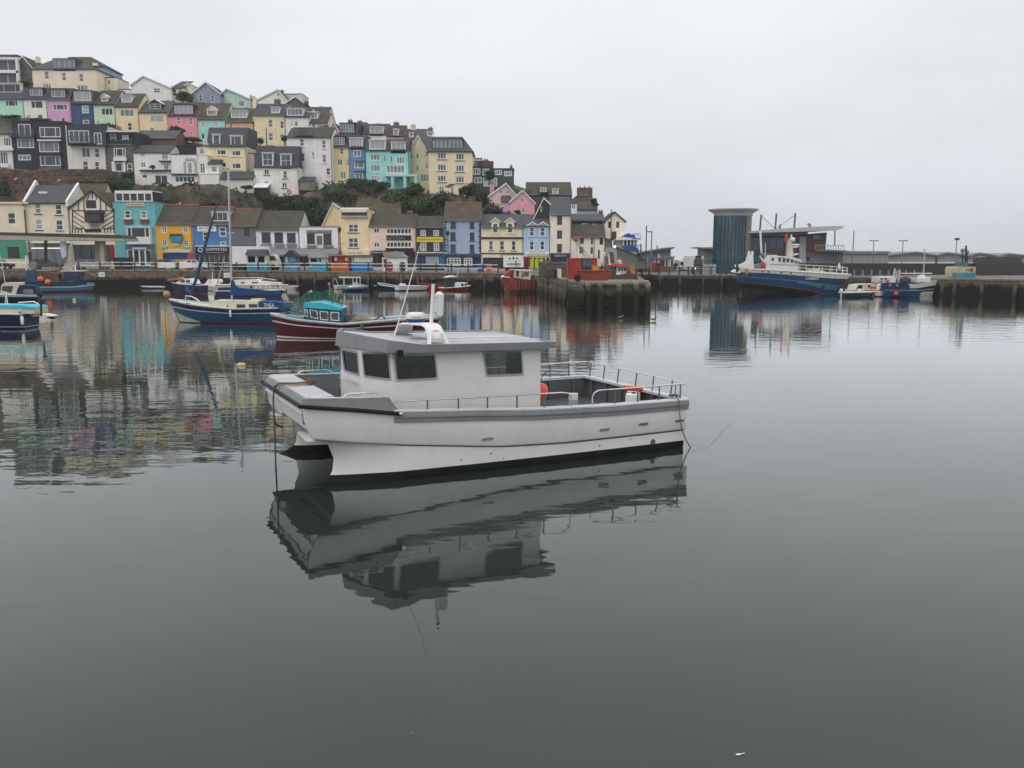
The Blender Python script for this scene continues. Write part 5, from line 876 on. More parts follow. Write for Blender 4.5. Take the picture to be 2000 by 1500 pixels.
panel(Th, 'shop_fascia', 322, 371, 487, 493, paint('white_sign', (.6, .6, .56), var=.3, scale=4), .3); panel(Th, 'shop_window', 318, 366, 494, 506, paint('shop_blue_dark', (.02, .05, .14), var=.6, scale=2), .12); panel(Th, 'pink_door', 368, 379, 495, 508, paint('magenta_door', (.4, .04, .13)), .15)
BLUE = wc('3f7ab2')
Th = house('bright blue house with wide dormer above the navy shop sign', 377, 449, 438.5, 521, Y1, BLUE, ('r', 406, 't'), [(396, 407, 452.6, 469, 's', 0), (428, 441.5, 443, 462, 's', 1), (430, 441, 472, 479.5, 'p', 1)], name='shop_building', cat='building', rm=MOSSD, dorm=[(413.5, 446, 414, 432.5, 'w', 'c3', FW, 1)], fm=FW)
panel(Th, 'white_name_plaque', 385, 422, 441, 452, FW, .12, body='BAY  COFFEE', tm=BROWNW, box=(.12, .88, .35, .7))
o = panel(Th, 'shop_sign', 381.5, 447.5, 481.5, 495.5, NAVY, .5, body='SHIPMATES', tm=FW, box=(.31, .93, .42, .82)); panel(Th, 'sign_border', 381, 448, 479.8, 481.4, FW, .6)
a, zt = Th.q(391, 488, -.55); m_ = MB(); m_.tube([(a + .33 * math.cos(k * math.pi / 6), -.56, zt + .33 * math.sin(k * math.pi / 6)) for k in range(13)], .08, 5); Th.p(m_, 'lifebuoy_emblem', FW)
z0, z1 = Th.q(420, 494.3, -.5)[1], Th.q(420, 492, -.5)[1]; text('Coffee Shop & Restaurant', Th, 'lettering', Th.q(403, 493, -.5)[0], Th.q(438, 493, -.5)[0], z0, z1, -.53, FW)
shopfront(Th, 381, 448, 495.5, 521, 7, FG, pane=0)
Th = house('grey timber clad house between the blue house and the white pub', 449, 500.5, 441.5, 521, Y1, paint('grey_boards', (.15, .155, .175), rough=.8), ('r', 409.5, 't'), [(477, 488, 445.5, 461.5, 's', 0)], name='shop_building', cat='building', rm=MOSSY, fm=FD)
for i in range(11):
    panel(Th, 'board', 450 + i * 4.6, 454.3 + i * 4.6, 463.5, 479, MATS['grey_boards'], .05)
Th = house('white rendered pub with three large dark windows and brown roof', 500.5, 586, 449, 521, Y1, wc('e9e9ef'), ('r', 413), [(511, 528.5, 453.5, 475, 'p', 0), (536, 553, 454, 475, 'p', 0), (560.5, 577.5, 455, 475, 'p', 0)], name='shop_building', cat='building', D=9, rm=MOSSD, fm=FD)
for x_ in (510, 535, 559.5): panel(Th, 'flower_box', x_, x_ + 19, 475.5, 481.5, GREYP, .4)
Th2 = house('white flat topped restaurant with dark sign band and brown menu board', 586, 660.5, 443.5, 521, Y1 - .3, wc('e9e9ef'), ('f',), [(599.5, 615, 456, 477, 'g22', 0), (631.6, 647.5, 456.5, 478, 'p', 0)], name='shop_building', cat='building', D=9, rm=CONC, fm=FD)
panel(Th2, 'restaurant_sign', 598.5, 647, 449.5, 455.3, GREYD, .12, body='RESTAURANT & SEAFOOD', tm=paint('sign_text_grey', (.5, .5, .5)), box=(.03, .97, .25, .8)); panel(Th2, 'menu_board', 618.5, 629, 460.5, 477.5, paint('board_brown', (.2, .12, .06)), .1)
for x_ in (599, 631): panel(Th2, 'flower_box', x_, x_ + 18, 478, 483.5, GREYP, .4)
for Th_, x0, x1, body in ((Th, 520, 586, 'OLA'), (Th2, 586, 665, None)):
    a, b_ = Th_.q(x0, 491, 0)[0], Th_.q(x1, 491, 0)[0]; zt = Th_.q(600, 485, 0)[1]; zb = Th_.q(600, 497.5, -2.6)[1]
    m_ = MB(); m_.hexa([(a, -2.6, zb), (b_, -2.6, zb), (b_, -.02, zt), (a, -.02, zt), (a, -2.6, zb + .08), (b_, -2.6, zb + .08), (b_, -.02, zt + .08), (a, -.02, zt + .08)]); m_.box(a, b_, -2.62, -2.58, zb - .25, zb); Th_.p(m_, 'awning', GREYA)
    if body:
        o = text(body, Th_, 'lettering', Th_.q(543, 491, 0)[0], Th_.q(559, 491, 0)[0], 0, .62, 0, paint('awning_text', (.35, .36, .38)))
        for v in o.data.vertices: f = .25 + v.co.z * .55; v.co.y = -2.62 + (2.58) * f; v.co.z = zb + .12 + (zt - zb) * f
for Th_, x0, x1 in ((Th, 503, 586), (Th2, 586, 660)): shopfront(Th_, x0, x1, 488, 521, 6, FD, pane=0)
CRM2 = wc('f0dca8')
Th = house('tall custard yellow building with roof terrace awning beside the restaurant', 662, 721, 408, 522, Y1 - .2, CRM2, ('f',), [(680, 700.3, 437.2, 454, 'g22', 1), (680, 700.3, 464, 483.8, 'g22', 1)], name='shop_building', cat='building', D=10, rm=SLATE, fm=FW, sill=BROWNW)
panel(Th, 'terrace_opening', 667, 717, 410, 424.5, PANES[0], .04); panel(Th, 'terrace_frame', 664, 720, 405.5, 410, FW, .3); panel(Th, 'terrace_awning', 667, 716, 408, 414.5, wc('f3e6c4'), .7); panel(Th, 'terrace_rail', 666, 718, 421, 424.8, PANES[2], .35)
panel(Th, 'shop_fascia', 668, 721, 488.5, 498, wc('f5e8c8'), .4, body='FUDGE  SHOP', tm=BROWNW, box=(.22, .75, .28, .58)); panel(Th, 'shop_canopy', 664, 722, 498, 500.5, FD, 1.2); shopfront(Th, 664, 721, 500, 521, 5, FD, pane=0)
house('custard yellow gabled side wing stepping up left of the tall custard building', 627, 664, 447, 470, Y1 + 4, wc('d9c598'), ('g', 650.5, 397, 405), [], name='shop_building', cat='building', D=8, rm=SLATE, gutter=False)
house('ochre mossy roof of a rear building above the fish and chip shop', 691, 778, 419, 445, Y1 + 6, wc('b9ad92'), ('r', 389, 't'), [], name='rear_building', cat='building', D=9, rm=MOSSY, gutter=False)
Th = house('pale pink house with two bands of windows and black chip shop sign', 721, 812.5, 441.5, 523, Y1 - .2, wc('f2d8c4'), ('r', 419), [(729.5, 741.8, 445.5, 456, 'c2', 0), (730, 741.8, 472.8, 483.3, 'c2', 0), (754.6, 804, 446, 457.3, 'c7', 0), (754.6, 804, 472, 483.5, 'c7', 0)], name='shop_building', cat='building', rm=MOSSD, fm=FW, chim=[(801, 411, 13, 3, BRICK)])
panel(Th, 'fish_shop_sign', 754.6, 803, 459.6, 469.3, paint('sign_black_green', (.012, .02, .018)), .12, body='FISH·CHIPS', tm=paint('sign_text_sage', (.2, .27, .24)), box=(.03, .75, .15, .62)); text('DEVON', Th, 'lettering', *[Th.q(x_, 461, -.1)[0] for x_ in (766, 780)], *[Th.q(770, y_, -.1)[1] for y_ in (462.3, 460.6)], -.15, MATS['sign_text_sage'])
panel(Th, 'fascia_band', 753, 808, 484.5, 489, MATS['sign_black_green'], .2); panel(Th, 'shop_sign', 725, 810, 489.5, 497.5, paint('black_sign', (.012, .012, .014)), .3, body='Brixham Chippy', tm=FW, box=(.02, .4, .25, .8)); shopfront(Th, 725, 811, 497.5, 522, 8, FD, pane=0)
Th = house('black slate hung inn with yellow banner between its white windows', 812.5, 867, 444, 523, Y1 - .2, paint('black_slate_hanging', (.03, .031, .038), rough=.6, var=.25, bump=.5), ('r', 423.5), [(821, 831.8, 449, 460.8, 'g23', 1), (846.5, 857.3, 449, 460.8, 'g23', 1), (821, 832.6, 473.5, 490, 'g24', 1), (847, 857.8, 473.5, 490, 'g24', 1)], name='inn', cat='inn', rm=MOSSD, fm=FW)
panel(Th, 'banner', 814, 864.5, 462.6, 472.8, paint('banner_yellow', (.68, .55, .04)), .12, body='CROWN & ANCHOR', tm=BROWNW, box=(.04, .94, .34, .68)); panel(Th, 'cornice', 813, 866, 492.5, 494.2, FW, .35); panel(Th, 'ground_floor', 813, 866, 496, 521, paint('inn_blue', (.02, .05, .11), var=.4, scale=2), .1); panel(Th, 'shop_window', 832, 857, 501, 516, PANES[2], .15, label='wide pale mullioned window')
for i in range(4): panel(Th, 'glazing_bar', 836.5 + i * 5, 837 + i * 5, 501, 516, FG, .2)
panel(Th, 'blue_door', 858.5, 865, 500, 521, paint('bright_blue_door', (.02, .16, .3)), .16); panel(Th, 'flower_baskets', 816, 862, 495, 499, FB2, .4)
LB = wc('94aac4'); DBL = paint('quoin_blue', (.015, .06, .1))
Th = house('light blue four storey inn with dark blue quoins and mossy brown roof', 867, 939.5, 430, 525, Y1 - .2, LB, ('r', 398, 't'), [(880, 890, 433.6, 445, 'g22', 0), (917.5, 926.5, 433.6, 445, 'g22', 0), (879.5, 890, 453.5, 469, 's', 0), (917.5, 926.5, 453.8, 470, 's', 0), (879.5, 890, 477, 492.5, 's', 1), (917.5, 926.5, 477.5, 493, 's', 0)], name='inn', cat='inn', D=9, rm=MOSSY, fm=DBL, sill=DBL)
for x_ in (867.3, 934.5):
    for k in range(11): panel(Th, 'quoin', x_ + (.0 if (k % 2 == 0) != (x_ > 900) else (1.6 if x_ > 900 else 0)), x_ + (5 if k % 2 == 0 or x_ > 900 else 3.4), 432 + k * 5.6, 436 + k * 5.6, DBL, .06)
panel(Th, 'shop_fascia', 868, 939, 496, 501.5, DBL, .3); panel(Th, 'ground_floor', 868, 939, 501.5, 523, paint('inn_navy', (.012, .03, .05)), .08)
for x0, x1, st in ((873, 900, 'c4'), (906, 922.5, 'c3')):
    u0, u1 = Th.q(x0, 511, -.1)[0], Th.q(x1, 511, -.1)[0]; window(Th, u0, u1, Th.q(x0, 519, -.1)[1], Th.q(x0, 503.5, -.1)[1], 'g' + st[1] + '3', FW, 0, y=-.12)
CR3 = wc('f3e6c2')
Th = house('cream house with two small gabled dormers and a black string course', 940, 1022, 444, 525, Y1 - .4, CR3, ('r', 420), [(954.7, 963.3, 470, 488, 's', 1), (976, 985, 470, 488.5, 's', 0), (998.8, 1007.5, 470, 489, 's', 0)], name='shop_building', cat='building', rm=SLATE, fm=FW, sill=FG)
for x0, x1 in ((957, 978), (985.5, 1007)):
    xm = (x0 + x1) / 2; a, zb = Th.q(x0 + 2.5, 457, -.05); b_, _ = Th.q(x1 - 2.5, 457, -.05); zt = Th.q(xm, 427, -.05)[1]; ze_ = Th.q(xm, 433.5, -.05)[1]; w0, w1 = Th.q(xm - 5, 445, -.05)[0], Th.q(xm + 5, 445, -.05)[0]; wz0, wz1 = Th.q(xm, 455, -.05)[1], Th.q(xm, 436.5, -.05)[1]
    m_ = MB(); m_.plate([(a, zb), (b_, zb), (b_, ze_), ((a + b_) / 2, zt), (a, ze_)], [rect(w0, w1, wz0, wz1)], XZ, -.12, .1); m_.quad((a, -.1, zb), (a, 2.5, zb), (a, 2.5, ze_), (a, -.1, ze_)); m_.quad((b_, -.1, zb), (b_, 2.5, zb), (b_, 2.5, ze_), (b_, -.1, ze_)); do = Th.p(m_, 'gabled_dormer', CR3, sharp=0)
    m_ = MB()
    for s_, xx in ((-1, a), (1, b_)): xm2 = (a + b_) / 2; m_.hexa([(xm2, -.35, zt), (xx + s_ * .25, -.35, ze_ - .15), (xx + s_ * .25, 3, ze_ - .15), (xm2, 3, zt), (xm2, -.35, zt + .18), (xx + s_ * .25, -.35, ze_ + .03), (xx + s_ * .25, 3, ze_ + .03), (xm2, 3, zt + .18)])
    m_.build('dormer_roof', FW, do, sharp=0); window(Th, w0, w1, wz0, wz1, 's', FW, 1, y=-.08, parent=do, bw=.09)
panel(Th, 'string_course', 940, 1022, 463, 466.5, TIMB, .18); panel(Th, 'string_course', 940, 1022, 494, 496, TIMB, .3); panel(Th, 'shop_awning', 943, 977, 497, 503, wc('e8ddd2'), .8); shopfront(Th, 943, 1022, 503, 524, 6, FD, pane=0)
SKY = wc('a3bfdf')
Th = house('sky blue house with twin white gabled windows above a lime green shopfront', 1022.5, 1074.5, 441.5, 526, Y1 - .4, SKY, ('r', 420), [(1034, 1043, 470.7, 488.5, 's', 0), (1055, 1063.5, 470.7, 488.5, 's', 0)], name='shop_building', cat='building', rm=SLATE, fm=FW, sill=FW)
for x0, x1 in ((1030.5, 1050), (1051, 1071)):
    xm = (x0 + x1) / 2 - 1.5; a, zb = Th.q(x0, 463, -.05); b_, _ = Th.q(x1 - 1, 463, -.05); zt = Th.q(xm, 434.5, -.05)[1]; ze_ = Th.q(xm, 441, -.05)[1]; w0, w1 = Th.q(xm - 4.6, 452, -.05)[0], Th.q(xm + 4.6, 452, -.05)[0]; wz0, wz1 = Th.q(xm, 461, -.05)[1], Th.q(xm, 444, -.05)[1]
    m_ = MB(); m_.plate([(a, zb), (b_, zb), (b_, ze_), ((a + b_) / 2, zt), (a, ze_)], [rect(w0, w1, wz0, wz1)], XZ, -.12, .1); do = Th.p(m_, 'gabled_dormer', SKY, sharp=0); m_ = MB()
    for s_, xx in ((-1, a), (1, b_)): xm2 = (a + b_) / 2; m_.hexa([(xm2, -.35, zt), (xx + s_ * .2, -.35, ze_ - .15), (xx + s_ * .2, 3, ze_ - .15), (xm2, 3, zt), (xm2, -.35, zt + .2), (xx + s_ * .2, -.35, ze_ + .05), (xx + s_ * .2, 3, ze_ + .05), (xm2, 3, zt + .2)])
    m_.build('dormer_roof', FW, do, sharp=0); window(Th, w0, w1, wz0, wz1, 's', FW, 1, y=-.08, parent=do, bw=.09)
panel(Th, 'white_fascia', 1025, 1072, 492, 497, wc('e6e6dc'), .2, body='THE BRIXHAM STORE', tm=FG, box=(.15, .85, .35, .65)); panel(Th, 'yellow_fascia', 1024, 1073, 497.5, 501, paint('yellow_sign', (.55, .45, .12)), .25); shopfront(Th, 1024, 1074, 501.5, 526, 6, wc('d8c47a'), pane=0)
LIME = paint('lime_door', (.38, .55, .02), rough=.5)
for a_, b__ in ((1035.5, 1042.5), (1044.5, 1051.5), (1053.5, 1060.5)): panel(Th, 'lime_door', a_, b__, 506, 524, LIME, .3)
Th = house('narrow tall cream house with three stacked windows and navy shop awning', 1074.5, 1115, 419.5, 527, Y1 - .6, wc('ebe3d0'), ('r', 385.5), [(1088, 1097.8, 422, 439.5, 's', 0), (1088, 1097.8, 450, 466.5, 's', 0), (1088, 1097.5, 476.5, 493.5, 's', 0)], name='shop_building', cat='building', rm=SLATE, fm=BROWNW, D=9)
panel(Th, 'shop_sign', 1075, 1113, 494.5, 511, NAVY, .6, body='THOMAS TOWE', tm=FW, box=(.2, .8, .58, .8))
house('dark slate clad gable wall standing tall left of the narrow cream house', 1040, 1075, 432, 470, Y1 + 2, MATS['black_slate_hanging'], ('g', 1062, 387, 400), [(1055, 1059, 402, 414, 'p', 3)], name='shop_building', cat='building', rm=SLATE, D=6, gutter=False)
Th = house('long low cream house with sagging slate roof behind the red container', 1115, 1182, 463, 528, Y1 - .5, wc('ece5d2'), ('r', 440), [(1132.6, 1140.5, 464, 476, 's', 0), (1154, 1158.3, 464, 477, 's', 0), (1171, 1178, 464, 478, 's', 0), (1131.5, 1139.5, 482.5, 495, 's', 0), (1153.5, 1158, 483, 495.5, 's', 0), (1168, 1171.5, 488, 505, 'p', 0)], name='shop_building', cat='building', rm=MOSSD, fm=FD, D=6)
panel(Th, 'drainpipe', 1159.5, 1160.7, 464, 510, FG, .12)
house('navy slate hung house with four white sash windows behind the low cream house', 1118, 1181, 430, 470, Y1 + 7, paint('navy_slate_hanging', (.04, .048, .065), var=.2, bump=.5), ('r', 419), [(1137, 1147, 436, 448.5, 's', 1), (1157.5, 1164.5, 437, 449, 's', 1), (1174, 1180, 437.5, 449.5, 's', 1)], name='shop_building', cat='building', rm=SLATE, fm=FW, D=7, chim=[(1173, 409, 8, 2)])
Th = house('weathered cream gabled house at the right end of the row', 1181.5, 1220, 431, 512, Y1 + 3, wc('dcd5bf'), ('g', 1200, 414.5, 432), [(1187.8, 1192.8, 432.7, 445, 's', 0), (1203.7, 1209.3, 432.7, 445, 's', 0), (1194.5, 1204, 452, 467, 'c2', 0)], name='shop_building', cat='building', rm=MOSSD, fm=FD, D=9)
# ------------------------------------------------------------------ street: canopy, cars, kiosks, railings, lamps
def PX(Th, name, pts, ya, yb, mat, parent=None, yq=None, **k):
    """solid from an outline seen in the photograph: placed on the local plane y, extruded between two depths"""
    m_ = MB(); m_.prism([Th.q(px, py, ya if yq is None else yq) for px, py in pts], XZ, ya, yb); return m_.build(name, mat, parent or Th.o, **k)
def PT(Th, name, pts, r, mat, y=0.0, parent=None, n=6):
    m_ = MB(); P_ = []
    for p in pts:
        yy = p[2] if len(p) > 2 else y; x, z = Th.q(p[0], p[1], yy); P_.append((x, yy, z))
    m_.tube(P_, r, n); return m_.build(name, mat, parent or Th.o)
def gth(name, label, cat, px, Y, group=None, yaw=0.0, dz=0):
    Y = max(Y, qd(px) + 1.6) if px < 1000 else Y; z = qz(px) + dz; return T(name, label, cat, (gx(px, Y, z), Y, z), yaw, group)
CARP = {k: paint('car_' + k, c, rough=.3, coat=.4, streak=0, bump=0) for k, c in dict(grey=(.05, .047, .045), white=(.7, .7, .7), blue=(.05, .07, .16), black=(.015, .015, .017), silver=(.3, .31, .32), red=(.35, .03, .03)).items()}
TYRE = paint('tyre', (.015, .015, .015), rough=.9); CGL = PANES[0]; HL = paint('lamp_lens', (.6, .6, .6), rough=.2)
def car(label, xc, Y, col, L=4.5, H=1.5, flip=False, style='hatch', top=None):
    Th = gth('parked_car', label, 'car', xc, Y, 'cars parked along the quay', math.pi if flip else 0)
    W_ = .85; h = H; hl = L / 2
    if style == 'van': prof = [(-hl, .35), (hl, .35), (hl, .9), (hl - .35, 1.05), (hl - 1.2, h), (-hl + .1, h), (-hl, 1.2)]; gl = [(hl - .75, 1.1), (hl - 1.3, h - .12), (hl - 2.0, h - .12), (hl - 2.0, 1.1)]
    else: prof = [(-hl, .35), (hl, .35), (hl, .75), (hl - .15, .9), (hl - 1.15, 1.02), (hl - 1.9, h - .03), (-hl + 1.0, h), (-hl + .25, h - .35), (-hl, .95)]; gl = [(hl - 1.3, 1.04), (hl - 1.95, h - .12), (-hl + 1.05, h - .1), (-hl + .4, 1.06)]
    m_ = MB(); fn = lambda u, v, w: (u, w, v); m_.prism(prof, fn, -W_ * .98, W_ * .98); Th.p(m_, 'body', CARP[col], sharp=25)
    m_ = MB(); m_.prism(gl, fn, -W_ - .005, W_ + .005); Th.p(m_, 'side_windows', CGL)
    m_ = MB(); gx0 = (gl[0][0] + gl[-1][0]) / 2; m_.box(gx0 - .05, gx0 + .05, -W_ - .012, W_ + .012, 1.04, h - .1); Th.p(m_, 'door_pillar', CARP[col])
    if style != 'van': m_ = MB(); m_.hexa([(hl - 1.2, -.7, 1.03), (hl - 1.1, -.7, 1.03), (hl - 1.1, .7, 1.03), (hl - 1.2, .7, 1.03), (hl - 1.93, -.62, h - .05), (hl - 1.86, -.62, h - .03), (hl - 1.86, .62, h - .03), (hl - 1.93, .62, h - .05)]); Th.p(m_, 'windscreen', CGL)
    for sx in (-hl + .8, hl - .85):
        for sy in (-W_, W_):
            m_ = MB(); m_.cyl((sx, sy - .1, .32), (sx, sy + .1, .32), .32, .32, 14); w_ = Th.p(m_, 'wheel', TYRE); m_ = MB(); m_.cyl((sx, sy - .11, .32), (sx, sy + .11, .32), .2, .2, 10); m_.build('rim', CARP['silver'], w_)
    for sy in (-.6, .6): m_ = MB(); m_.box(hl - .08, hl + .015, sy - .15, sy + .15, .68, .84); Th.p(m_, 'headlight', HL)
    for sy in (-.68, .68): m_ = MB(); m_.box(-hl - .015, -hl + .05, sy - .1, sy + .1, .78, 1.05); Th.p(m_, 'tail_light', CARP['red'])
    return Th
car('dark grey estate car parked beyond the rusty quay at the left', 92, 139, 'grey', 5.0, 1.6)
car('white saloon car parked under the end of the canopy', 182, 141, 'white', 5.6, 1.55)
car('small blue car half hidden at the quay in front of the yellow house', 328, 141, 'blue', 3.6, 1.6, style='van')
car('white hatchback parked before the blue shop', 384, 139, 'white', 4.0, 1.6)
car('dark maroon car cut by the left edge of the picture', -2, 139, 'black', 4.4, 1.5)
car('white car seen between lorry and shed on the right quay', 1342, 168, 'white', 4.2, 1.5, flip=True)
car('black car parked left of the white vans on the right quay', 1326, 172, 'black', 4.2, 1.5)
car('silver car parked at the foot of the glass tower', 1352, 176, 'silver', 4.2, 1.5)
car('small red and white car parked near the ramp wall', 1286, 158, 'red', 2.6, 1.7, style='van')
# lorries
def lorry(label, x0, x1, ytop, Y, xcab, front='R', col=FW, group='lorries on the quay'):
    Th = gth('lorry', label, 'lorry', (x0 + x1) / 2, Y, group); a, b_ = Th.q(x0, 500)[0], Th.q(xcab, 500)[0]; zt = Th.q(x0, ytop)[1]; c = Th.q(x1, 500)[0]
    m_ = MB(); m_.box(a, b_, 0, 2.4, .95, zt); Th.p(m_, 'cargo_box', col, sharp=0); m_ = MB(); m_.box(a + .2, c - .3, .2, 2.2, .55, .94); Th.p(m_, 'chassis', FD)
    cl = c - b_; m_ = MB(); m_.prism([(b_ + .1, .6), (c, .6), (c, 1.3), (c - .3, 2.2), (c - .55, 2.5), (b_ + .1, 2.55)], XZ, .1, 2.3); Th.p(m_, 'cab', CARP['white'])
    m_ = MB(); m_.prism([(b_ + .6, 1.5), (c - .12, 1.5), (c - .42, 2.2), (b_ + .6, 2.2)], XZ, .08, 2.32); Th.p(m_, 'cab_window', CGL)
    for xx in (a + .8, a + 1.8, c - .7):
        for yy in (.1, 2.1): m_ = MB(); m_.cyl((xx, yy - .08, .45), (xx, yy + .25, .45), .45, .45, 14); Th.p(m_, 'wheel', TYRE)
    for yy in (.3, 2.1): m_ = MB(); m_.box(c - .02, c + .03, yy - .15, yy + .15, .75, .95); Th.p(m_, 'headlight', HL)
    return Th
Th = lorry('white box lorry parked before the grey timber house', 449, 541, 481, 137, 519); panel(Th, 'lettering_panel', 508, 518, 494, 501, NAVY, .02)
# pavilion canopy at the left
Th = gth('canopy', 'long low flat concrete canopy on thick posts at the left end of the quay', 'canopy', 90, 136)
PX(Th, 'roof_slab', [(-60, 452), (236, 459), (243, 466), (-60, 457.5)], -1.0, 4, MOSSD); PX(Th, 'fascia', [(-60, 458), (243, 466.2), (243, 471), (-60, 468)], -1.1, 4, paint('canopy_cream', (.42, .38, .29), streak=.4))
for a_, b__, y0_ in ((194, 203, 515), (185, 192, 512)): PX(Th, 'post', [(a_, 470), (b__ - 1, 470), (b__ + 1, y0_), (a_ + 1, y0_)], .2 if a_ > 190 else 2, .9 if a_ > 190 else 2.6, MATS['canopy_cream'])
PX(Th, 'post', [(86, 468), (90, 468), (90, 512), (86, 512)], 1, 1.4, FD); PX(Th, 'post', [(-30, 468), (-24, 468), (-24, 512), (-30, 512)], 1, 1.5, FD)
Th = gth('banner', 'tall white feather banner flag with dark blue edge beside the grey car', 'banner', 123, 135); PX(Th, 'cloth', [(117, 475), (119, 472), (129, 471), (129, 500), (122, 505), (118, 490)], -.03, .03, paint('banner_white', (.6, .6, .72), var=.2, scale=3)); PT(Th, 'pole', [(118, 471), (119, 490), (124, 514)], .03, FD)
# kiosks
def kiosk(label, x0, x1, yr, ye, ym, yb, Y, low, up, rmat, body=None, tm=None, D=2.2, kind='gable', stuff_=(), lowbox=(.1, .9, .3, .7)):
    Th = gth('kiosk', label, 'kiosk', (x0 + x1) / 2, Y, 'kiosks along the quay'); a, b_ = Th.q(x0, ym)[0], Th.q(x1, ym)[0]; z = lambda y_: Th.q(x0, y_)[1]
    zm, ze, zr = z(ym), z(ye), z(yr)
    m_ = MB(); m_.box(a, b_, 0, D, 0, zm); o = Th.p(m_, 'counter', low, sharp=0)
    m_ = MB(); m_.plate(rect(a, b_, zm, ze), [rect(a + .15, a + (b_ - a) * .45, zm + .1, ze - .15), rect(a + (b_ - a) * .52, b_ - .15, zm + .1, ze - .15)], XZ, .02, .1); m_.box(a, a + .08, .1, D, zm, ze); m_.box(b_ - .08, b_, .1, D, zm, ze); m_.box(a, b_, D - .08, D, zm, ze); Th.p(m_, 'walls', up, sharp=0)
    m_ = MB(); m_.box(a + .1, b_ - .1, .6, .7, zm, ze); Th.p(m_, 'shelves', DARK)
    m_ = MB()
    if kind == 'gable': m_.prism([(a - .2, ze), (b_ + .2, ze), ((a + b_) / 2, zr)], XZ, -.35, D + .2)
    else: m_.hexa([(a - .15, -.4, ze), (b_ + .15, -.4, ze), (b_ + .15, D, ze), (a - .15, D, ze), (a + .1, .3, zr), (b_ - .1, .3, zr), (b_ - .1, D, zr), (a + .1, D, zr)])
    Th.p(m_, 'roof', rmat, sharp=0)
    if body: text(body, Th, 'lettering', a + (b_ - a) * lowbox[0], a + (b_ - a) * lowbox[1], zm * lowbox[2], zm * lowbox[3], -.03, tm or FW)
    for nm, q0, q1, r0, r1, mt in stuff_: panel(Th, nm, q0, q1, r0, r1, mt, .06)
    return Th
PB = paint('poster_blue', (.08, .3, .5), var=.5, scale=2); PC = paint('counter_cyan', (.05, .36, .5), var=.3, scale=1); PO = paint('kiosk_orange', (.5, .13, .04), var=.3); PW = paint('poster_pale', (.5, .5, .46), var=.3, scale=3)
kiosk('small cream kiosk with dark slate roof beside the lorry cab', 482, 519, 487, 498.5, 515, 523, 133.5, PC, wc('e6dcae'), SLATE, kind='hip', body='ICES', tm=NAVY, stuff_=(('poster', 499, 503.5, 501, 511, PW),))
kiosk('dark pointed roof ticket kiosk with blue poster', 556, 580, 488, 501, 517, 524, 134, PB, GREYD, FD, stuff_=(('poster', 565, 577, 500.5, 511, PB), ('side_poster', 557, 563, 500, 512, PW)))
kiosk('ferry ticket kiosk with cyan counter lettered FERRY', 604, 641, 494.5, 503, 513.5, 526, 133, PC, FW, CONC, body='FERRY', tm=NAVY, kind='hip', stuff_=(('poster', 618, 622, 504.5, 510, PB), ('poster', 627, 638, 503.5, 512, PW)), lowbox=(.18, .88, .42, .78))
kiosk('orange and red kiosk with hanging notices right of the ferry kiosk', 645.5, 683, 498, 500, 514, 527, 132.5, PO, PO, paint('kiosk_red', (.3, .03, .03)), kind='hip', stuff_=(('red_panel', 660, 671.5, 502, 512.5, MATS['kiosk_red']), ('poster', 653, 658.5, 502, 510, PW), ('poster', 673.5, 680, 502, 510, PW)))
kiosk('cream and blue kiosk with wide awning under the fudge shop sign', 687, 724, 499, 501, 512, 526, 132.5, paint('kiosk_blue', (.03, .2, .45)), wc('f1dcb0'), FD, kind='hip', stuff_=(('awning', 691, 723, 501.5, 511.5, wc('f1dcb0')),))
Th = gth('hut', 'white wooden hut with slate roof and two red life ring boxes on the quay', 'hut', 772, 131)
a, b_ = Th.q(757, 510)[0], Th.q(792, 510)[0]; zt = Th.q(770, 502.5)[1]; m_ = MB(); m_.box(a, b_, 0, 2.6, 0, zt); Th.p(m_, 'walls', wc('ececee'), sharp=0)
for i in range(12): x_ = a + i * (b_ - a) / 12; m_ = MB(); m_.box(x_ + .01, x_ + (b_ - a) / 12 - .01, -.025, -.002, .02, zt - .02); Th.p(m_, 'weatherboard', wc('ececee'), sharp=0, recalc=False)
m_ = MB(); m_.box(a - .9, a, .5, 2.6, 0, zt); Th.p(m_, 'side_bay', FW, sharp=0); m_ = MB(); m_.box(a - .7, a - .2, .46, .5, .6, zt - .3); Th.p(m_, 'side_window', PANES[0], sharp=0)
PX(Th, 'roof', [(748, 498), (749, 492), (784, 491.5), (785, 496), (794, 502.5), (752, 502.5)], -.3, 2.8, paint('felt_roof', (.3, .28, .26), var=.2))
PT(Th, 'roof_rail', [(760, 500), (763, 494), (773, 491), (780, 494), (783, 499)], .04, FW, y=-.2)
for x_ in (761, 786): PT(Th, 'life_ring', [(x_, 517.5, -.2), (x_, 517.6, -.1)], .5, paint('life_ring_red', (.3, .03, .04)) if x_ == 761 else FD, n=12); PT(Th, 'life_ring', [(x_, 523.5, -.2), (x_, 523.6, -.1)], .5, MATS['life_ring_red'] if x_ == 761 else FD, n=12)
def bin_(label, px, Y, col, w=.55, h=1.2, name='wheelie_bin', cat='bin'):
    Th = gth(name, label, cat, px, Y); m_ = MB(); m_.hexa([(-w * .42, 0, 0), (w * .42, 0, 0), (w * .42, .7, 0), (-w * .42, .7, 0), (-w / 2, -.05, h * .88), (w / 2, -.05, h * .88), (w / 2, .75, h * .88), (-w / 2, .75, h * .88)]); Th.p(m_, 'body', col)
    m_ = MB(); m_.hexa([(-w / 2 - .03, -.1, h * .88), (w / 2 + .03, -.1, h * .88), (w / 2 + .03, .8, h * .88), (-w / 2 - .03, .8, h * .88), (-w / 2, 0, h * .96), (w / 2, 0, h * .96), (w / 2, .75, h), (-w / 2, .75, h)]); Th.p(m_, 'lid', col)
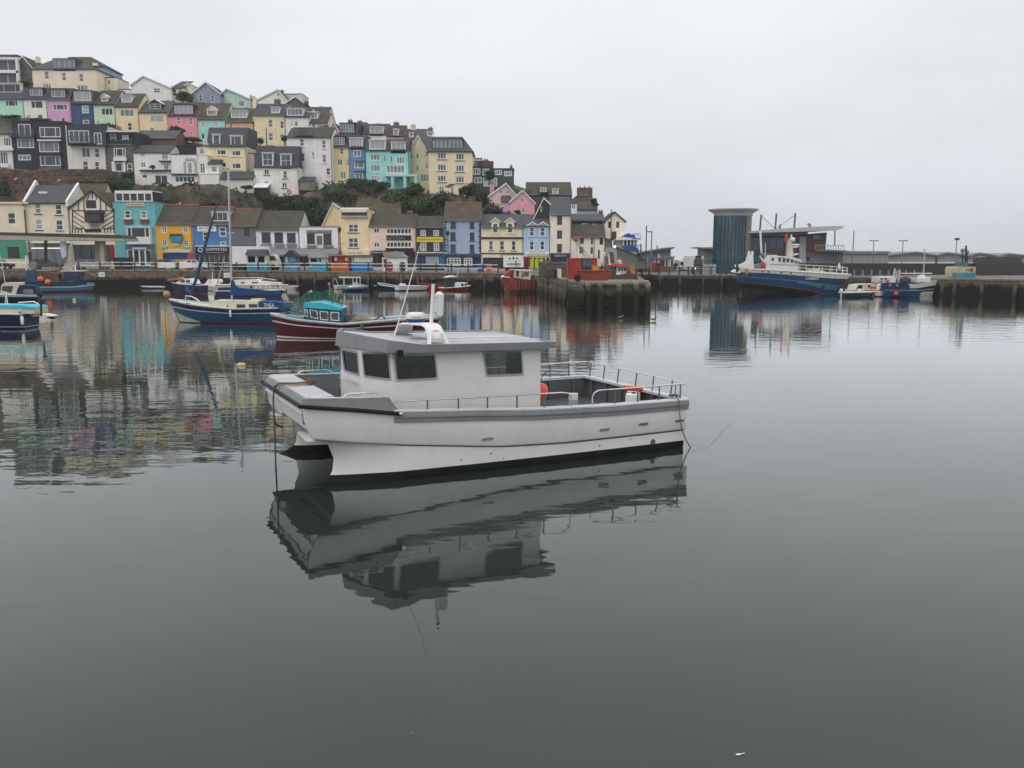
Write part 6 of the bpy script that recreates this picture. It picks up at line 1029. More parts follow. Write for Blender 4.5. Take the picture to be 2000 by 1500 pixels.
bin_('blue wheelie bin beside the quay railing before the light blue inn', 937.5, 128.5, paint('bin_blue', (.01, .1, .35)), .7, 1.3); bin_('pink red life ring box on the quay railing before the cream dormer house', 955, 127.5, paint('box_coral', (.6, .1, .1)), .8, 1.2, 'equipment_box', 'box')
bin_('tall blue bin by the rubble wall on the pier', 1104, 112, MATS['bin_blue'], .6, 1.9)
bin_('dark grey covered bin store at the corner of the teal building', 240, 139, FD, 3.0, 1.9, 'bin_store', 'bin store'); bin_('dark slim litter bin before the SHIPMATES shop', 423, 132, FD, .8, 1.6, 'litter_bin', 'bin')
Th = gth('telephone_kiosk', 'narrow red telephone kiosk at the tail of the white van', 'telephone kiosk', 1028, 136); m_ = MB(); m_.plate(rect(-.45, .45, 0, 2.3), [rect(-.32, .32, .5 + i * .42, .86 + i * .42) for i in range(4)], XZ, -.45, .45); Th.p(m_, 'frame', paint('kiosk_crimson', (.35, .02, .04))); m_ = MB(); m_.box(-.5, .5, -.5, .5, 2.3, 2.5); Th.p(m_, 'roof', MATS['kiosk_crimson']); m_ = MB(); m_.box(-.35, .35, -.1, .1, .3, 2.2); Th.p(m_, 'glass', PANES[0])
Th = gth('stone_pillar', 'squat stone pillar standing before the teal building on the quay', 'pillar', 301, 137); m_ = MB(); m_.tube([(0, 0, 0), (0, 0, 2.4), (0, 0, 2.41), (0, 0, 4.0)], [.55, .5, .42, .38], 4); Th.p(m_, 'shaft', STONEW, sharp=10)
Th = gth('delivery_van', 'big white van with blue crown emblem and lettering on its side', 'van', 1008, 139)
a, b_ = Th.q(983, 510)[0], Th.q(1030, 510)[0]; zt = Th.q(1000, 499)[1]; zb = Th.q(1000, 522)[1]; m_ = MB(); m_.box(a, b_, 0, 2.3, zb, zt); Th.p(m_, 'cargo_box', FW, sharp=0); m_ = MB(); m_.box(a + .3, b_ - .3, .3, 2, .15, zb); Th.p(m_, 'chassis', FD)
for xx in (a + .7, b_ - .9):
    for yy in (.15, 2.0): m_ = MB(); m_.cyl((xx, yy - .1, .35), (xx, yy + .1, .35), .35, .35, 12); Th.p(m_, 'wheel', TYRE)
x_, z_ = Th.q(1003, 505, 0)
for dx, w_, h_ in ((-.55, .42, .34), (0, .55, .5), (.55, .42, .34)): m_ = MB(); m_.prism([(x_ + dx - w_ / 2, z_ + .1), (x_ + dx, z_ - .18), (x_ + dx + w_ / 2, z_ + .1), (x_ + dx + w_ * .22, z_ + .06), (x_ + dx, z_ + h_ - .1), (x_ + dx - w_ * .22, z_ + .06)], XZ, -.03, -.006); Th.p(m_, 'crown_emblem', NAVY)
text('Mercurymarine', Th, 'lettering', x_ - 1.0, x_ + 1.1, Th.q(1003, 510.8)[1], Th.q(1003, 508.6)[1], -.02, FG); panel(Th, 'dark_stripe', 990, 1017, 514.5, 517, NAVY, .02); text('FRUIT & VEG', Th, 'lettering', x_ - .9, x_ + 1.0, Th.q(1003, 516.6)[1], Th.q(1003, 515)[1], -.03, FW)
# quay railings
def railings(label, posts, mat, pmat, zr=(1.15, .62), dy=.7, h=1.3, gap=()):
    a = edge(posts[0]); Th = T('quay_railing', label, 'railing', (a.x, a.y + dy, a.z)); P_ = []
    for p in posts: e_ = edge(p); P_.append(Vector((e_.x - a.x, e_.y - a.y, e_.z - a.z)))
    for p in P_: m_ = MB(); m_.tube([p, p + Vector((0, 0, h))], [.14, .12], 6); o = Th.p(m_, 'post', pmat)
    for z in zr: m_ = MB(); m_.tube([p + Vector((0, -.02, z)) for p in P_], .05, 5); Th.p(m_, 'rail', mat)
RW = paint('rail_white', (.75, .76, .76)); RD = paint('rail_dark', (.05, .05, .055))
railings('white two-rail quay railing with black posts along the shops', [150, 192, 234, 260, 301, 345, 405, 423, 460, 502, 551, 593, 637, 681, 718, 753, 785, 820, 851, 881, 914, 943, 973], RW, RD)
railings('dark two-rail railing along the low quay between the pier and the ship', [1238, 1255, 1269, 1289, 1308, 1328, 1346, 1357, 1372, 1390, 1408, 1421, 1440], RD, RD)
railings('grey stub posts and rail along the dark harbour wall behind the big ship', [1640 + i * 18.5 for i in range(13)], RD, FG, dy=8, zr=(.7,), h=.85)
for x0, x1, lab in ((306, 340, 'long white notice banner tied on the quay railing, left of two'), (348, 372, 'shorter white notice banner tied on the quay railing, right of two')):
    e_ = edge((x0 + x1) / 2); Th = T('notice_banner', lab, 'banner', (e_.x, e_.y + .6, e_.z)); w = (x1 - x0) / 2 * e_.y / FPX; m_ = MB(); m_.box(-w, w, -.02, .02, .35, 1.12); Th.p(m_, 'cloth', FW, sharp=0)
for x_, lab in ((199, 'small white notice on the quay wall beside the blue trawler bow'), (444, 'small white notice on the quay wall behind the yacht mast')):
    e_ = edge(x_); Th = T('wall_notice', lab, 'sign', (e_.x, e_.y - .2, e_.z - 1.1)); m_ = MB(); m_.box(-.5, .5, -.03, .03, 0, .75); Th.p(m_, 'board', FW, sharp=0); text('NO MOORING', Th, 'lettering', -.4, .4, .3, .45, -.05, FD)
def lamp(label, px, ytop, Y, style='mod', mat=RD, hz=None, group=None, r=.07):
    Th = gth('street_lamp', label, 'street lamp', px, Y, group); z = Th.q(px, ytop)[1]; m_ = MB(); m_.tube([(0, 0, 0), (0, 0, z)], [r * 1.4, r], 7); Th.p(m_, 'pole', mat)
    if style == 'lantern':
        m_ = MB(); m_.lathe((0, 0, z), [(.1, -.9), (.28, -.3), (.3, -.28), (.12, -.05), (.03, .1)], 6); Th.p(m_, 'lantern', FD)
        m_ = MB(); m_.tube([(-.35, 0, z * .62), (.35, 0, z * .62)], .03, 5); Th.p(m_, 'cross_bar', mat)
    elif style == 'arm': m_ = MB(); m_.box(-.75, .1, -.12, .12, z - .05, z + .12); Th.p(m_, 'lamp_head', FG)
    elif style == 'twin':
        for s_ in (-1, 1): m_ = MB(); m_.box(s_ * .1 if s_ > 0 else -.75, .75 if s_ > 0 else -.1, -.15, .15, z, z + .14); Th.p(m_, 'lamp_head', FD)
    elif style == 'ball': m_ = MB(); m_.ball((.05, 0, z + .1), .45, 8, (1, 1, .45)); Th.p(m_, 'lamp_head', FD)
    return Th
lamp('black lantern street lamp before the custard yellow building', 666, 443, 135, 'lantern'); lamp('black lantern street lamp before the light blue inn', 875.5, 450, 130, 'lantern')
lamp('grey modern street lamp with short arm at the foot of the ramp', 1271, 453, 140, 'arm', mat=FG, r=.09)
lamp('twin headed car park lamp nearest the market balcony', 1703, 471, 150, 'twin', mat=FG); lamp('twin headed car park lamp in the middle above the market sheds', 1760, 471, 150, 'twin', mat=FG); lamp('round headed lamp standing right above the market sheds', 1864, 468, 140, 'ball', mat=FG)
lamp('small distant double headed lamp before the market building', 1492.5, 474, 136, 'twin', mat=RW, r=.05)
for px, yt, Y, lab in ((1261, 441, 141, 'tall telegraph pole between the blue balcony and the grey lamp'), (1282.5, 479, 142, 'short dark telegraph pole beside the ramp foot'), (1192, 409, 149, 'thin telegraph pole in front of the weathered cream gable'), (1664, 451, 160, 'bare mast pole right of the market balcony'), (1250.5, 476, 140, 'thin dark post under the blue balcony'), (521, 249, 178, 'old telegraph pole before the lemon yellow terraced house')):
    Th = T('telegraph_pole', lab, 'pole', at(px, 520 if px > 600 else 283, Y)); z = Th.q(px, yt)[1]; m_ = MB(); m_.tube([(0, 0, -1), (0, 0, z)], [.11, .09], 6); Th.p(m_, 'pole', RD if px != 1664 else FG)
Th = T('flag', 'white flag with red cross hanging on a thin pole above the white cottages', 'flag', at(398.5, 303, Y2 - .8)); PT(Th, 'pole', [(398.5, 303), (398, 270)], .05, FW); PX(Th, 'cloth', [(398.2, 271), (401, 273), (404, 277.5), (407.5, 282), (404.5, 284), (401, 281.5), (398.4, 280)], -.02, .02, FW); PX(Th, 'red_cross', [(398.3, 275), (403, 278.5), (406, 283), (405, 283.6), (402, 279.8), (398.4, 276.6)], -.035, .035, CARP['red'])
# ------------------------------------------------------------------ pier with container, skip, crane
def gz(px, py, z): return onz(px, py, z)
c1 = gz(1111, 549, 2.4); c0 = gz(1057, 538.6, 2.4); c2 = gz(1140, 551.5, 2.4); c3 = gz(1264, 551.5, 2.4); cb = edge(1000); cr = edge(1245)
PY = c2.y
pier = MB(); top = [cb + Vector((0, 1, 0)), c0, c1, Vector((c2.x, c2.y, 2.4)), c3, Vector((c3.x + .8, c3.y + 6, 2.4)), cr + Vector((0, 2, 0))]
pier.loft([[Vector((p.x, p.y, z)) for p in top] for z in (2.4, -2)], True); pier.quad(*[Vector((p.x, p.y, 2.404 if i < 6 else p.z)) for i, p in enumerate(top)])
po = pier.build('pier', PSTONE, sharp=30, kind='structure')
PCON = tide_mat('pier_concrete', (.22, .20, .165), (.022, .02, .015), 1.5, 2.4)
# rounded rim and buttresses of the pier head
m_ = MB(); m_.tube([(c2.x - .2, c2.y - .1, 2.28), (c3.x - .2, c3.y - .1, 2.28), (c3.x + .1, c3.y + .2, 2.25), (c3.x + .5, c3.y + 3.5, 2.25)], .3, 8); m_.build('rim', PCON, po)
for px in (1147, 1170, 1206, 1239, 1262):
    p = gz(px, 551, 2.4); m_ = MB(); w = .26
    m_.hexa([(-w, -.85, -3), (w, -.85, -3), (w, .2, -3), (-w, .2, -3), (-w, -.55, -.25), (w, -.55, -.25), (w, .2, .08), (-w, .2, .08)]); o = m_.build('buttress', PCON, po); o.location = (p.x, c2.y, 2.4)
rnd = random.Random(9); mesh_ = {}
for row in range(6):
    x = c2.x
    while x < c3.x - .4:
        w = round(rnd.uniform(.5, 1.1), 1); block('stone', Vector((x + w / 2, c2.y - rnd.uniform(.05, .14), 1.85 - row * .37)), Vector((1, 0, 0)), w, .34, .1, PSTONE, po, mesh_); x += w
d = (c2 - c1); ln = d.length; dn = d.normalized()
for row in range(8):
    for k in range(3): block('stone', c1 + dn * (ln * (k + .5) / 3) + Vector((0, -.15, 2.25 - 2.4 - row * .3)), dn, ln / 3, .28, .1, PSTONE, po, mesh_)
for k in range(9):   # landing steps
    p = gz(1123, 552, 2.4); m_ = MB(); m_.box(-.75, .75, -.35 - k * .12, .1, -.12, .0); o = m_.build('step', PCON, po); o.location = (p.x, p.y - .1, 2.15 - k * .25)
n_ = 16
for k in range(n_):   # leaning timber piles on the pier's left side
    t = k / (n_ - 1); p = c1 + (c0 - c1) * t; m_ = MB(); lean = rnd.uniform(-.12, .12); m_.tube([(-.35 + lean, -.5, -3.2), (-.1, -.12, .02 + rnd.uniform(-.1, .2))], [.17, .14], 7); o = m_.build('timber_pile', TIMBER, po); o.location = p + Vector((-.15, -.1, 0))
for zz in (-.35, -1.1):
    m_ = MB(); m_.bar((c1.x - .25, c1.y - .25, 2.4 + zz), (c0.x - .35, c0.y - .25, 2.4 + zz), .2); m_.build('waling', TIMBER, po, sharp=0)
# rubble wall on the pier
Th = T('rubble_wall', 'old grey rubble stone wall running across the pier behind the rusty trawler', 'wall', gz(1082, 541, 2.4)); PX(Th, 'core', [(1052, 541), (1053, 512), (1066, 509), (1085, 511), (1100, 513), (1112, 512), (1113, 546)], .05, .6, STONEW, yq=0)
rs = random.Random(4); ms_ = {}
for row in range(8):
    x, zt = Th.q(1053, 512); x1 = Th.q(1112, 512)[0]
    while x < x1 - .2:
        w = rs.choice((.3, .4, .5, .6)); o = block('stone', Vector((x + w / 2, -rs.uniform(.0, .08), .15 + row * .22)), Vector((1, 0, 0)), w, .2, .1, STONEW, Th.o, ms_); x += w
RC = paint('container_red', (.36, .05, .04), rough=.6, var=.2, scale=2, streak=.3)
Th = gth('container', 'rust streaked red shipping container standing on the pier', 'container', 1125, 97, dz=.1); Th.loc = gz(1124, 548, 2.4) + Vector((0, 5, 0)); Th.o.location = Th.loc
a, z0 = Th.q(1109, 545); b_, _ = Th.q(1166, 545); zt = Th.q(1120, 504)[1]; 
m_ = MB(); m_.box(a, b_, 0, 2.4, 0, zt); Th.p(m_, 'body', RC, sharp=0)
for i in range(int((b_ - a) / .3)): m_ = MB(); m_.box(a + .1 + i * .3, a + .24 + i * .3, -.05, -.002, .12, zt - .12); Th.p(m_, 'corrugation', RC, sharp=0, recalc=False)
for z in (0, zt - .12): m_ = MB(); m_.box(a, b_, -.06, .0, z, z + .12); Th.p(m_, 'frame_rail', RC, sharp=0)
Th = T('skip', 'large open rusty red steel skip at the front of the pier', 'skip', gz(1160, 551, 2.4) + Vector((0, .6, 0)))
def q_(px, py, y=0): x, z = Th.q(px, py, y); return (x, y, z)
A = [q_(1140, 549), q_(1187, 549), q_(1197, 529.5), q_(1127, 529.5)]; m_ = MB(); bk = [(x, 1.9, z) for x, y, z in A]; m_.add(A + bk, [(0, 1, 2, 3), (4, 7, 6, 5), (0, 4, 5, 1), (1, 5, 6, 2), (3, 7, 4, 0)])
SKR = paint('skip_red', (.27, .05, .035), rough=.65, var=.25, scale=2, streak=.35); Th.p(m_, 'body', SKR, sharp=20)
m_ = MB(); m_.tube([q_(1126.5, 529, -.04), q_(1197.5, 529, -.04)], .08, 6); Th.p(m_, 'rim', SKR)
for x_ in (1143, 1153, 1163, 1173, 1184): m_ = MB(); a_, b__ = q_(x_, 530.5, -.05), q_(x_ * .8 + 1163 * .2, 547, -.05); m_.bar(a_, b__, .1, .08); Th.p(m_, 'rib', SKR, sharp=0)
m_ = MB(); c_ = q_(1128, 543, .4); m_.cyl((c_[0], .1, c_[2]), (c_[0], .6, c_[2]), .35, .35, 14); Th.p(m_, 'wheel', TYRE)
Th = T('crane', 'small old mobile crane with black cab and raised lattice jib on the pier', 'crane', gz(1146, 550, 2.4) + Vector((0, 3.2, 0)))
PX(Th, 'cab', [(1137, 528), (1136, 506), (1154, 505), (1156, 528)], 0, 1.6, FD); PX(Th, 'cab_window', [(1139, 520), (1138.5, 508), (1146, 507.5), (1146, 521)], -.04, -.01, PANES[1]); PX(Th, 'cab_window', [(1147, 521), (1147, 507.5), (1153, 507.5), (1154, 521)], -.04, -.01, PANES[1])
PX(Th, 'engine_cover', [(1152, 529), (1154, 522), (1158, 519), (1167, 519), (1172, 529)], .1, 1.5, paint('tarp_amber', (.6, .25, .03), var=.2, scale=3)); PX(Th, 'boom_base', [(1160, 516), (1163, 515), (1180, 528), (1172, 529)], .3, 1.1, GREYD)
jib = [(1150, 506), (1124, 466)]
PT(Th, 'jib_chord', [(1152, 505, .3), (1126, 467, .3)], .05, CARP['silver']); PT(Th, 'jib_chord', [(1147, 508, .5), (1127, 478, .4), (1122.5, 468, .4)], .05, CARP['silver'])
for k in range(7): t0, t1 = k / 7, (k + .6) / 7; PT(Th, 'jib_lacing', [(1151 - 25 * t0, 504 - 37 * t0, .3), (1146 - 22 * t1, 506 - 36 * t1, .45)], .025, CARP['silver'])
PT(Th, 'jib_stay', [(1129, 475, .3), (1140, 492, 1), (1137, 506, 1.2)], .02, FD); m_ = MB(); x_, z_ = Th.q(1125, 467, .3); m_.ball((x_, .3, z_), .32, 8); Th.p(m_, 'jib_head', paint('rust_red', (.35, .08, .05), var=.3)); PT(Th, 'hoist_rope', [(1124, 469, .3), (1128, 505, .3)], .012, FD)
# trawler lying behind the pier head
Th = T('trawler', 'white gantried trawler with red roofed wheelhouse moored behind the pier head', 'trawler', Vector((gx(1205, 99, 0), 99, 0)))
PX(Th, 'hull', [(1178, 575), (1176, 541), (1190, 537), (1243, 535), (1246, 543), (1240, 575)], 0, 4, paint('hull_brown', (.08, .055, .04), var=.4, scale=2)); PX(Th, 'wheelhouse', [(1204, 536), (1204, 520.5), (1224, 520.5), (1225, 536)], .5, 3.3, paint('wheelhouse_pale_blue', (.5, .56, .62))); PX(Th, 'roof', [(1191.5, 518), (1196, 515), (1225, 515.5), (1224, 521), (1193, 519)], .2, 3.6, paint('roof_red', (.6, .07, .05)))
for x_ in (1207, 1213, 1219): PX(Th, 'window', [(x_, 529), (x_, 523), (x_ + 4, 523), (x_ + 4, 529)], .44, .48, PANES[0])
PX(Th, 'gantry', [(1183, 487), (1182, 483.5), (1202, 483.5), (1204, 488), (1207, 518), (1202, 518), (1199, 493), (1188, 492), (1186, 500), (1184, 500)], .8, 1.2, CARP['silver']); PT(Th, 'gantry_leg', [(1175, 519, 1), (1176, 498, 1), (1186, 492, 1)], .12, FW); PT(Th, 'gantry_leg', [(1191, 518, 1), (1188, 494, 1)], .1, FW); PT(Th, 'gantry_leg', [(1174, 499, 1), (1186, 499, 1)], .09, FW)
PT(Th, 'mast', [(1197, 484, 1), (1196.5, 464, 1)], .08, FW); PX(Th, 'mast_light', [(1194, 469), (1194, 464), (1199, 464), (1199, 469)], .9, 1.2, FD); PX(Th, 'red_light', [(1200, 468), (1201, 465), (1204, 466), (1203, 470)], .9, 1.1, ORANGE); m_ = MB(); x_, z_ = Th.q(1201, 481.5, 1); m_.ball((x_, 1, z_), .16, 8); Th.p(m_, 'deck_lamp', LAMP)
NETO = paint('net_orange', (.42, .17, .07), var=.4, scale=3, streak=.3, bump=.8, bscale=10); PX(Th, 'hung_net', [(1226, 520), (1232, 518), (1241, 515), (1239, 521), (1243, 545), (1237, 543), (1231, 531), (1229, 524)], .3, 1.0, NETO); PT(Th, 'derrick', [(1225, 540, .3), (1223.5, 520, .3), (1241, 515.5, .3)], .06, FG)
PX(Th, 'deck_gear', [(1190, 541), (1191, 529), (1197, 521), (1203, 527), (1204, 534), (1215, 536), (1226, 533), (1240, 538), (1242, 542)], .2, 2.5, paint('gear_dark', (.06, .045, .035), var=.6, scale=3, bump=1)); PX(Th, 'white_tackle', [(1203, 535), (1206, 532), (1213, 534), (1212, 537), (1204, 538)], .0, .3, FW)
# people
SKIN = paint('skin', (.45, .28, .2), streak=0); 
def person(label, loc, h=1.75, top=None, legs=None, yaw=0, arm=0):
    Th = T('person', label, 'person', loc, yaw); s = h / 1.75
    def sk(pts, edges, name, mat):
        me = bpy.data.meshes.new(name); me.from_pydata([tuple(v * s for v in p[:3]) for p in pts], edges, []); me.materials.append(mat); o = bpy.data.objects.new(name, me); COL.objects.link(o); o.parent = Th.o
        md = o.modifiers.new('skin', 'SKIN'); 
        for i, p in enumerate(pts): o.data.skin_vertices[0].data[i].radius = (p[3] * s, (p[4] if len(p) > 4 else p[3]) * s)
        o.data.skin_vertices[0].data[0].use_root = True; sd = o.modifiers.new('sub', 'SUBSURF'); sd.levels = sd.render_levels = 1; return o
    P = [(0, 0, .95, .14, .1), (0, 0, 1.2, .13, .1), (0, 0, 1.42, .16, .1), (0, 0, 1.52, .06), (0, -.02, 1.64, .09, .1), (.19, 0, 1.42, .06), (.27, -.03, 1.16, .045), (.25, -.15, .95, .035), (.25, -.2, .87, .03), (-.19, 0, 1.42, .06), (-.27, -.03 - arm * .1, 1.16, .045), (-.2, -.18 - arm * .1, 1.0, .035), (-.18, -.24 - arm * .1, .97, .03),
         (.1, 0, .9, .09), (.11, -.02, .5, .065), (.11, .02, .09, .05), (.11, -.12, .04, .045, .03), (-.1, 0, .9, .09), (-.12, .03, .5, .065), (-.12, .05, .09, .05), (-.12, -.09, .04, .045, .03)]
    E_ = [(0, 1), (1, 2), (2, 3), (3, 4), (2, 5), (5, 6), (6, 7), (7, 8), (2, 9), (9, 10), (10, 11), (11, 12), (0, 13), (13, 14), (14, 15), (15, 16), (0, 17), (17, 18), (18, 19), (19, 20)]
    sk(P, E_, 'body', top)
    m_ = MB(); m_.ball((0, -.035 * s, 1.665 * s), .098 * s, 10, (.85, 1, 1.15)); Th.p(m_, 'face', SKIN)
    m_ = MB(); m_.ball((0, .0, 1.70 * s), .108 * s, 10, (.9, 1, .95)); Th.p(m_, 'hair', FD)
    m_ = MB()
    for sg in (.11, -.12): m_.tube([(sg * .9 * s, 0, .96 * s), (sg * s, 0, .5 * s), (sg * s, .03 * s, .1 * s)], [.11 * s, .085 * s, .07 * s], 8)
    Th.p(m_, 'trousers', legs or FD, kind='stuff'); return Th
person('person in a dark jacket working on the pier beside the crane', gz(1180.5, 549, 2.4) + Vector((0, 2.5, 0)), 1.8, NAVY, paint('jeans', (.04, .08, .16)))
person('person in a white shirt standing on deck behind the red roofed wheelhouse', Th.loc + Vector(((0, 0, 0))) if False else Vector((gx(1210.5, 102, 3.0), 102.5, 3.05)), 1.75, FW, FD)
# drums and crates on the pier by the rubble wall
def crate(label, px, py, w, h, mat, name='crate', cat='crate'):
    Th = T(name, label, cat, gz(px, py, 2.4)); m_ = MB(); m_.hexa([(-w / 2, 0, 0), (w / 2, 0, 0), (w / 2, w, 0), (-w / 2, w, 0), (-w * .46, .03, h), (w * .46, .03, h), (w * .46, w * .95, h), (-w * .46, w * .95, h)]); Th.p(m_, 'body', mat); m_ = MB(); m_.box(-w * .48, w * .48, .02, w * .96, h, h + .04); Th.p(m_, 'lid', mat)
crate('cream upright cabinet on the pier between blue objects', 1092.5, 544, .5, 1.1, wc('d8cfa8')); crate('dark blue covered stack on the pier with a white top', 1084.5, 544, .5, 1.0, NAVY); crate('low dark crate heap at the rim of the pier', 1073, 543, 1.4, .3, FD)
# ------------------------------------------------------------------ ramp, blue balcony house, sheds, glass tower
Th = gth('ramp_wall', 'dark stone ramp wall sloping down from the cream gable to the quay', 'wall', 1235, 141); PX(Th, 'wall', [(1181, 466), (1196, 470), (1206, 484), (1232, 494), (1262, 509), (1262, 524), (1181, 528)], 0, .6, STONEW); PX(Th, 'coping', [(1181, 464), (1196, 468.5), (1206, 482.5), (1232, 492.5), (1263, 508), (1263, 510), (1232, 495), (1205, 485), (1181, 467)], -.1, .7, paint('coping_dark', (.06, .06, .062)))
PX(Th, 'road_ramp', [(1204, 493), (1262, 522), (1204, 526)], -6, -.1, paint('ramp_tarmac', (.12, .12, .125), var=.15), yq=-.1)
BL = paint('balcony_blue', (.03, .09, .3), rough=.5)
Th = gth('balcony_house', 'house with white columns and bright blue railed balconies above the ramp wall', 'house', 1230, 146)
PX(Th, 'block', [(1208, 500), (1208, 466), (1243, 466), (1244, 490), (1240, 505)], 1, 5, wc('c9c8bf')); PX(Th, 'upper_deck', [(1205, 466), (1217, 463), (1252, 466), (1252, 468.5), (1205, 469)], -.8, 4, FW)
for x_ in (1217, 1224, 1231, 1237, 1243): PX(Th, 'column', [(x_, 468), (x_ + 1.8, 468), (x_ + 1.8, 486), (x_, 486)], -.5, -.2, FW)
for x_ in (1219, 1226, 1233): PX(Th, 'window', [(x_ + .6, 470), (x_ + 4.4, 470), (x_ + 4.4, 482), (x_ + .6, 482)], .9, .98, PANES[0])
PX(Th, 'blue_screen', [(1207, 467), (1222, 457), (1240, 459), (1241, 465), (1225, 467)], -.6, -.5, BL); PX(Th, 'blue_box', [(1226, 459), (1226.5, 455.5), (1231, 456), (1231, 460)], -.7, 0, BL)
for y0_, y1_, xa, xb, st in ((456, 466, 1234, 1251, 4.2), (478, 489, 1218, 1254, 3.6)):
    x_ = xa
    while x_ < xb: PT(Th, 'baluster', [(x_, y0_ + 1), (x_, y1_)], .035, BL, y=-.8, n=4); x_ += st
    PT(Th, 'balcony_rail', [(xa, y0_ + 1), (xb, y0_ + 1)], .05, BL, y=-.8); PT(Th, 'balcony_rail', [(xa, y1_), (xb, y1_)], .07, BL, y=-.8)
PX(Th, 'blue_panel', [(1213, 483), (1222, 478), (1236, 480), (1246, 485), (1247, 491), (1222, 487)], -.85, -.82, BL); PT(Th, 'lower_deck', [(1212, 487), (1248, 491)], .15, BL, y=-.7)
Th = gth('shed', 'long low shed with grey roof rising to the right beyond the ramp', 'shed', 1280, 166); PX(Th, 'walls', [(1250, 522), (1250, 495), (1272, 493.5), (1310, 486), (1311, 524)], 0, 9, wc('b9bab6')); PX(Th, 'roof', [(1247, 494), (1318, 482.5), (1318, 484.5), (1312, 486.5), (1247, 497)], -1, 10, SLATE); PX(Th, 'clerestory', [(1272, 503), (1272, 492), (1309, 487), (1309, 501)], -.2, -.02, GREYP); PX(Th, 'low_porch', [(1275, 523), (1275, 506), (1317, 501), (1317, 503), (1315, 524)], -3, -.3, wc('c4c6c6')); PX(Th, 'porch_roof', [(1273, 505), (1318, 500.5), (1318, 502.5), (1273, 507.5)], -3.4, -.2, FG)
PX(Th, 'window', [(1289, 519), (1289, 508), (1298, 508), (1298, 519)], -3.1, -3.02, PANES[0]); PX(Th, 'window', [(1311, 519), (1311, 508), (1314, 508), (1314, 519)], -3.1, -3.02, PANES[0]); PX(Th, 'white_sign', [(1282, 503), (1282, 496), (1289, 496), (1289, 503)], -.3, -.2, FW); PX(Th, 'door', [(1301, 523), (1301, 508), (1304, 508), (1304, 523)], -3.1, -3.02, FD)
Th = gth('notice_sign', 'blue sign board on a post at the ramp foot', 'sign', 1271.5, 139.5); PX(Th, 'board', [(1268.5, 505), (1268.5, 501), (1275, 502), (1275, 506)], -.05, 0, paint('sign_blue', (.03, .1, .35))); PT(Th, 'post', [(1272, 522), (1272, 505)], .05, FG)
for (xa, xb, yt, Y, lab) in ((1325, 1335, 508, 170, 'white box van second from the parked black car'), (1340, 1349, 506, 172, 'white transit van beside the big cab-fronted lorry')):
    Th = gth('delivery_van', lab, 'van', (xa + xb) / 2, Y); a = (xb - xa) / 2 * Y / FPX; zt = Th.q(xa, yt)[1]; m_ = MB(); m_.box(-a, a, 0, 4.5, .9, zt); Th.p(m_, 'cargo_box', FW, sharp=0); m_ = MB(); m_.prism([(-a, .3), (a, .3), (a * .95, 1.3), (a * .8, 1.9), (-a * .8, 1.9), (-a * .95, 1.3)], XZ, -1.2, 0); Th.p(m_, 'cab', FW); m_ = MB(); m_.prism([(a * .85, 1.2), (a * .7, 1.75), (-a * .7, 1.75), (-a * .85, 1.2)], XZ, -1.25, -1.2); Th.p(m_, 'windscreen', CGL)
    for xx in (-a * .8, a * .8): m_ = MB(); m_.cyl((xx - .1, -.7, .32), (xx + .1, -.7, .32), .32, .32, 10); Th.p(m_, 'wheel', TYRE)
Th = gth('lorry', 'tall cab-fronted lorry facing the camera with one amber lit headlamp', 'lorry', 1363.5, 143); a = 10.2 * 143 / FPX; zt = Th.q(1363, 500)[1]
m_ = MB(); m_.box(-a, a, .4, 8, 1, zt); Th.p(m_, 'cargo_box', FW, sharp=0); m_ = MB(); m_.box(-a * .8, a * .8, 0, 2, .4, zt - .5); Th.p(m_, 'cab', CARP['black'], sharp=0); m_ = MB(); m_.box(-a * .72, a * .72, -.04, 0, 1.55, 2.35); Th.p(m_, 'windscreen', PANES[1], sharp=0)
for z_ in (.55, .85, 1.15): m_ = MB(); m_.box(-a * .7, a * .7, -.06, 0, z_, z_ + .1); Th.p(m_, 'grille_bar', CARP['silver'], sharp=0)
m_ = MB(); m_.box(-a * .55, a * .55, -.02, .5, zt - .35, zt + .05); Th.p(m_, 'refrigeration_unit', FD); m_ = MB(); m_.ball((-a * .7, -.1, .95), .22, 8); Th.p(m_, 'headlight', LAMP); m_ = MB(); m_.ball((a * .7, -.06, .85), .14, 8); Th.p(m_, 'headlight', HL)
for xx in (-a * .75, a * .75): m_ = MB(); m_.cyl((xx - .15, .8, .45), (xx + .15, .8, .45), .45, .45, 10); Th.p(m_, 'wheel', TYRE)
# tower
TG = M('tower_glass', (.014, .055, .082), rough=.16, var=.6, scale=.5, streak=.3, bump=0, spec=.7, stretch=(1.5, 1.5, .4), col2=(.035, .13, .18), c2=(.50, .64)); OLIVE = paint('olive_panel', (.19, .18, .13)); MET = paint('metal_roof_grey', (.44, .445, .46), rough=.5, var=.05)
Th = gth('glass_tower', 'round dark blue glass tower with wide flat grey roof disc', 'tower', 1428, 146); zt = Th.q(1428, 421, 3)[1]; r_ = Th.q(1466, 460, 3)[0]; rl = -Th.q(1393.5, 460, 3)[0]; r_ = (r_ + rl) / 2; cx = r_ - rl
def cylx(r, z0, z1, a0=0, a1=2 * math.pi, n=36): return [[(cx + r * math.cos(a0 + (a1 - a0) * k / n), r * math.sin(a0 + (a1 - a0) * k / n) + r_, z) for k in range(n + 1)] for z in (z0, z1)]
m_ = MB(); m_.loft(cylx(r_ - .05, 0, zt), False); Th.p(m_, 'core', FD, recalc=False)
n_ = 26
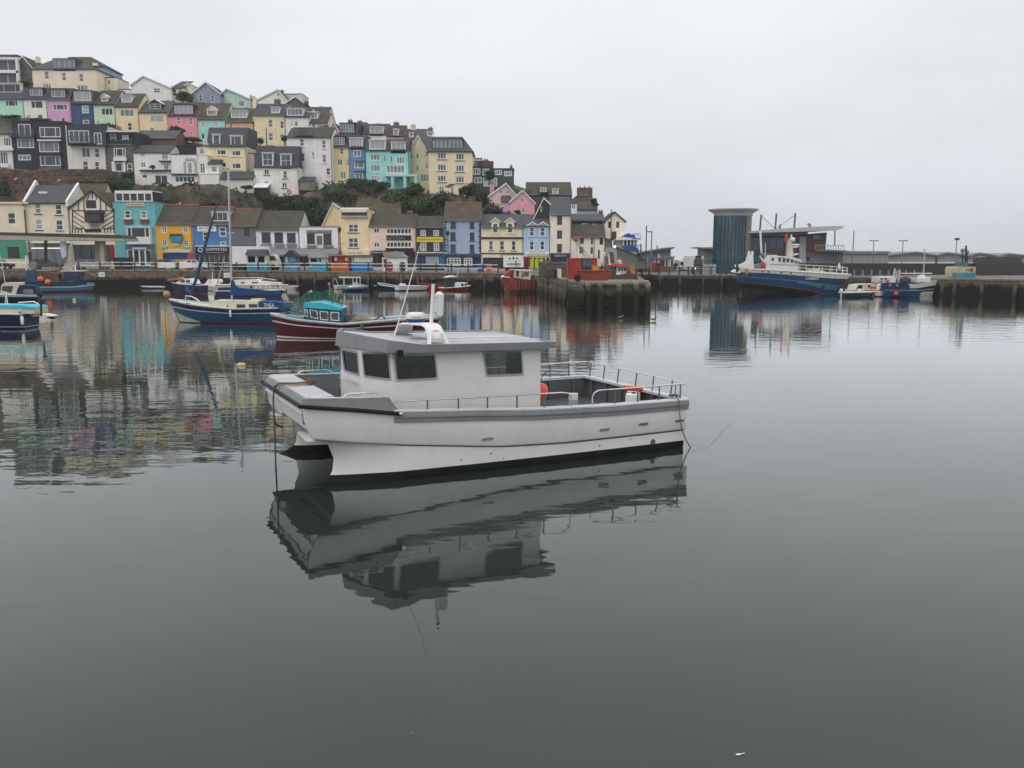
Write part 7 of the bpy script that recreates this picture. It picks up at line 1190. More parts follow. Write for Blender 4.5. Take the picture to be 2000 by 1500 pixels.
for k in range(n_):
    a0 = math.pi * 1.0 + k * math.pi * 2 / n_ * .78; a1 = a0 + math.pi * 2 / n_ * .78
    for j in range(5):
        z0 = zt * j / 5; z1 = zt * (j + 1) / 5; p = [(cx + r_ * math.cos(a) + 0, r_ + r_ * math.sin(a)) for a in (a0 + .022, a1 - .022)]
        if a0 > math.pi * 2 - .95: continue
        m_ = MB(); m_.quad((p[0][0], p[0][1], z0 + .04), (p[1][0], p[1][1], z0 + .04), (p[1][0], p[1][1], z1 - .04), (p[0][0], p[0][1], z1 - .04)); Th.p(m_, 'pane', TG, sharp=0, recalc=False)
m_ = MB(); m_.loft(cylx(r_ + .03, 0, zt, -.98, .6, 10), False); m_.quad(*[(cx + (r_ + .03) * math.cos(-.98), r_ + (r_ + .03) * math.sin(-.98), z) for z in (0, zt)], *[(cx + (r_ - .3) * math.cos(-.98), r_ + (r_ - .3) * math.sin(-.98), z) for z in (zt, 0)]); Th.p(m_, 'solid_panel', OLIVE, recalc=False)
z1 = Th.q(1430, 407.5, 3)[1]; z0 = Th.q(1430, 414, 3)[1]; R_ = (Th.q(1480.5, 412, 3)[0] - Th.q(1385, 412, 3)[0]) / 2; cx2 = (Th.q(1480.5, 412, 3)[0] + Th.q(1385, 412, 3)[0]) / 2
m_ = MB(); m_.lathe((cx2, r_, 0), [(r_ + .05, zt - .1), (r_ + .1, zt + .3), (R_ - .8, z0 - .2), (R_, z0 + .25), (R_ + .05, z0 + .45), (R_, z1 - .1), (R_ - .3, z1), (.1, z1 + .05)], 48); Th.p(m_, 'roof_disc', MET)
for j in range(1, 5): m_ = MB(); m_.loft(cylx(r_ + .03, zt * j / 5 - .03, zt * j / 5 + .03, math.pi, math.pi * 2 - .98, 24), False); Th.p(m_, 'transom', FD, recalc=False)
# market building
Th = gth('market_building', 'modern fish market building with sweeping grey roof beside the glass tower', 'building', 1530, 150)
PX(Th, 'roof', [(1435, 454), (1437, 456.5), (1560, 453), (1625, 450), (1634, 446), (1636, 443), (1622, 442.5), (1575, 444), (1545, 446), (1480, 450)], -3, 10, MET, yq=0); PX(Th, 'eaves', [(1440, 457), (1572, 452.5), (1572, 458), (1520, 461), (1448, 462)], -1.5, 8, paint('soffit_grey', (.17, .165, .175)), yq=0)
PX(Th, 'wall', [(1452, 525), (1453, 461), (1572, 456), (1572, 525)], .6, 10, paint('market_brown', (.13, .075, .06), var=.2), yq=0)
for i in range(5): x0 = 1455 + i * 15.8; PX(Th, 'glazing', [(x0, 487), (x0, 464.5), (x0 + 15, 464), (x0 + 15, 486)], .4, .5, TG, yq=0)
PX(Th, 'glazing', [(1549, 500), (1549, 463), (1560, 463), (1560, 500)], .4, .5, TG, yq=0)
for x0, x1 in ((1534, 1544), (1561, 1573)): PX(Th, 'pier_column', [(x0, 522), (x0, 462), (x1, 461.5), (x1, 522)], -.2, .5, paint('column_grey', (.36, .36, .37)), yq=0)
PX(Th, 'brown_wing', [(1573, 489), (1573, 457), (1616, 454), (1614, 474), (1612, 489)], .2, 6, MATS['market_brown'], yq=0); PX(Th, 'lit_window', [(1588, 467), (1588, 459), (1602, 459), (1602, 466)], .05, .18, paint('teal_window', (.12, .35, .38)), yq=0)
PX(Th, 'lower_wall', [(1573, 515), (1573, 489), (1650, 490), (1650, 515)], 1, 8, paint('market_grey', (.22, .22, .225)), yq=0); PX(Th, 'vent', [(1580, 508), (1580, 502), (1585, 502), (1585, 508)], .9, .98, FD, yq=0)
PX(Th, 'balcony_deck', [(1590, 487), (1650, 489), (1650, 492.5), (1590, 491)], -1, 3, paint('balcony_grey', (.13, .13, .14)), yq=0)
for i in range(12): PT(Th, 'baluster', [(1592 + i * 5.1, 488), (1592 + i * 5.1, 479)], .05, MATS['column_grey'], y=-.9)
PT(Th, 'handrail', [(1592, 479), (1650, 479.5)], .06, MATS['column_grey'], y=-.9); PT(Th, 'roof_prop', [(1631, 446), (1630, 480)], .1, MATS['balcony_grey'], y=-.8)
for x_ in (1617, 1633, 1638, 1645): PT(Th, 'leg', [(x_ + .8, 491), (x_, 515)], .12, MATS['balcony_grey'], y=0)
for p_ in ([(1484, 450), (1487, 419)], [(1514, 449), (1516.5, 417)], [(1551, 447), (1553.5, 416)], [(1523, 449), (1523.5, 438.5)]): PT(Th, 'roof_mast', p_, .16, paint('mast_dark', (.12, .12, .14)), y=3)
PT(Th, 'mast_stay', [(1487, 422), (1512, 445)], .05, MATS['mast_dark'], y=3); PT(Th, 'mast_stay', [(1553, 420), (1517, 446)], .05, MATS['mast_dark'], y=3)
PT(Th, 'flue', [(1581, 445), (1582, 440), (1580, 437.5), (1578, 439)], .25, FG, y=3)
panel(Th, 'fish_sign', 1473, 1505, 493.5, 501.5, paint('sign_teal', (.02, .16, .17)), .3, y=.5, body='ROCKFISH', tm=paint('sign_pale', (.5, .62, .62)), box=(.1, .9, .2, .85)); panel(Th, 'teal_shopfront', 1472, 1545, 502, 512, MATS['sign_teal'], .25, y=.55)
panel(Th, 'slats', 1455, 1470, 488, 524, paint('purple_slats', (.09, .06, .075)), .2, y=.5)
Th = gth('low_building', 'low flat roofed grey building peeping out left of the glass tower', 'building', 1378, 160); PX(Th, 'walls', [(1375, 522), (1376, 485.5), (1405, 485.5), (1405, 522)], 0, 6, paint('putty_wall', (.24, .235, .2))); PX(Th, 'roof', [(1366, 482.5), (1405, 482.5), (1405, 486), (1370, 485)], -1, 7, MET); PX(Th, 'teal_band', [(1376, 509), (1376, 503.5), (1392, 503.5), (1392, 508)], -.1, -.02, MATS['teal_window'])
Th = gth('crate_stack', 'grey stacked fish boxes between the lorry and the glass tower', 'crates', 1384, 143)
for i in range(4):
    for j in range(3): m_ = MB(); m_.box(-1.2 + i * .62, -.65 + i * .62, 0, .7, j * .55, j * .55 + .5); Th.p(m_, 'fish_box', paint('fish_box_grey', (.3, .33, .36), var=.3, scale=3), sharp=0)
# market sheds on the right
SHR = paint('shed_roof_grey', (.20, .21, .21), rough=.7, var=.15); SHW = paint('shed_wall_grey', (.27, .28, .29), var=.12)
Th = gth('market_shed', 'long flat grey market shed right of the railed balcony', 'shed', 1690, 190); PX(Th, 'walls', [(1645, 516), (1645, 495), (1735, 495), (1735, 516)], 0, 20, SHW); PX(Th, 'roof', [(1643, 490), (1738, 490.5), (1740, 495), (1643, 495)], -.6, 22, SHR)
for i in range(8): PX(Th, 'cladding_joint', [(1652 + i * 11, 515), (1652 + i * 11, 495.5), (1652.6 + i * 11, 495.5), (1652.6 + i * 11, 515)], -.08, -.01, FG)
for i, (xa, xm, xb, lab) in enumerate(((1731, 1792, 1830, 'first gabled grey market shed right of the flat shed'), (1826, 1852, 1894, 'second gabled grey market shed from the left'), (1884, 1915, 1954, 'third gabled grey market shed, right of the radar masts'), (1946, 1972, 2030, 'rightmost gabled grey market shed at the picture edge'))):
    Th = gth('market_shed', lab, 'shed', xm, 200 + i * 3, 'gabled market sheds'); yo = i * 1.0; PX(Th, 'wall', [(xa + 4, 518), (xa + 4, 498 + yo), (xm, 493 + yo), (xb - 3, 499 + yo), (xb - 3, 518)], 0, 25, SHW); PX(Th, 'roof', [(xa, 497.5 + yo), (xm, 491 + yo), (xb + 6, 498.5 + yo), (xb + 6, 500.5 + yo), (xm, 494 + yo), (xa, 500 + yo)], -.8, 26, SHR)
    PX(Th, 'pale_base', [(xa + 4, 515.5), (xa + 4, 512), (xb - 4, 512), (xb - 4, 515.5)], -.1, -.01, FW)
# dark harbour wall on the right
Th = gth('harbour_wall', 'long dark stone harbour wall along the right hand quay', 'wall', 1800, 126); DSt = M('dark_stone', (.055, .052, .052), rough=.9, var=.3, scale=1.5, streak=.2, bump=.8, bscale=6)
PX(Th, 'wall', [(1560, 530), (1562, 514), (1900, 516), (1910, 512), (2080, 513), (2080, 540), (1560, 532)], 0, .8, DSt); PX(Th, 'parapet', [(1910, 545), (1912, 514), (2080, 515), (2080, 545)], -6, -5.2, DSt, yq=-6); PX(Th, 'hedge_top', [(1915, 514), (1916, 503), (1930, 500), (1950, 502), (1975, 501), (1995, 503), (1997, 515)], -3, -1, paint('dark_buildings', (.06, .062, .065), var=.4, scale=2))
bs_ = {}; rs = random.Random(8)
for row in range(5):
    x = -14.0
    while x < 22: w = rs.choice((.7, .9, 1.1)); block('stone', Vector((x + w / 2, -.03 - rs.uniform(0, .05), .1 + row * .36)), Vector((1, 0, 0)), w, .32, .1, DSt, Th.o, bs_); x += w
# ------------------------------------------------------------------ boats
def hull(Th, L, B, sheer, bands, stern=.8, rake=.5, deck=.25, wl=.74, cap=None, full=2.2, zlow=-.5, keelz=None, deckmat=None, name='hull', capr=.05, stern_rake=0.0):
    """round-bilged hull from stern (x=0) to bow (x=L); bands = [(height fraction below the sheer where the band ends, material)]"""
    n_ = 18; mats = [m for h_, m in bands]; fr = [0] + [h_ for h_, m in bands]
    def zs_(t): return lerp_tab(sheer, t)
    def kz(t): return lerp_tab(keelz, t) if keelz else 0.0
    def hb(t): return B / 2 * (1 - max(0, (t - .45) / .55) ** full) * (stern + (1 - stern) * min(1, t / .4))
    m_ = MB()
    def row(f, side): # f 0 sheer .. 1 waterline ..
        out = []
        for i in range(n_ + 1):
            t = i / n_; z0 = zs_(t); zb = kz(t); z = z0 + (zb - z0) * f; g_ = max(0, 1 - f)
            w = hb(t) * (wl + (1 - wl) * g_ ** .7) if f <= 1 else hb(t) * wl * .75
            out.append((t * L - rake * t ** 3 * min(1, f) + stern_rake * (1 - t) ** 6 * f, side * w, z))
        return out
    for k in range(len(mats)):
        m_.mat(k); fs = [fr[k] + (fr[k + 1] - fr[k]) * j / 3 for j in range(4)]
        for sd in (1, -1): m_.loft([row(f, sd) for f in fs], False)
        m_.quad(*[row(f, 1)[0] for f in fs], *[row(f, -1)[0] for f in fs][::-1])
    m_.mat(len(mats) - 1); last = [row(1.0, sd) for sd in (1, -1)]
    for sd in (0, 1): m_.loft([last[sd], [(x, y * .7, z + zlow) for x, y, z in last[sd]]], False)
    o = m_.build(name, mats, Th.o, sharp=50, recalc=False)
    dk = MB(); R0 = [(t / n_ * L * .985, hb(t / n_) * .95, zs_(t / n_) - deck) for t in range(n_ + 1)]; dk.loft([R0, [(x, -y, z) for x, y, z in R0]], False); Th.p(dk, 'deck', deckmat or MATS['deck_grey'], recalc=False, sharp=0)
    if cap:
        c_ = MB(); c_.tube([(t / n_ * L, hb(t / n_), zs_(t / n_)) for t in range(n_ + 1)] + [(t / n_ * L, -hb(t / n_), zs_(t / n_)) for t in range(n_, -1, -1)] + [(0, hb(0), zs_(0))], capr, 5); Th.p(c_, 'gunwale', cap)
    Th.hb = hb; Th.zs = zs_; Th.L = L; return Th
paint('deck_grey', (.22, .22, .21), var=.25, scale=3)
def boat(label, bow, stern_, name='boat', cat='boat', group=None, z=0.0):
    """bow and stern waterline points in the photograph"""
    a = onz(*stern_, z); b_ = onz(*bow, z)
    if a.y > 80:      # far boats: a pixel is metres of depth, keep them nearly parallel to the quay
        my = (a.y + b_.y) / 2; dy = max(-1.2, min(1.2, (b_.y - a.y) / 2)); a = Vector((a.x * (my - dy) / a.y, my - dy, 0)); b_ = Vector((b_.x * (my + dy) / b_.y, my + dy, 0))
    d = b_ - a; a.z = 0
    Th = T(name, label, cat, a, math.atan2(d.y, d.x), group); Th.len = math.hypot(d.x, d.y); Th.vs = -1 if Th.ey.y > 0 else 1; return Th
def zp(Th, px, py, y=0): return Th.q(px, py, y)[1]
def cabin(Th, pts, hw, mat, wins=(), roof=None, name='cabin', glass=0, rt=.08):
    v = Th.vs; o = PX(Th, name, pts, -hw, hw, mat, yq=v * hw, sharp=20)
    for w in wins:
        q4 = [(w[0], w[3]), (w[0], w[2]), (w[1], w[2]), (w[1], w[3])] if len(w) == 4 else w
        PX(Th, 'window', q4, v * (hw + .012), v * (hw - .05), PANES[glass], parent=o)
    if roof: a, z = Th.q(roof[0], roof[2], v * hw); b_, z2 = Th.q(roof[1], roof[2], v * hw); m_ = MB(); m_.box(min(a, b_), max(a, b_), -hw - .08, hw + .08, z - rt, z); Th.p(m_, 'cabin_roof', roof[3], sharp=0)
    return o
def ball(Th, name, px, py, r, mat, y=0, sc=(1, 1, 1), parent=None):
    m_ = MB(); x, z = Th.q(px, py, y); m_.ball((x, y, z), r, 12, sc); return m_.build(name, mat, parent or Th.o)
def fenderp(Th, px, y0, y1, r, y, mat=None):
    x, z0 = Th.q(px, y0, y); z1 = Th.q(px, y1, y)[1]; m_ = MB(); m_.tube([(x, y, z0), (x, y, z0 - r), (x, y, z1 + r), (x, y, z1)], [r * .4, r, r, r * .4], 10); Th.p(m_, 'fender', mat or FW)
HN = paint('hull_navy', (.008, .016, .055), rough=.35, streak=.1); HB = paint('hull_blue', (.012, .065, .12), rough=.35); HC = paint('hull_cream', (.62, .6, .48), rough=.4); HBR = paint('hull_bright_blue', (.012, .065, .18), rough=.4)
HLB = paint('hull_light_blue', (.04, .2, .32), rough=.4); HM = paint('hull_maroon', (.072, .009, .014), rough=.35); HW = paint('hull_white', (.66, .66, .64), rough=.4, streak=.2); BOOT = paint('boot_red', (.16, .02, .02), rough=.5); HR = paint('hull_red', (.32, .02, .025), rough=.4)
CREAMP = paint('cream_gelcoat', (.64, .6, .47), rough=.4); SAILC = paint('sail_cover_blue', (.014, .06, .17), rough=.85); CYAN = paint('cyan_deck', (.06, .45, .58), rough=.5)
# sloop
Y_ = boat('blue and cream sloop with tall bare mast, blue boom cover and THEA on its dodger', (333, 629), (560, 631), 'sailing_boat', 'sailing boat')
hull(Y_, Y_.len, 2.7, [(0, zp(Y_, 572, 600)), (.4, zp(Y_, 470, 601)), (.75, zp(Y_, 388, 593)), (1, zp(Y_, 326, 584))], [(.07, HW), (.3, HN), (.34, HW), (.93, HB), (1.0, BOOT)], stern=.65, rake=.7, cap=HW, deck=.06, deckmat=CREAMP, full=2.6)
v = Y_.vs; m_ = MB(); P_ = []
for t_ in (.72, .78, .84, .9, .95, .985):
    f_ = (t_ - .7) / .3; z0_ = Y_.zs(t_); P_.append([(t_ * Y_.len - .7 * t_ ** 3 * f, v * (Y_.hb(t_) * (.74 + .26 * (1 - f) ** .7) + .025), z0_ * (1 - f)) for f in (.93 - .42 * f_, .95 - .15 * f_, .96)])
m_.loft(P_, False); Y_.p(m_, 'lit_bow_flare', paint('bow_flare_light', (.34, .42, .36), var=.2, scale=2), recalc=False, sharp=0)  # light on the flared bow, painted as a paler skin over the blue
cabin(Y_, [(405, 599), (417, 587), (430, 587), (503, 589), (505, 604)], .85, CREAMP, [(462, 479, 594.5, 601.5), (486, 502.5, 594, 601.5), (443, 446, 596.5, 599.5)])
PX(Y_, 'spray_dodger', [(505.5, 603), (506, 588.5), (550, 591), (556, 603)], -.95, .95, SAILC, yq=v * .95); x0, z1 = Y_.q(515, 592, v * .97); x1, z0 = Y_.q(536, 600, v * .97)
text('THEA', Y_, 'lettering', min(x0, x1), max(x0, x1), z0, z1, v * .975, FW, flip=(Y_.vs > 0))
PT(Y_, 'mast', [(453, 590), (451.5, 530), (446, 332)], .085, ALU, n=8); PT(Y_, 'spreader', [(443, 455), (457, 455)], .03, ALU); PT(Y_, 'mast_light', [(446, 333), (446, 329)], .05, FD)
PX(Y_, 'boom_cover', [(451.5, 576.5), (452, 549), (455, 547), (459, 556), (466, 562), (486, 564), (545, 569), (546, 574), (480, 576)], -.14, .14, SAILC, yq=0, sharp=60)
PT(Y_, 'furled_jib', [(371, 578), (384, 543), (404, 468), (425, 394)], [.09, .13, .11, .05], paint('jib_cover', (.03, .06, .11)), y=0); PT(Y_, 'forestay', [(425, 394), (445, 336)], .014, FD); PT(Y_, 'boathook', [(417.5, 581), (428, 540), (438, 501)], .04, paint('pale_wood', (.4, .36, .2)), y=v * .4)
for s_ in (.9, -.9): PT(Y_, 'shroud', [(456, 590, s_), (446.5, 350, 0)], .012, FD, n=4)
PT(Y_, 'backstay', [(560, 600), (447, 334)], .01, FD, n=4)
PT(Y_, 'pulpit', [(361, 590, v * .5), (362, 577.5, v * .5), (372, 578.5, v * .5), (384, 583, v * .6), (391, 590, v * .7)], .022, STEEL); PT(Y_, 'pulpit', [(361, 590, -v * .3), (363, 578, -v * .3), (375, 579, -v * .4), (388, 590, -v * .6)], .022, STEEL)
PT(Y_, 'pushpit', [(556, 603, v * .7), (556, 590, v * .7), (574, 590, 0), (576, 601, 0)], .022, STEEL); ball(Y_, 'anchor_buoy', 325.5, 574.5, .27, paint('buoy_rust', (.42, .2, .1), var=.3), 0)
fenderp(Y_, 449.5, 605, 620, .09, v * 1.32); PT(Y_, 'coachroof_hatch', [(428, 586), (440, 586)], .05, FW); PX(Y_, 'sliding_hatch', [(494, 588.5), (494, 583), (515, 583), (515, 588)], -.4, .4, CREAMP, yq=0); PT(Y_, 'name_lettering', [(364, 591.5, v * 1.0), (378, 595, v * 1.08)], .03, FD)
PT(Y_, 'mooring_rope', [(322, 586), (322.5, 620), (325, 660)], .025, ROPE)
# maroon fishing boat
Y_ = boat('maroon wooden fishing boat with turquoise wheelhouse and green net hung from its mast', (546, 660), (858, 659), 'fishing_boat', 'fishing boat')
hull(Y_, Y_.len + .5, 3.2, [(0, zp(Y_, 865, 617)), (.25, zp(Y_, 785, 621)), (.55, zp(Y_, 690, 629)), (.85, zp(Y_, 590, 621)), (1, zp(Y_, 538, 612))], [(.09, HW), (.27, HM), (.33, HW), (.9, HM), (.97, HW), (1, BOOT)], stern=.75, rake=.35, deck=.3, cap=paint('gunwale_blue_white', (.5, .58, .62)), deckmat=paint('deck_pale_blue', (.25, .42, .5)), full=2.6, capr=.06)
v = Y_.vs; TW = paint('wheelhouse_teal', (.02, .12, .14))
PX(Y_, 'wheelhouse', [(594, 628), (594, 602), (668, 606), (670, 632), (600, 631)], -.95, .95, TW, yq=v * .95); PX(Y_, 'roof', [(592, 597), (594, 592), (625, 590.5), (671, 602), (667, 606.5), (594, 601)], -1.08, 1.08, CYAN, yq=v * 1.08)
for q4 in ([(606.5, 620), (604.5, 604), (620, 607), (621.5, 623.5)], [(625.5, 624.5), (624, 607), (641, 608.5), (641.5, 626)], [(646, 626), (645.5, 609), (662, 609.5), (663, 627)], [(595, 618), (595, 603.5), (601, 604.5), (602, 620)]):
    m_ = MB(); P4 = [Y_.q(a, b, v * .97) for a, b in q4]; m_.plate(P4, [grow(P4, -.06)], XZ, v * .955, v * 1.0); o = Y_.p(m_, 'window', FW, sharp=0); m_ = MB(); m_.prism(grow(P4, -.05), XZ, v * .95, v * .965); m_.build('pane', PANES[1], o)
ball(Y_, 'liferaft', 640, 597, .3, FW, 0, (1.5, 1, .3)); PX(Y_, 'roof_plank', [(620, 595), (621, 592.5), (650, 597), (650, 599)], -.5, .3, FW, yq=0)
nm = bpy.data.materials.new('fishing_net'); nm.use_nodes = True; t = nm.node_tree; t.nodes.clear(); n = t.nodes.new; l = t.links.new
o_ = n('ShaderNodeOutputMaterial'); mi = n('ShaderNodeMixShader'); tr_b = n('ShaderNodeBsdfTransparent'); di = n('ShaderNodeBsdfDiffuse'); di.inputs[0].default_value = (.02, .16, .11, 1)
tcn = n('ShaderNodeTexCoord'); bk_ = n('ShaderNodeTexNoise'); bk_.inputs['Scale'].default_value = 6; bk_.inputs['Detail'].default_value = 4; l(tcn.outputs['Object'], bk_.inputs[0]); mrn = n('ShaderNodeMapRange'); mrn.inputs[1].default_value = .35; mrn.inputs[2].default_value = .7; mrn.inputs[3].default_value = .1; mrn.inputs[4].default_value = .62; l(bk_.outputs[0], mrn.inputs[0]); l(mrn.outputs[0], mi.inputs[0]); l(tr_b.outputs[0], mi.inputs[1]); l(di.outputs[0], mi.inputs[2]); l(mi.outputs[0], o_.inputs[0])
def netsheet(rows, name='net'):
    m_ = MB(); R_ = []
    for r_ in rows: R_.append([(Y_.q(a, b, c)[0], c, Y_.q(a, b, c)[1]) for a, b, c in r_])
    m_.loft(R_, False); return Y_.p(m_, name, nm, recalc=False, sharp=0)
netsheet([[(546, 603, .9), (560, 598, .9), (580, 596, .9), (600, 593, .6), (625, 592, .4), (660, 600, .4), (690, 622, .3)], [(550, 602, .5), (575, 588, .5), (590, 580, .4), (604, 573, .3), (625, 575, .2), (648, 578, .1), (672, 602, .2)], [(556, 601, 0), (580, 586, 0), (594, 575, 0), (605, 567, 0), (625, 570, 0), (648, 564, 0), (668, 592, 0)]])
netsheet([[(540, 612, -.6), (560, 612, -.6), (580, 610, -.6)], [(560, 602, 0), (580, 603, 0), (592, 602, 0)]])
for pts in ([(604, 592, 0), (604.5, 566, 0)], [(650, 600, .2), (647, 563, 0)], [(645, 566, 0), (660, 590, .2), (700, 628, .4)], [(604, 567, 0), (585, 584, 0), (548, 606, .5)]): PT(Y_, 'net_pole' if len(pts) == 2 else 'net_rope', pts, .035 if len(pts) == 2 else .02, ROPE)
PT(Y_, 'cream_float', [(603, 572, -.05), (609, 568, -.05)], .07, FW)
PT(Y_, 'deck_rail', [(548, 612, v), (549, 604, v), (570, 607, v * 1.1), (590, 612, v * 1.3), (612, 616, v * 1.4), (700, 617, v * 1.4)], .025, FD)
for x_ in (560, 578, 597, 640, 672): PT(Y_, 'rail_stanchion', [(x_, 622 if x_ > 580 else 615, v * 1.2), (x_, 606 + (x_ - 548) * .08, v * 1.2)], .02, FD)
fenderp(Y_, 706.5, 631, 649, .1, v * 1.62, paint('tyre_green', (.06, .1, .1))); netsheet([[(690, 630, .9), (712, 628, .9), (735, 629, .9)], [(692, 622, .2), (705, 617, .3), (728, 624, .2)], [(695, 626, -.5), (706, 620, -.5), (730, 626, -.5)]])
PX(Y_, 'net_heap', [(680, 630), (690, 622), (700, 621), (712, 625), (730, 627), (738, 630)], -.6, .7, paint('net_tan', (.3, .2, .12), var=.5, scale=8, bump=1), yq=.7, sharp=60); PT(Y_, 'davit', [(729, 627), (745, 616), (749, 619), (757, 628)], .05, FD); PX(Y_, 'fish_boxes', [(785, 624), (787, 618), (805, 616), (806, 623)], -.6, .5, paint('box_peach', (.5, .33, .22)), yq=.5); PX(Y_, 'engine_box', [(675, 630), (677, 618), (684, 616), (690, 624), (691, 631)], -.5, .6, paint('gear_mauve', (.12, .09, .1), var=.5, scale=6), yq=.6)
# blue trawler at the left quay
Y_ = boat('blue trawler with two orange buoys, stern gantry and hoisted cream net by the left quay', (182, 569.5), (48, 570.5), 'trawler', 'trawler')
hull(Y_, Y_.len + .8, 3.6, [(0, zp(Y_, 52, 550)), (.3, zp(Y_, 85, 549.5)), (.7, zp(Y_, 145, 550)), (1, zp(Y_, 193, 542))], [(.45, HB), (.55, HW), (.85, HLB), (1.0, BOOT)], stern=.85, rake=1.0, deck=.3, cap=HB); v = Y_.vs
cabin(Y_, [(124, 550), (125, 530), (160, 530), (163, 548)], 1.1, paint('wheelhouse_navy', (.015, .03, .06)), [(128, 134, 532, 539), (137, 143, 532, 539), (146, 152, 532, 539)], (118, 164, 529, FW)); PX(Y_, 'fish_box', [(126.5, 551), (126.5, 543), (154, 543.5), (154, 551)], -.4, .4, FW, yq=v * 1.5)
PX(Y_, 'stern_housing', [(51, 552), (52, 528), (66, 527), (71, 548), (71, 553)], -1.1, 1.1, HB, yq=v * 1.1); ball(Y_, 'orange_buoy', 79, 545, .4, ORANGE, v * 1.9); ball(Y_, 'orange_buoy', 93.5, 551, .4, ORANGE, v * 2.0)
PT(Y_, 'gantry_post', [(52, 528), (51, 499)], .13, FW); PT(Y_, 'gantry_brace', [(52, 506), (60, 528)], .1, FW); x_, z_ = Y_.q(64, 518, 0); m_ = MB(); m_.cyl((x_, -.25, z_), (x_, .25, z_), .52, .52, 18); Y_.p(m_, 'net_reel', FG); PT(Y_, 'gantry_boom', [(-10, 512), (52, 515)], .1, FW)
PX(Y_, 'hoisted_net', [(124, 527), (126, 520), (132, 512), (135, 504), (136, 480), (139, 478), (142, 492), (144, 508), (141, 520), (142, 527)], -.5, .5, paint('net_cream', (.42, .38, .28), var=.35, scale=3, streak=.4, bump=1), yq=0, sharp=60); PT(Y_, 'net_tail', [(70, 529), (95, 528), (115, 524), (130, 520)], .07, MATS['net_cream']); PT(Y_, 'mast', [(140, 529), (139.5, 474)], .09, FW); PT(Y_, 'white_frame', [(128, 527), (144, 519), (147, 520), (147, 529)], .09, FW)
PX(Y_, 'deck_gear', [(150, 549), (155, 532), (165, 530), (178, 534), (192, 540), (192, 545)], -1, .9, paint('deck_gear_brown', (.09, .06, .035), var=.6, scale=4, bump=1), yq=.5); PX(Y_, 'deck_gear', [(72, 550), (76, 535), (90, 530), (104, 532), (120, 534), (122, 550)], -1, .6, MATS['deck_gear_brown'], yq=.5); PX(Y_, 'red_tub', [(109, 548), (109, 543), (122, 543), (122, 549)], -.3, .3, HR, yq=v * 1.3); PT(Y_, 'bow_rail', [(150, 545, v), (172, 541, v), (194, 532, 0)], .04, FG); PX(Y_, 'yellow_tub', [(156, 541), (157, 537), (166, 537), (165, 541)], -.2, .2, paint('tub_yellow', (.4, .25, .03)), yq=v)
x0, z1 = Y_.q(170, 552, v * 1.2); x1, z0 = Y_.q(182, 555, v * 1.2); text('BM 27', Y_, 'lettering', min(x0, x1), max(x0, x1), z0, z1, v * (Y_.hb(.82) + .03), FW, flip=(v > 0))
person('person in black working at the stern gantry of the blue trawler', Y_.loc + Y_.ex * Y_.q(57, 520)[0] + Vector((0, .4, Y_.q(57, 513.5)[1])), 1.75, BLACK, FD)
def outboard(Th, px, py, s=1.0, mat=None, y=0):
    x, z = Th.q(px, py, y); m_ = MB(); m_.tube([(x, y, z + .32 * s), (x, y, z + .3 * s), (x, y, z), (x, y, z - .06 * s)], [.1 * s, .2 * s, .2 * s, .12 * s], 8); o = Th.p(m_, 'outboard_motor', mat or FD); m_ = MB(); m_.bar((x, y, z), (x + .05, y, z - .95 * s), .12 * s, .1 * s); m_.build('motor_leg', mat or FD, o, sharp=0)
# left edge boats
Y_ = boat('white motor cruiser with navy canvas canopy at the left edge', (-60, 588), (76, 586), 'motor_boat', 'motor boat'); hull(Y_, Y_.len, 2.7, [(0, zp(Y_, 74, 576)), (1, zp(Y_, -55, 572))], [(.35, HW), (.8, HN), (1, HN)], cap=FW, deck=.1); v = Y_.vs
PX(Y_, 'windscreen_hood', [(0, 577), (3, 556), (8, 552.5), (40, 552), (42, 556), (36, 560), (30, 577)], -1, 1, CREAMP, yq=v); PX(Y_, 'canopy', [(33, 577), (37, 557), (68, 558), (75, 573), (73, 578), (45, 579)], -1.05, 1.05, HN, yq=v * 1.05); PX(Y_, 'canopy_window', [(46, 573), (45, 565), (64, 565), (66, 574)], v * 1.06, v * 1.0, PANES[3], yq=v * 1.06); PX(Y_, 'boom_cover', [(-10, 564), (-10, 559), (24, 562), (27, 566)], -.15, .15, HBR, yq=0); PX(Y_, 'cabin_glass', [(3, 567), (5, 559), (26, 558.5), (22, 572)], v * 1.03, v * .99, PANES[0], yq=v * 1.02)
outboard(Y_, 80, 578, 1.1, FD); PT(Y_, 'radio_mast', [(1, 500), (10, 552)], .03, FW)
Y_ = boat('dark navy day boat with cyan deck and hanging white fender at the left edge', (-150, 640), (62, 640.5), 'motor_boat', 'motor boat'); hull(Y_, Y_.len, 2.5, [(0, zp(Y_, 64, 612)), (1, zp(Y_, -150, 606))], [(.06, HW), (.84, HN), (.88, HW), (1, HN)], stern=.9, cap=HW, deck=.05, deckmat=CREAMP); v = Y_.vs
PX(Y_, 'coachroof', [(-60, 612), (-60, 599), (60, 601), (66, 605), (66, 613)], -.9, .9, CREAMP, yq=v * .9); PX(Y_, 'cyan_roof', [(-60, 600), (-58, 595), (40, 596.5), (62, 599), (65, 603), (60, 604)], -.95, .95, CYAN, yq=v * .95); fenderp(Y_, 42.5, 617, 635, .11, v * 1.32); ball(Y_, 'small_buoy', 39, 609, .13, paint('buoy_sand', (.5, .38, .25)), v * 1.2)
PT(Y_, 'grab_frame', [(34, 599, .3), (36, 591, .3), (66, 589, .3), (76, 594, .3)], .03, STEEL); PT(Y_, 'grab_frame', [(10, 597, .2), (12, 570, .2), (15, 597, .2)], .04, FW); PX(Y_, 'transom_box', [(65, 615), (65, 600), (72, 599), (73, 618)], -.4, .4, CREAMP, yq=0)
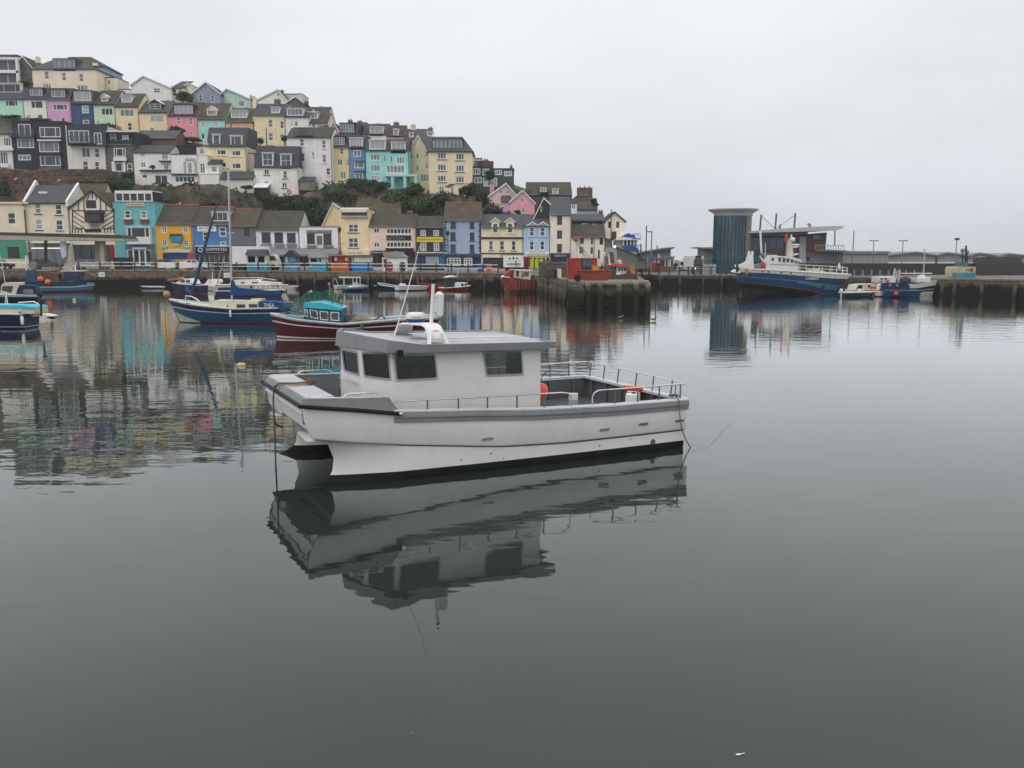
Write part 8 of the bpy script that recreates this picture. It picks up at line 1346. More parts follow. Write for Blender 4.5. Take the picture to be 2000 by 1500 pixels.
outboard(Y_, 80, 592, .95, FD, 1.2)
Th = T('tender', 'small pale wedge-bowed dinghy floating behind the navy day boat', 'dinghy', onz(72, 620.5)); PX(Th, 'hull', [(66, 621), (66, 614), (84, 613), (103, 617.5), (90, 620.5)], -.1, 1.0, HW, yq=0)
# boats along the middle quay
def small(label, bow, st, B, bowtop, sttop, bands, name='motor_boat', cat='motor boat', **k):
    Yb = boat(label, bow, st, name, cat); d_ = dict(cap=FW, deck=.15, rake=.5, deckmat=None); d_.update(k)
    xs_, xb_ = Yb.q(*sttop)[1], Yb.q(*bowtop)[1]; return hull(Yb, Yb.len + .3, B, [(0, xs_), (.6, (xs_ * .55 + xb_ * .45)), (1, xb_)], bands, **d_)
Y_ = small('navy motor boat with small white cabin left of the sailing boats', (337, 570), (398, 577), 2.3, (327, 549.5), (397, 557), [(.9, HN), (1, BOOT)], rake=.7); v = Y_.vs; cabin(Y_, [(342, 554), (350, 545.5), (371, 543.5), (377, 554)], .7, FW, [(353, 361, 547.5, 552), (363, 371, 547, 552)]); PX(Y_, 'orange_tarp', [(335, 548), (337, 544), (360, 541), (368, 546)], .2, .9, paint('tarp_rust', (.35, .14, .05)), yq=0); PX(Y_, 'blue_cover', [(333, 550), (336, 545), (352, 546), (342, 553)], -.3, .3, HBR, yq=0); PT(Y_, 'mast', [(368, 545), (367, 526)], .04, FD); PX(Y_, 'blue_tarp', [(361, 556), (370, 556), (373, 571), (364, 571)], v * 1.1, v * 1.0, HBR, yq=v)
Y_ = small('white open boat with hooded foredeck between navy boat and cream yacht', (398, 567), (446, 569), 2.0, (394, 556), (446, 560), [(.9, HW), (1, FD)]); PX(Y_, 'hood', [(403, 558), (413, 545), (420, 545), (425, 558)], -.6, .6, FW, yq=0); ball(Y_, 'white_buoy', 431, 549.5, .35, FW, 0); PT(Y_, 'post', [(415, 545), (415, 531)], .05, FW)
Y_ = small('long cream yacht with white coachroof moored behind the blue boom cover', (560, 571), (428, 570), 2.6, (562, 556), (430, 556), [(.9, CREAMP), (1, FD)], name='sailing_boat', cat='sailing boat'); cabin(Y_, [(447, 556), (452, 547), (500, 545), (508, 550), (540, 552), (541, 557)], .9, FW, [(470, 478, 551, 553.5), (492, 503, 551, 553.5)])
for i in range(6): fenderp(Y_, 500 + i * 9.5, 560, 566, .14, Y_.vs * 1.3, CREAMP)
PT(Y_, 'folded_mast', [(500, 546), (542, 550)], .1, paint('varnish', (.16, .09, .04))); PT(Y_, 'guard_rail', [(450, 556, 1), (452, 543, 1), (505, 542, 1), (540, 547, 1)], .025, STEEL)
Y_ = small('low blue hulled yacht lying in front of the cream yacht', (552, 579), (424, 578), 2.2, (552, 566), (424, 568), [(.85, HBR), (1, BOOT)], name='sailing_boat', cat='sailing boat'); cabin(Y_, [(424, 568), (427, 562), (452, 562), (454, 568)], .7, HN, []); outboard(Y_, 491, 562, .8, FD)
Y_ = small('tiny white dinghy floating right of the cream yacht', (580, 565.5), (562, 565.5), 1.3, (581, 558.5), (562, 559), [(1, HW)], name='dinghy', cat='dinghy', deck=.1)
Y_ = small('pale skiff lying against the dark quay left of the navy motor boat', (279, 563.5), (318, 564), 1.4, (278, 559), (318, 560), [(.5, HW), (1, FD)], name='dinghy', cat='dinghy')
Y_ = small('grey inflatable boat with raised bow in front of the canopied launch', (715, 566), (672, 570), 1.9, (723, 558.5), (669, 563), [(.5, paint('tube_grey', (.16, .2, .27))), (1, HN)], name='inflatable_boat', cat='inflatable', cap=MATS['tube_grey'], capr=.16, full=3.2); PX(Y_, 'pale_cover', [(683, 562), (685, 559), (702, 558), (703, 562)], -.5, .5, FW, yq=0)
Y_ = small('canopied launch with flat white roof and framed windows by the quay', (716, 563), (655, 566), 2.2, (716, 555), (655, 558), [(.9, CREAMP), (1, FD)], name='launch', cat='launch'); PX(Y_, 'roof', [(666, 543), (666, 540.5), (701, 540.5), (701, 543)], -.9, .9, FW, yq=0)
for x_ in (668, 685.5, 692.5, 699.5): PX(Y_, 'window_post', [(x_, 557), (x_, 543), (x_ + 1.4, 543), (x_ + 1.4, 557)], -.8, -.7, FW, yq=0)
PX(Y_, 'cabin_back', [(668, 557), (668, 545), (684, 545), (684, 557)], -.5, .6, FD, yq=0); PX(Y_, 'windscreen', [(684, 557), (684, 543), (700, 543), (700, 552)], -.2, .5, PANES[0], yq=0); PT(Y_, 'fishing_rod', [(662, 560), (655, 543), (653, 545)], .06, CREAMP); outboard(Y_, 643, 556, .9, paint('motor_pale', (.4, .36, .32)), .2); PX(Y_, 'white_bow_seat', [(684, 557), (690, 551), (697, 551), (700, 557)], -.4, .4, FW, yq=0)
Y_ = small('navy hulled open boat with pale gunwale left of the white workboat', (741, 562), (776, 569), 2.0, (737, 552.5), (777, 560), [(.9, HN), (1, FD)], name='open_boat'); x0, z1 = Y_.q(749, 556, -1); x1, z0 = Y_.q(755, 558.5, -1); text('BM 95', Y_, 'lettering', min(x0, x1), max(x0, x1), min(z0, z1), max(z0, z1), Y_.vs * (Y_.hb(.6) + .02), FW, flip=Y_.vs > 0)
Y_ = small('low white workboat with scalloped side ropes beside the navy open boat', (834, 567), (775, 568.5), 2.0, (836, 559), (775, 558), [(.8, HW), (1, FD)], name='open_boat'); PX(Y_, 'console', [(781, 558), (783, 553.5), (790, 553.5), (792, 558)], -.3, .4, FW, yq=0); outboard(Y_, 777, 557, .8, FD)
Y_ = small('red hulled boat lying behind the white workboat with dark gear aboard', (820, 565), (880, 566), 2.4, (818, 552), (882, 558), [(.95, HR), (1, FD)], name='fishing_boat', cat='fishing boat', cap=HR); PT(Y_, 'bent_rail', [(822, 556), (830, 546), (840, 556)], .05, FD); PX(Y_, 'dark_gear', [(855, 558), (857, 551), (870, 549), (880, 557)], -.8, .8, FD, yq=0)
Y_ = small('red boat with small white two-window cabin nearest the pier', (916, 566), (862, 567.5), 2.3, (921, 557.5), (866, 562), [(.95, HR), (1, FD)], name='fishing_boat', cat='fishing boat', cap=FW); cabin(Y_, [(893, 561), (894, 552), (911, 551.5), (912.5, 558), (913, 561)], .7, FW, [(901, 905.5, 554, 559.5), (907.5, 911, 554, 559)], None); PX(Y_, 'black_wheelhouse', [(873, 563), (875, 542), (893, 542), (894, 560)], .2, 1.1, FD, yq=0); PX(Y_, 'white_roof', [(873, 542), (880, 539.5), (888, 538), (894, 541.5)], .1, 1.3, FW, yq=0); PT(Y_, 'radio_mast', [(893, 541), (894, 525)], .03, FW)
# rusty trawler beside the pier
Y_ = boat('rust streaked red trawler with open white wheelhouse lying alongside the pier', (990, 572), (1056, 571), 'trawler', 'trawler')
RH = paint('hull_rust', (.085, .045, .035), rough=.75, var=.5, scale=1.5, streak=.4, col2=(.14, .11, .08)); RH2 = paint('hull_rust_red', (.24, .04, .025), rough=.65, var=.4, scale=2, streak=.5)
hull(Y_, Y_.len + .7, 3.6, [(0, zp(Y_, 1056, 548.5)), (.5, zp(Y_, 1020, 547)), (1, zp(Y_, 984, 541))], [(.75, RH2), (1, RH)], stern=.9, rake=.35, deck=.2, full=3.0, cap=RH); v = Y_.vs
PX(Y_, 'bow_bulwark', [(981, 545), (984, 536), (992, 528), (998, 526.5), (1001, 545)], -1.0, .6, RH2, yq=-.6); 
for i in range(14): x_ = 1007 + i * 3.4; PX(Y_, 'rubbing_rib', [(x_, 566), (x_, 549.5), (x_ + 1.1, 549.5), (x_ + 1.1, 566)], v * 1.87, v * 1.6, RH2 if i % 2 else paint('rib_faded', (.3, .12, .08), var=.3), yq=v * 1.87)
m_ = MB(); P4 = [Y_.q(*p, v * 1.1) for p in ((1006, 542), (1006, 526), (1038, 528), (1036, 546))]; m_.plate(P4, [[Y_.q(*p, v * 1.1) for p in ((1008, 540), (1008, 529), (1014.5, 529.5), (1014.5, 541))], [Y_.q(*p, v * 1.1) for p in ((1018, 543), (1018, 531), (1034, 531.5), (1033, 544))]], XZ, -1.1, 1.1); Y_.p(m_, 'wheelhouse_frame', CREAMP, sharp=0); PX(Y_, 'wheelhouse_roof', [(1005, 528), (1005, 526), (1039, 527), (1038, 530)], -1.2, 1.2, FW, yq=v); PX(Y_, 'cream_cover', [(1017, 545), (1024, 541), (1035, 541), (1036, 546)], -.8, .8, CREAMP, yq=v * .8)
PX(Y_, 'blue_crate', [(1040, 548), (1041, 540), (1053, 540), (1054, 547)], -.6, .6, paint('crate_violet', (.03, .02, .2)), yq=0); PT(Y_, 'mast', [(1008, 530), (1007.5, 509)], .07, FD); ball(Y_, 'white_rope_coil', 985, 541, .35, FW, -.5, (1.6, 1, .7))
for x_ in (1003.5, 1011, 1014): PT(Y_, 'aerial', [(x_, 527), (x_, 514)], .03, FD)
PX(Y_, 'name_scrawl', [(983.5, 542), (984, 540), (996, 540), (996, 543)], v * 1.0, v * .9, CREAMP, yq=v)
# the big white and blue ship
S_ = boat('large white and blue fishing ship with rust marks leaning on the quay before the market', (1640, 573.5), (1441, 571), 'fishing_ship', 'ship')
Ls = S_.len; v = S_.vs; SH = [(0, zp(S_, 1446, 526, -3)), (.25, zp(S_, 1490, 527, -3)), (.6, zp(S_, 1570, 532, -3)), (.85, zp(S_, 1625, 535.5, -2)), (1, zp(S_, 1655, 536.5))]
KZ = [(0, zp(S_, 1440, 552, -2)), (.3, zp(S_, 1500, 559, -2)), (.6, zp(S_, 1560, 567, -2)), (.8, -.1), (1, -.2)]
SW_ = paint('ship_white', (.7, .69, .65), rough=.45, streak=.35, col2=(.45, .38, .28), c2=(.6, .72)); SBL = paint('ship_navy', (.02, .06, .14), rough=.4, streak=.15, var=.15); STQ = paint('ship_turquoise', (.06, .22, .30), rough=.4)
hull(S_, Ls + 1.3, 6.4, SH, [(.21, SW_), (.5, SBL), (.56, STQ), (.93, SBL), (.98, paint('ship_boot_brown', (.16, .08, .05), var=.4)), (1.0, FD)], stern=.8, rake=1.8, deck=.25, keelz=KZ, cap=SW_, full=3.0, capr=.09, wl=.8, zlow=-.6)
m_ = MB(); P_ = []
for t_ in (.52, .62, .72, .82, .9, .96):
    z0_, z1_ = S_.zs(t_), lerp_tab(KZ, t_); f_ = t_ - .5; fa, fb = .62 - f_ * .0, .62 + f_ * .36; w_ = lambda f: S_.hb(t_) * (.8 + .2 * (1 - f) ** .7) + .03
    P_.append([(t_ * (Ls + 1.3) - 1.8 * t_ ** 3 * f, v * w_(f), z0_ + (z1_ - z0_) * f) for f in (.5, .56, fb)])
m_.loft(P_, False); S_.p(m_, 'bow_flash', STQ, recalc=False, sharp=0)
PX(S_, 'stern_fin', [(1441, 523), (1440, 518), (1452, 516.5), (1462, 511), (1466, 500), (1468, 490), (1471.5, 490), (1472, 524)], -2.6, -2.2, FW, yq=-2.6, sharp=60); PX(S_, 'stern_fin', [(1441, 523), (1440, 518), (1452, 516.5), (1462, 511), (1466, 500), (1468, 490), (1471.5, 490), (1472, 524)], 2.2, 2.6, FW, yq=-2.6, sharp=60); PX(S_, 'stern_ramp', [(1432, 532), (1434, 529), (1446, 526), (1446, 534)], -2.5, 2.5, FW, yq=-2.5); ball(S_, 'tyre_fender', 1440, 524, .5, FD, -2.3, (.5, 1, 1.2))
SHW2 = paint('superstructure_white', (.68, .68, .67), rough=.4, streak=.12)
PX(S_, 'superstructure', [(1496, 526), (1502, 505), (1506, 499), (1517, 498), (1521, 503), (1540, 503), (1564, 511), (1559, 517), (1560, 530)], -2.3, 2.3, SHW2, yq=-2.3, sharp=20); PX(S_, 'bridge_roof', [(1519, 502), (1524, 500), (1548, 501.5), (1566, 508), (1565, 512), (1540, 505)], -2.45, 2.45, SHW2, yq=-2.4)
for q4 in ([(1507, 509), (1507, 504), (1511.5, 504), (1511.5, 509)], [(1520.5, 511), (1520.5, 504.5), (1525, 504.5), (1525, 511)], [(1529, 512), (1529, 505), (1533.5, 505), (1533.5, 512)], [(1536.5, 512), (1536.5, 505.5), (1541, 506), (1541, 512)], [(1545, 513), (1544.5, 507), (1549, 507.5), (1548.5, 513)], [(1551, 514), (1552, 508.5), (1554, 509), (1553, 514)], [(1555, 515), (1556, 509.5), (1558, 510), (1557, 515)], [(1559, 515), (1560, 511), (1562, 512), (1560.5, 515)]): PX(S_, 'bridge_window', q4, -2.35, -2.28, PANES[0], yq=-2.35)
PX(S_, 'deck_line', [(1504, 516.5), (1504, 515.5), (1560, 517.5), (1560, 518.5)], -2.33, -2.29, FG, yq=-2.33)
PX(S_, 'mast_tower', [(1537, 502), (1539, 470), (1543, 466), (1547, 480), (1549, 501)], -.5, .5, paint('mast_cream', (.55, .48, .38), streak=.4), yq=0); PT(S_, 'mast_arm', [(1534, 472), (1536, 460), (1537, 456)], .16, REDP); PT(S_, 'mast_top', [(1545, 470), (1546, 458)], .1, FW); PT(S_, 'radar_arm', [(1546, 477.5), (1561, 478.5)], .14, SHW2); PT(S_, 'radar_arm', [(1546, 483), (1559, 482)], .12, SHW2); PT(S_, 'radar_arm', [(1546, 498), (1559, 496)], .12, SHW2); ball(S_, 'radome', 1548, 468, .35, SHW2, 0)
PT(S_, 'stern_mast', [(1485, 450), (1487, 495)], .14, FW); PT(S_, 'stern_derrick', [(1481, 497), (1493, 512)], .12, FW); PX(S_, 'red_winch', [(1487, 525), (1486, 514), (1493, 511), (1495, 524)], -1, .5, REDP, yq=-1, sharp=0); PX(S_, 'net_drum', [(1473, 500), (1474, 487), (1479, 485), (1485, 494), (1483, 500)], -.6, .6, FD, yq=0); PX(S_, 'aft_gear', [(1474, 525), (1475, 517), (1486, 515), (1486, 525)], -1.5, 1.5, FG, yq=-1.5)
for zz in (0, .45, .9): PT(S_, 'guard_rail', [(1560, 529 - zz * 13, -2.6), (1600, 531 - zz * 13.5, -2.4), (1632, 533 - zz * 13.5, -1.6), (1655, 535 - zz * 13.5, -.1)], .045, FW)
for x_, yy in ((1562, -2.6), (1575, -2.55), (1590, -2.45), (1606, -2.3), (1621, -1.9), (1634, -1.5), (1646, -.8), (1655, -.1)): PT(S_, 'stanchion', [(x_, 534, yy), (x_, 517.5 + (x_ - 1560) * .065, yy)], .04, FW)
for x_, yy in ((1600, 2.2), (1625, 1.7), (1645, .8)): PT(S_, 'stanchion', [(x_, 534, yy), (x_, 519.5, yy)], .04, FW)
PX(S_, 'anchor_davit', [(1637, 525), (1638, 514), (1640, 514), (1641, 525)], -.3, .3, FW, yq=0); PX(S_, 'deck_boxes', [(1577, 532), (1579, 527), (1600, 526), (1612, 530), (1612, 534)], -1.6, 0, CREAMP, yq=-1.6)
for x_, y_ in ((1489, 530), (1501, 531), (1526, 532.5), (1545, 533.5)): ball(S_, 'porthole', x_, y_, .12, FD, -3.15, (1, .6, 1))
PX(S_, 'rust_patch', [(1455, 531), (1456, 525), (1460, 525), (1461, 534), (1458, 538)], -2.86, -2.8, paint('rust_orange', (.4, .18, .06), var=.4, scale=3), yq=-2.86)
x0, z1 = S_.q(1573.5, 541.5, -3.1); x1, z0 = S_.q(1599, 546.5, -3.1); text('CN888535', S_, 'lettering', x0, x1, z0, z1, -3.16, FW)
# right hand cluster
Y_ = boat('white and navy trawler bow rising behind the small boats on the right', (1829, 577.5), (1722, 578), 'trawler', 'trawler'); hull(Y_, Y_.len + 1.1, 3.8, [(0, zp(Y_, 1722, 556)), (.45, zp(Y_, 1770, 554)), (.62, zp(Y_, 1792, 549)), (1, zp(Y_, 1847, 543))], [(.32, HW), (.52, HN), (.56, HW), (.68, HN), (1, HW)], rake=1.2, cap=HW, deck=.3, full=2.8); v = Y_.vs
PX(Y_, 'forward_bulwark', [(1792, 552), (1792, 543.5), (1846, 543), (1838, 547)], -.9, 1.2, HW, yq=-.9); PX(Y_, 'wheelhouse', [(1712, 552), (1712, 541), (1742, 540), (1742, 556)], -.9, 1.3, SHW2, yq=0); 
for q4 in ([(1720, 546), (1720, 543), (1725, 543), (1725, 546)], [(1728, 546), (1728, 543), (1733, 543), (1733, 546)], [(1718, 550), (1718, 548.5), (1724, 548.5), (1724, 550)]): PX(Y_, 'window', q4, -.96, -.9, PANES[0], yq=-.96)
PT(Y_, 'mast', [(1803.5, 545), (1806, 486)], .08, ALU); PT(Y_, 'boom', [(1760, 534), (1820, 534)], .08, CREAMP); PT(Y_, 'gallows', [(1743, 550), (1748, 524)], .09, ALU); PT(Y_, 'gallows', [(1755, 550), (1758, 527)], .09, ALU); PT(Y_, 'mast', [(1729, 545), (1730, 516)], .05, FD)
for i in range(5): PT(Y_, 'gantry_lattice', [(1744 + i * 2.6, 549 - i * .5), (1747 + i * 2.6, 530 - (i % 2) * 3)], .035, ALU)
ball(Y_, 'net_drum', 1768, 549, .65, FD, .2, (1.1, 1, .9)); PX(Y_, 'white_gear', [(1796, 543.5), (1797, 538), (1803, 537), (1806, 541), (1816, 541), (1816, 544)], -.3, .5, FW, yq=0); ball(Y_, 'orange_buoy', 1734, 548, .22, ORANGE, -1.2)
Y_ = boat('blue workboat with dark blue cabin in the right hand cluster', (1796, 580), (1722, 579.5), 'workboat', 'workboat'); hull(Y_, Y_.len + .2, 2.6, [(0, zp(Y_, 1722, 566)), (1, zp(Y_, 1798, 567))], [(.9, HBR), (1, FD)], cap=FG, rake=.2, deck=.1); PX(Y_, 'cabin', [(1722, 566), (1724, 553), (1762, 552), (1776, 556), (1778, 567)], -.8, .9, HN, yq=-.8)
for x_ in (1736, 1750): PX(Y_, 'window', [(x_, 559), (x_, 555), (x_ + 5, 555), (x_ + 5, 559)], -.85, -.8, PANES[3], yq=-.85)
ball(Y_, 'pink_buoy', 1750, 573.5, .27, paint('buoy_pink', (.6, .08, .13)), -1.45); fenderp(Y_, 1757, 568, 578, .2, -1.4, FD)
Y_ = small('cream cabin boat with open wheelhouse in the right hand cluster', (1720, 573), (1660, 575), 2.2, (1722, 564), (1658, 566), [(.9, CREAMP), (1, FD)], name='cabin_boat'); PX(Y_, 'wheelhouse', [(1671, 567), (1675, 556), (1690, 554.5), (1715, 554), (1714, 568)], -.7, .8, CREAMP, yq=-.7); PX(Y_, 'side_opening', [(1674, 565), (1677, 557.5), (1684, 556.5), (1684, 565)], -.76, -.7, PANES[0], yq=-.76); PX(Y_, 'window', [(1696, 561), (1696, 557), (1700, 557), (1700, 561)], -.76, -.7, PANES[0], yq=-.76); PX(Y_, 'orange_box', [(1704, 566), (1704, 560), (1712, 560), (1712, 566)], -1, -.72, ORANGE, yq=-1)
Y_ = small('white tubbed punt between the cream cabin boat and the blue workboat', (1741, 579), (1712, 579.5), 1.5, (1742, 569), (1712, 569), [(.8, CREAMP), (1, FD)], name='punt', cat='punt', rake=.1); PX(Y_, 'white_door', [(1714, 566), (1715, 556), (1723, 553), (1723, 566)], -.2, .2, FW, yq=0)
Y_ = small('low navy speedboat with white outboard at the left of the right hand cluster', (1706, 579), (1645, 580), 1.9, (1708, 569.5), (1645, 571), [(.15, CREAMP), (1, paint('hull_ink', (.01, .04, .07), rough=.35))], name='speedboat'); outboard(Y_, 1643, 569, 1.0, FW, 0); PX(Y_, 'seat', [(1677, 570), (1679, 564), (1684, 564), (1684, 570)], -.3, .3, CREAMP, yq=0); PT(Y_, 'rope', [(1680, 574, -.97), (1690, 578, -.97), (1700, 573, -.9)], .02, FG)
# fishing vessel on the far side of the right quay
Th = gth('trawler', 'yellow and blue trawler with twin white radomes behind the right quay', 'trawler', 1888, 108); PX(Th, 'wheelhouse', [(1869, 541), (1869, 527), (1872, 521), (1906, 521), (1905, 541)], 0, 3, paint('wheelhouse_sand', (.45, .4, .26), var=.3, scale=2)); PX(Th, 'blue_base', [(1884, 544), (1884, 533), (1906, 533), (1905, 544)], -.1, 3, HLB); PX(Th, 'teal_side', [(1869, 543), (1869, 533), (1884, 532), (1884, 543)], -.12, 1, paint('side_teal', (.08, .25, .25)))
for x_ in (1887, 1892): PX(Th, 'window', [(x_, 529), (x_, 526), (x_ + 2, 526), (x_ + 2, 529)], -.08, 0, PANES[0])
PX(Th, 'brown_door', [(1896, 531), (1896, 524), (1901, 524), (1901, 531)], -.08, 0, MATS['rusty_steel']); PX(Th, 'mast_house', [(1877, 521), (1878, 512), (1890, 512), (1892, 521)], .5, 2, paint('mast_teal', (.05, .15, .15))); PT(Th, 'mast', [(1886, 513, 1), (1887, 480, 1)], .12, FD); PT(Th, 'mast', [(1880, 513, 1), (1880, 492, 1)], .08, FD); PT(Th, 'mast', [(1889, 513, 1), (1889, 494, 1)], .08, FD); PT(Th, 'cross_arm', [(1878, 502, 1), (1893, 505, 1)], .1, FD); ball(Th, 'radome', 1880, 489, .27, FG, 1); ball(Th, 'radome', 1889.5, 492, .22, FG, 1); ball(Th, 'radome', 1887, 483.5, .12, FG, 1)
# buoys, birds and small things on the water
def wbuoy(label, px, py, r, mat, sc=(1, 1, 1), name='mooring_buoy'):
    Th = T(name, label, 'buoy', onz(px, py)); m_ = MB(); m_.ball((0, 0, r * .25), r, 14, sc); Th.p(m_, 'float', mat); m_ = MB(); m_.tube([(r * sc[0] * .95, 0, .0), (r * sc[0] * 1.15, 0, .04), (r * sc[0] * 1.25, 0, -.05)], .018, 6); Th.p(m_, 'eye', FD)
wbuoy('small cream oblong mooring buoy floating left of the grey and white boat', 471.5, 714, .13, paint('buoy_cream', (.6, .45, .22), var=.2), (1.75, .9, .8)); wbuoy('small pale ball buoy floating off the bow of the blue trawler', 145.5, 587, .2, MATS['buoy_cream']); wbuoy('tiny orange pick-up buoy hanging on the pier piles', 1086, 583, .28, ORANGE)
def bird(label, p, mat, s=1.0, yaw=0):
    Th = T('gull', label, 'gull', p, yaw); m_ = MB(); m_.tube([(-.26 * s, 0, .16 * s), (-.12 * s, 0, .13 * s), (.05 * s, 0, .13 * s), (.14 * s, 0, .2 * s), (.19 * s, 0, .27 * s), (.23 * s, 0, .265 * s), (.3 * s, 0, .245 * s)], [.012 * s, .06 * s, .085 * s, .06 * s, .045 * s, .04 * s, .006 * s], 10); Th.p(m_, 'body', mat)
    for sg in (-1, 1): m_ = MB(); m_.ball((-.06 * s, sg * .07 * s, .15 * s), .1 * s, 8, (1.9, .25, .6)); Th.p(m_, 'wing', FG)
bird('gull swimming on the water just right of the pier head', onz(1276, 627), MATS['rusty_steel'], 1.1); bird('gull swimming in the reflection of the pier', onz(1212, 622), FG, .9)
for px, py, Y, w in ((29, 352.5, 151, 'on the left gable of the cream skylight house'), (113, 356, 152, 'on the roof between skylight house and half-timbered house'), (349, 401, 151, 'on the ridge of the bright yellow house')): p = at(px, py, Y); bird('white gull perched ' + w, p, FW, 1.6)
for px, py, w in ((1442, 1474, 'white gull feather floating in the near right foreground'),): Th = T('feather', w, 'feather', onz(px, py)); m_ = MB(); m_.ball((0, 0, .004), .03, 8, (1, .45, .12)); m_.tube([(0, 0, .004), (.07, .01, .012)], .004, 5); Th.p(m_, 'vane', FW)
# ------------------------------------------------------------------ vegetation
LEAF = {}
def leafm(name, col, col2): 
    if name not in LEAF:
        m = M(name, col, rough=.75, var=.5, scale=1.6, streak=0, bump=0, col2=col2, c2=(.4, .62), spec=.25); LEAF[name] = m
    return LEAF[name]
LD = leafm('leaf_dark', (.017, .034, .012), (.035, .058, .018)); LG = leafm('leaf_green', (.035, .075, .018), (.065, .10, .03)); LO = leafm('leaf_olive', (.055, .065, .025), (.09, .09, .04)); LBR = leafm('leaf_brown', (.05, .035, .022), (.04, .045, .02)); BARK = paint('bark', (.06, .045, .03), var=.4, scale=5)
vr = random.Random(21)
def foliage(c, rad, n_, size, mat_i=0, mb=None, lumps=9):
    mb = mb or MB(); L_ = []
    for k in range(lumps):
        a, e_ = vr.uniform(0, 6.28), vr.uniform(-.5, 1.2); d = vr.uniform(.25, .75); L_.append((Vector((math.cos(a) * math.cos(e_) * rad[0] * d, math.sin(a) * math.cos(e_) * rad[1] * d, math.sin(e_) * rad[2] * d)), vr.uniform(.3, .55)))
    for i in range(n_):
        q, s = vr.choice(L_); a, u = vr.uniform(0, 6.28), vr.uniform(-1, 1); r = s * vr.uniform(.6, 1.05); w = math.sqrt(1 - u * u)
        p = c + q + Vector((math.cos(a) * w * rad[0] * r, math.sin(a) * w * rad[1] * r, u * rad[2] * r)); nrm = (Vector((math.cos(a) * w, math.sin(a) * w, u + .4)) + Vector((vr.uniform(-.7, .7), vr.uniform(-.7, .7), vr.uniform(-.5, .5)))).normalized()
        x = nrm.cross(Vector((vr.uniform(-1, 1), vr.uniform(-1, 1), vr.uniform(-1, 1)))).normalized() * size * vr.uniform(.6, 1.2); y = nrm.cross(x).normalized() * size * vr.uniform(.5, 1.0)
        mb.mat(mat_i); mb.add([p - x, p - y * .6, p + x, p + y * .6], [(0, 1, 2, 3)])
    return mb
def bush(label, px, py, Y, w, h, mat, n_=900, size=.3, name='bush', cat='bush', trunk=True):
    """px,py = foot of the plant in the photograph, w,h in photograph pixels"""
    p = at(px, py, Y); s = Y / FPX; rw, rh = w * s / 2, h * s / 2; Th = T(name, label, cat, p); m_ = foliage(Vector((0, 0, rh * .95)), (rw, rw * .6, rh), n_, size); m_.build('crown', mat, Th.o, sharp=0, recalc=False)
    tb = MB(); tb.tube([(0, 0, -.5), (.05, 0, rh * .5), (0, 0, rh)], [.14, .1, .05], 6); tb.tube([(0, 0, rh * .3), (rw * .4, 0, rh * 1.1)], [.08, .03], 5); tb.tube([(0, 0, rh * .3), (-rw * .45, .1, rh * 1.2)], [.08, .03], 5); Th.p(tb, 'trunk', BARK)
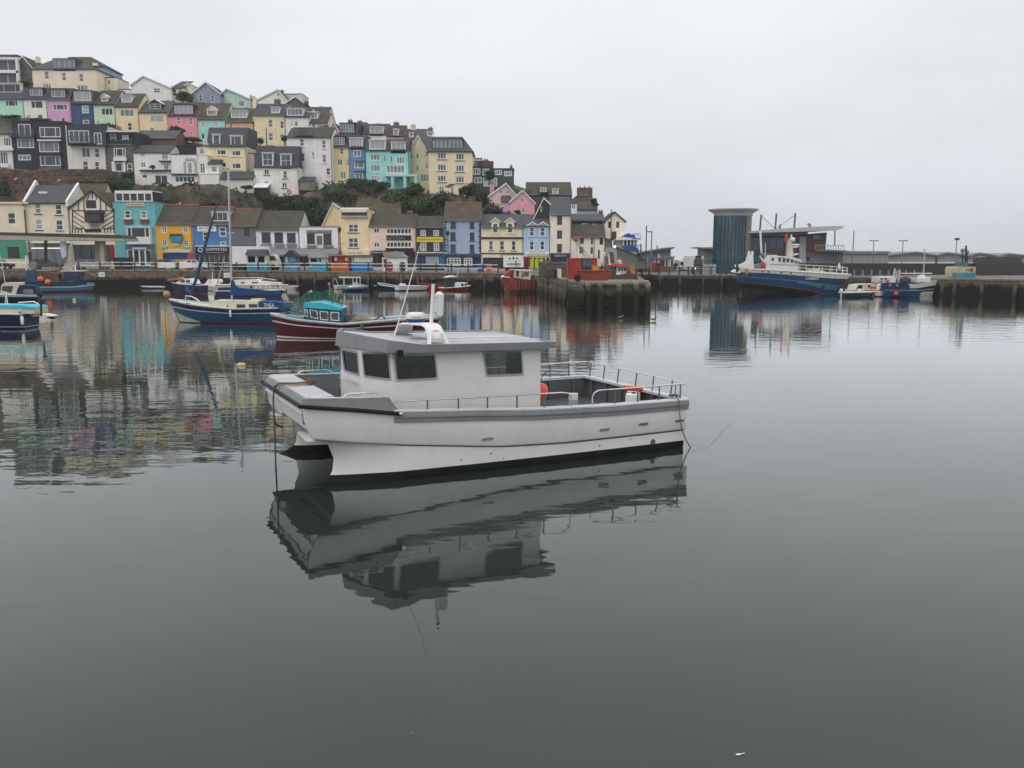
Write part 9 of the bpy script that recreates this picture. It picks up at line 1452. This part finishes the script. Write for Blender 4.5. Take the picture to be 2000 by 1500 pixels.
B_ = [('dark ivy bush on the cliff above the teal building, left of two', 212, 376, 157.5, 46, 30, LD), ('green bush on the cliff above the teal building, right of two', 243, 378, 157.5, 44, 34, LG), ('small dark shrub at the foot of the grey stone house', 252, 356, 161, 26, 22, LD),
 ('low green shrub under the long white cottage windows', 318, 366, 160.5, 20, 9, LG), ('low shrub below the five-light window of the white cottage', 368, 367, 160.5, 24, 12, LD), ('small shrub on the terrace of the long white cottage', 298, 331, 161, 14, 9, LD), ('round dark bush between the peach and coral pink terraced houses', 344, 266, 178, 36, 22, LD), ('wide dark bush on the ridge between white and yellow gables', 357, 204, 195, 40, 26, LD), ('green bush on the ridge beside the slate blue gable', 371, 203, 194.5, 22, 18, LG),
 ('small round bush before the lemon yellow terraced house', 556, 279, 179, 16, 16, LD), ('dark bush at the garden edge below the orange house', 508, 283, 178, 16, 14, LBR),
 ('big dark bush on the cliff below the white mansard house', 545, 420, 157.5, 74, 40, LD), ('dark ivy bush at the cliff left of the tall custard building', 590, 420, 157.5, 76, 46, LD), ('low dark bush above the white pub roof', 516, 402, 157.5, 34, 26, LD), ('dark undergrowth behind the white restaurant', 610, 446, 156, 60, 44, LD), ('green leafy bush below the lemon yellow and blue houses', 655, 398, 158, 66, 38, LG), ('dark tree mass below the denim blue house', 700, 378, 160, 70, 34, LD), ('dark bush under the turquoise house', 733, 384, 159.5, 56, 34, LD), ('bright green ivy bush above the pale pink chip shop', 770, 424, 157, 58, 56, LG), ('deep green ivy patch above the black inn', 822, 426, 157, 66, 48, LG), ('dark bush below the turquoise porch columns', 792, 392, 159, 58, 28, LBR), ('dark rounded bush at the left foot of the cream flats', 822, 384, 160, 44, 28, LD), ('dark shrub between the ivy and the light blue inn', 858, 412, 157.5, 36, 40, LD),
 ('leafy bush at the right corner of the cream flats', 916, 392, 160, 34, 34, LD), ('green bush below the dark slate clad house', 940, 410, 158.5, 36, 36, LD), ('dark bush in front of the dark slate terrace', 955, 356, 163, 26, 24, LD), ('brown undergrowth behind the cream dormer house', 960, 428, 157, 40, 26, LBR), ('small bush before the bright pink gabled house', 1012, 421, 157, 16, 10, LD), ('dark shrub over the long dark hilltop house eaves', 1062, 385, 163, 26, 12, LD), ('dark ivy on the end wall of the stone building with massive chimneys', 1160, 408, 163, 18, 24, LD),
 ('olive bush on the cliff behind the yellow house roof', 322, 402, 156.5, 40, 22, LO), ('olive bush on the cliff behind the blue house roof', 410, 404, 156.5, 46, 16, LO), ('dark bush at the top left between black house and cream gable', 18, 392, 157, 40, 44, LD), ('dark bush at the roof terrace of the modern grey house', 52, 172, 193, 30, 14, LD), ('row of dark pot plants before the mint green and white houses', 20, 232, 177.5, 56, 8, LBR), ('dark pot plants before the orchid pink house', 86, 240, 177.5, 60, 10, LD), ('garden plants before the pale green and yellow houses', 210, 252, 177.5, 70, 9, LBR), ('garden shrubs before the coral pink and turquoise houses', 378, 280, 177.5, 50, 13, LD), ('dark palm like shrub at the right door of the cream flats', 902, 386, 161, 16, 20, LG), ('ivy on the rock above the half-timbered house', 175, 368, 157, 50, 18, LBR), ('dark bush right of the white mansard garage', 480, 372, 160, 30, 12, LD)]
for lab, px, py, Y, w, h, mt in B_: bush(lab, px, py, Y, w, h, mt, int(260 + w * h * .8), .26 if w * h > 900 else .2)
# palm beside the flats
Th = T('palm_tree', 'small dark palm standing before the cream block of flats', 'palm tree', at(883, 380, Y2 - 3)); m_ = MB(); m_.tube([(0, 0, -1), (.05, 0, 1.4)], [.13, .1], 7); Th.p(m_, 'trunk', BARK)
for (tx0, tz0) in ((0, 1.5), (-.7, 1.2)):
    for k in range(11):
        a = k / 11 * 6.28 + tx0; r = 1.05; m_ = MB(); pts = [(tx0, 0, tz0), (tx0 + math.cos(a) * r * .5, math.sin(a) * r * .5, tz0 + .38), (tx0 + math.cos(a) * r, math.sin(a) * r, tz0 - .05)]
        P_ = [Vector(p) for p in pts]; w_ = Vector((-math.sin(a), math.cos(a), 0)) * .13; m_.add([P_[0] - w_ * .4, P_[0] + w_ * .4, P_[1] + w_, P_[1] - w_, P_[2]], [(0, 1, 2, 3), (3, 2, 4)]); Th.p(m_, 'frond', LD, sharp=0, recalc=False)
# ivy and scrub clinging to the cliff: nobody could count it
m_ = MB(); dgv = None
for i in range(5200):
    px = vr.uniform(-60, 1130); f = vr.uniform(0, 1); z2 = at(px, lerp_tab(R2, px), 163).z; zb = qz(px); z = zb + (z2 - zb) * f; y = lerp_tab([(0, 155.9), (.12, 156.1), (.4, 156.9), (.65, 157.4), (.88, 158.4), (1, 160)], f) - vr.uniform(.3, .9)
    dens = .5 + .5 * math.sin(px * .021 + 1.3) * math.sin(px * .057 + f * 3) + .25 * math.sin(px * .13 + f * 9)
    if px > 640: dens += .35
    if dens < vr.uniform(.35, 1.0): continue
    c = Vector((gx(px, y, z), y, z))
    for k in range(3):
        p = c + Vector((vr.uniform(-.4, .4), vr.uniform(-.3, .1), vr.uniform(-.35, .35))); x = Vector((vr.uniform(-1, 1), vr.uniform(-.4, .4), vr.uniform(-1, 1))).normalized() * .26; yv = x.cross(Vector((vr.uniform(-.3, .3), -1, vr.uniform(0, .6)))).normalized() * .2; m_.mat(vr.choice((0, 0, 1, 2))); m_.add([p - x, p - yv, p + x, p + yv], [(0, 1, 2, 3)])
m_.build('cliff_ivy', [LD, LO, LBR], None, sharp=0, recalc=False, kind='stuff')
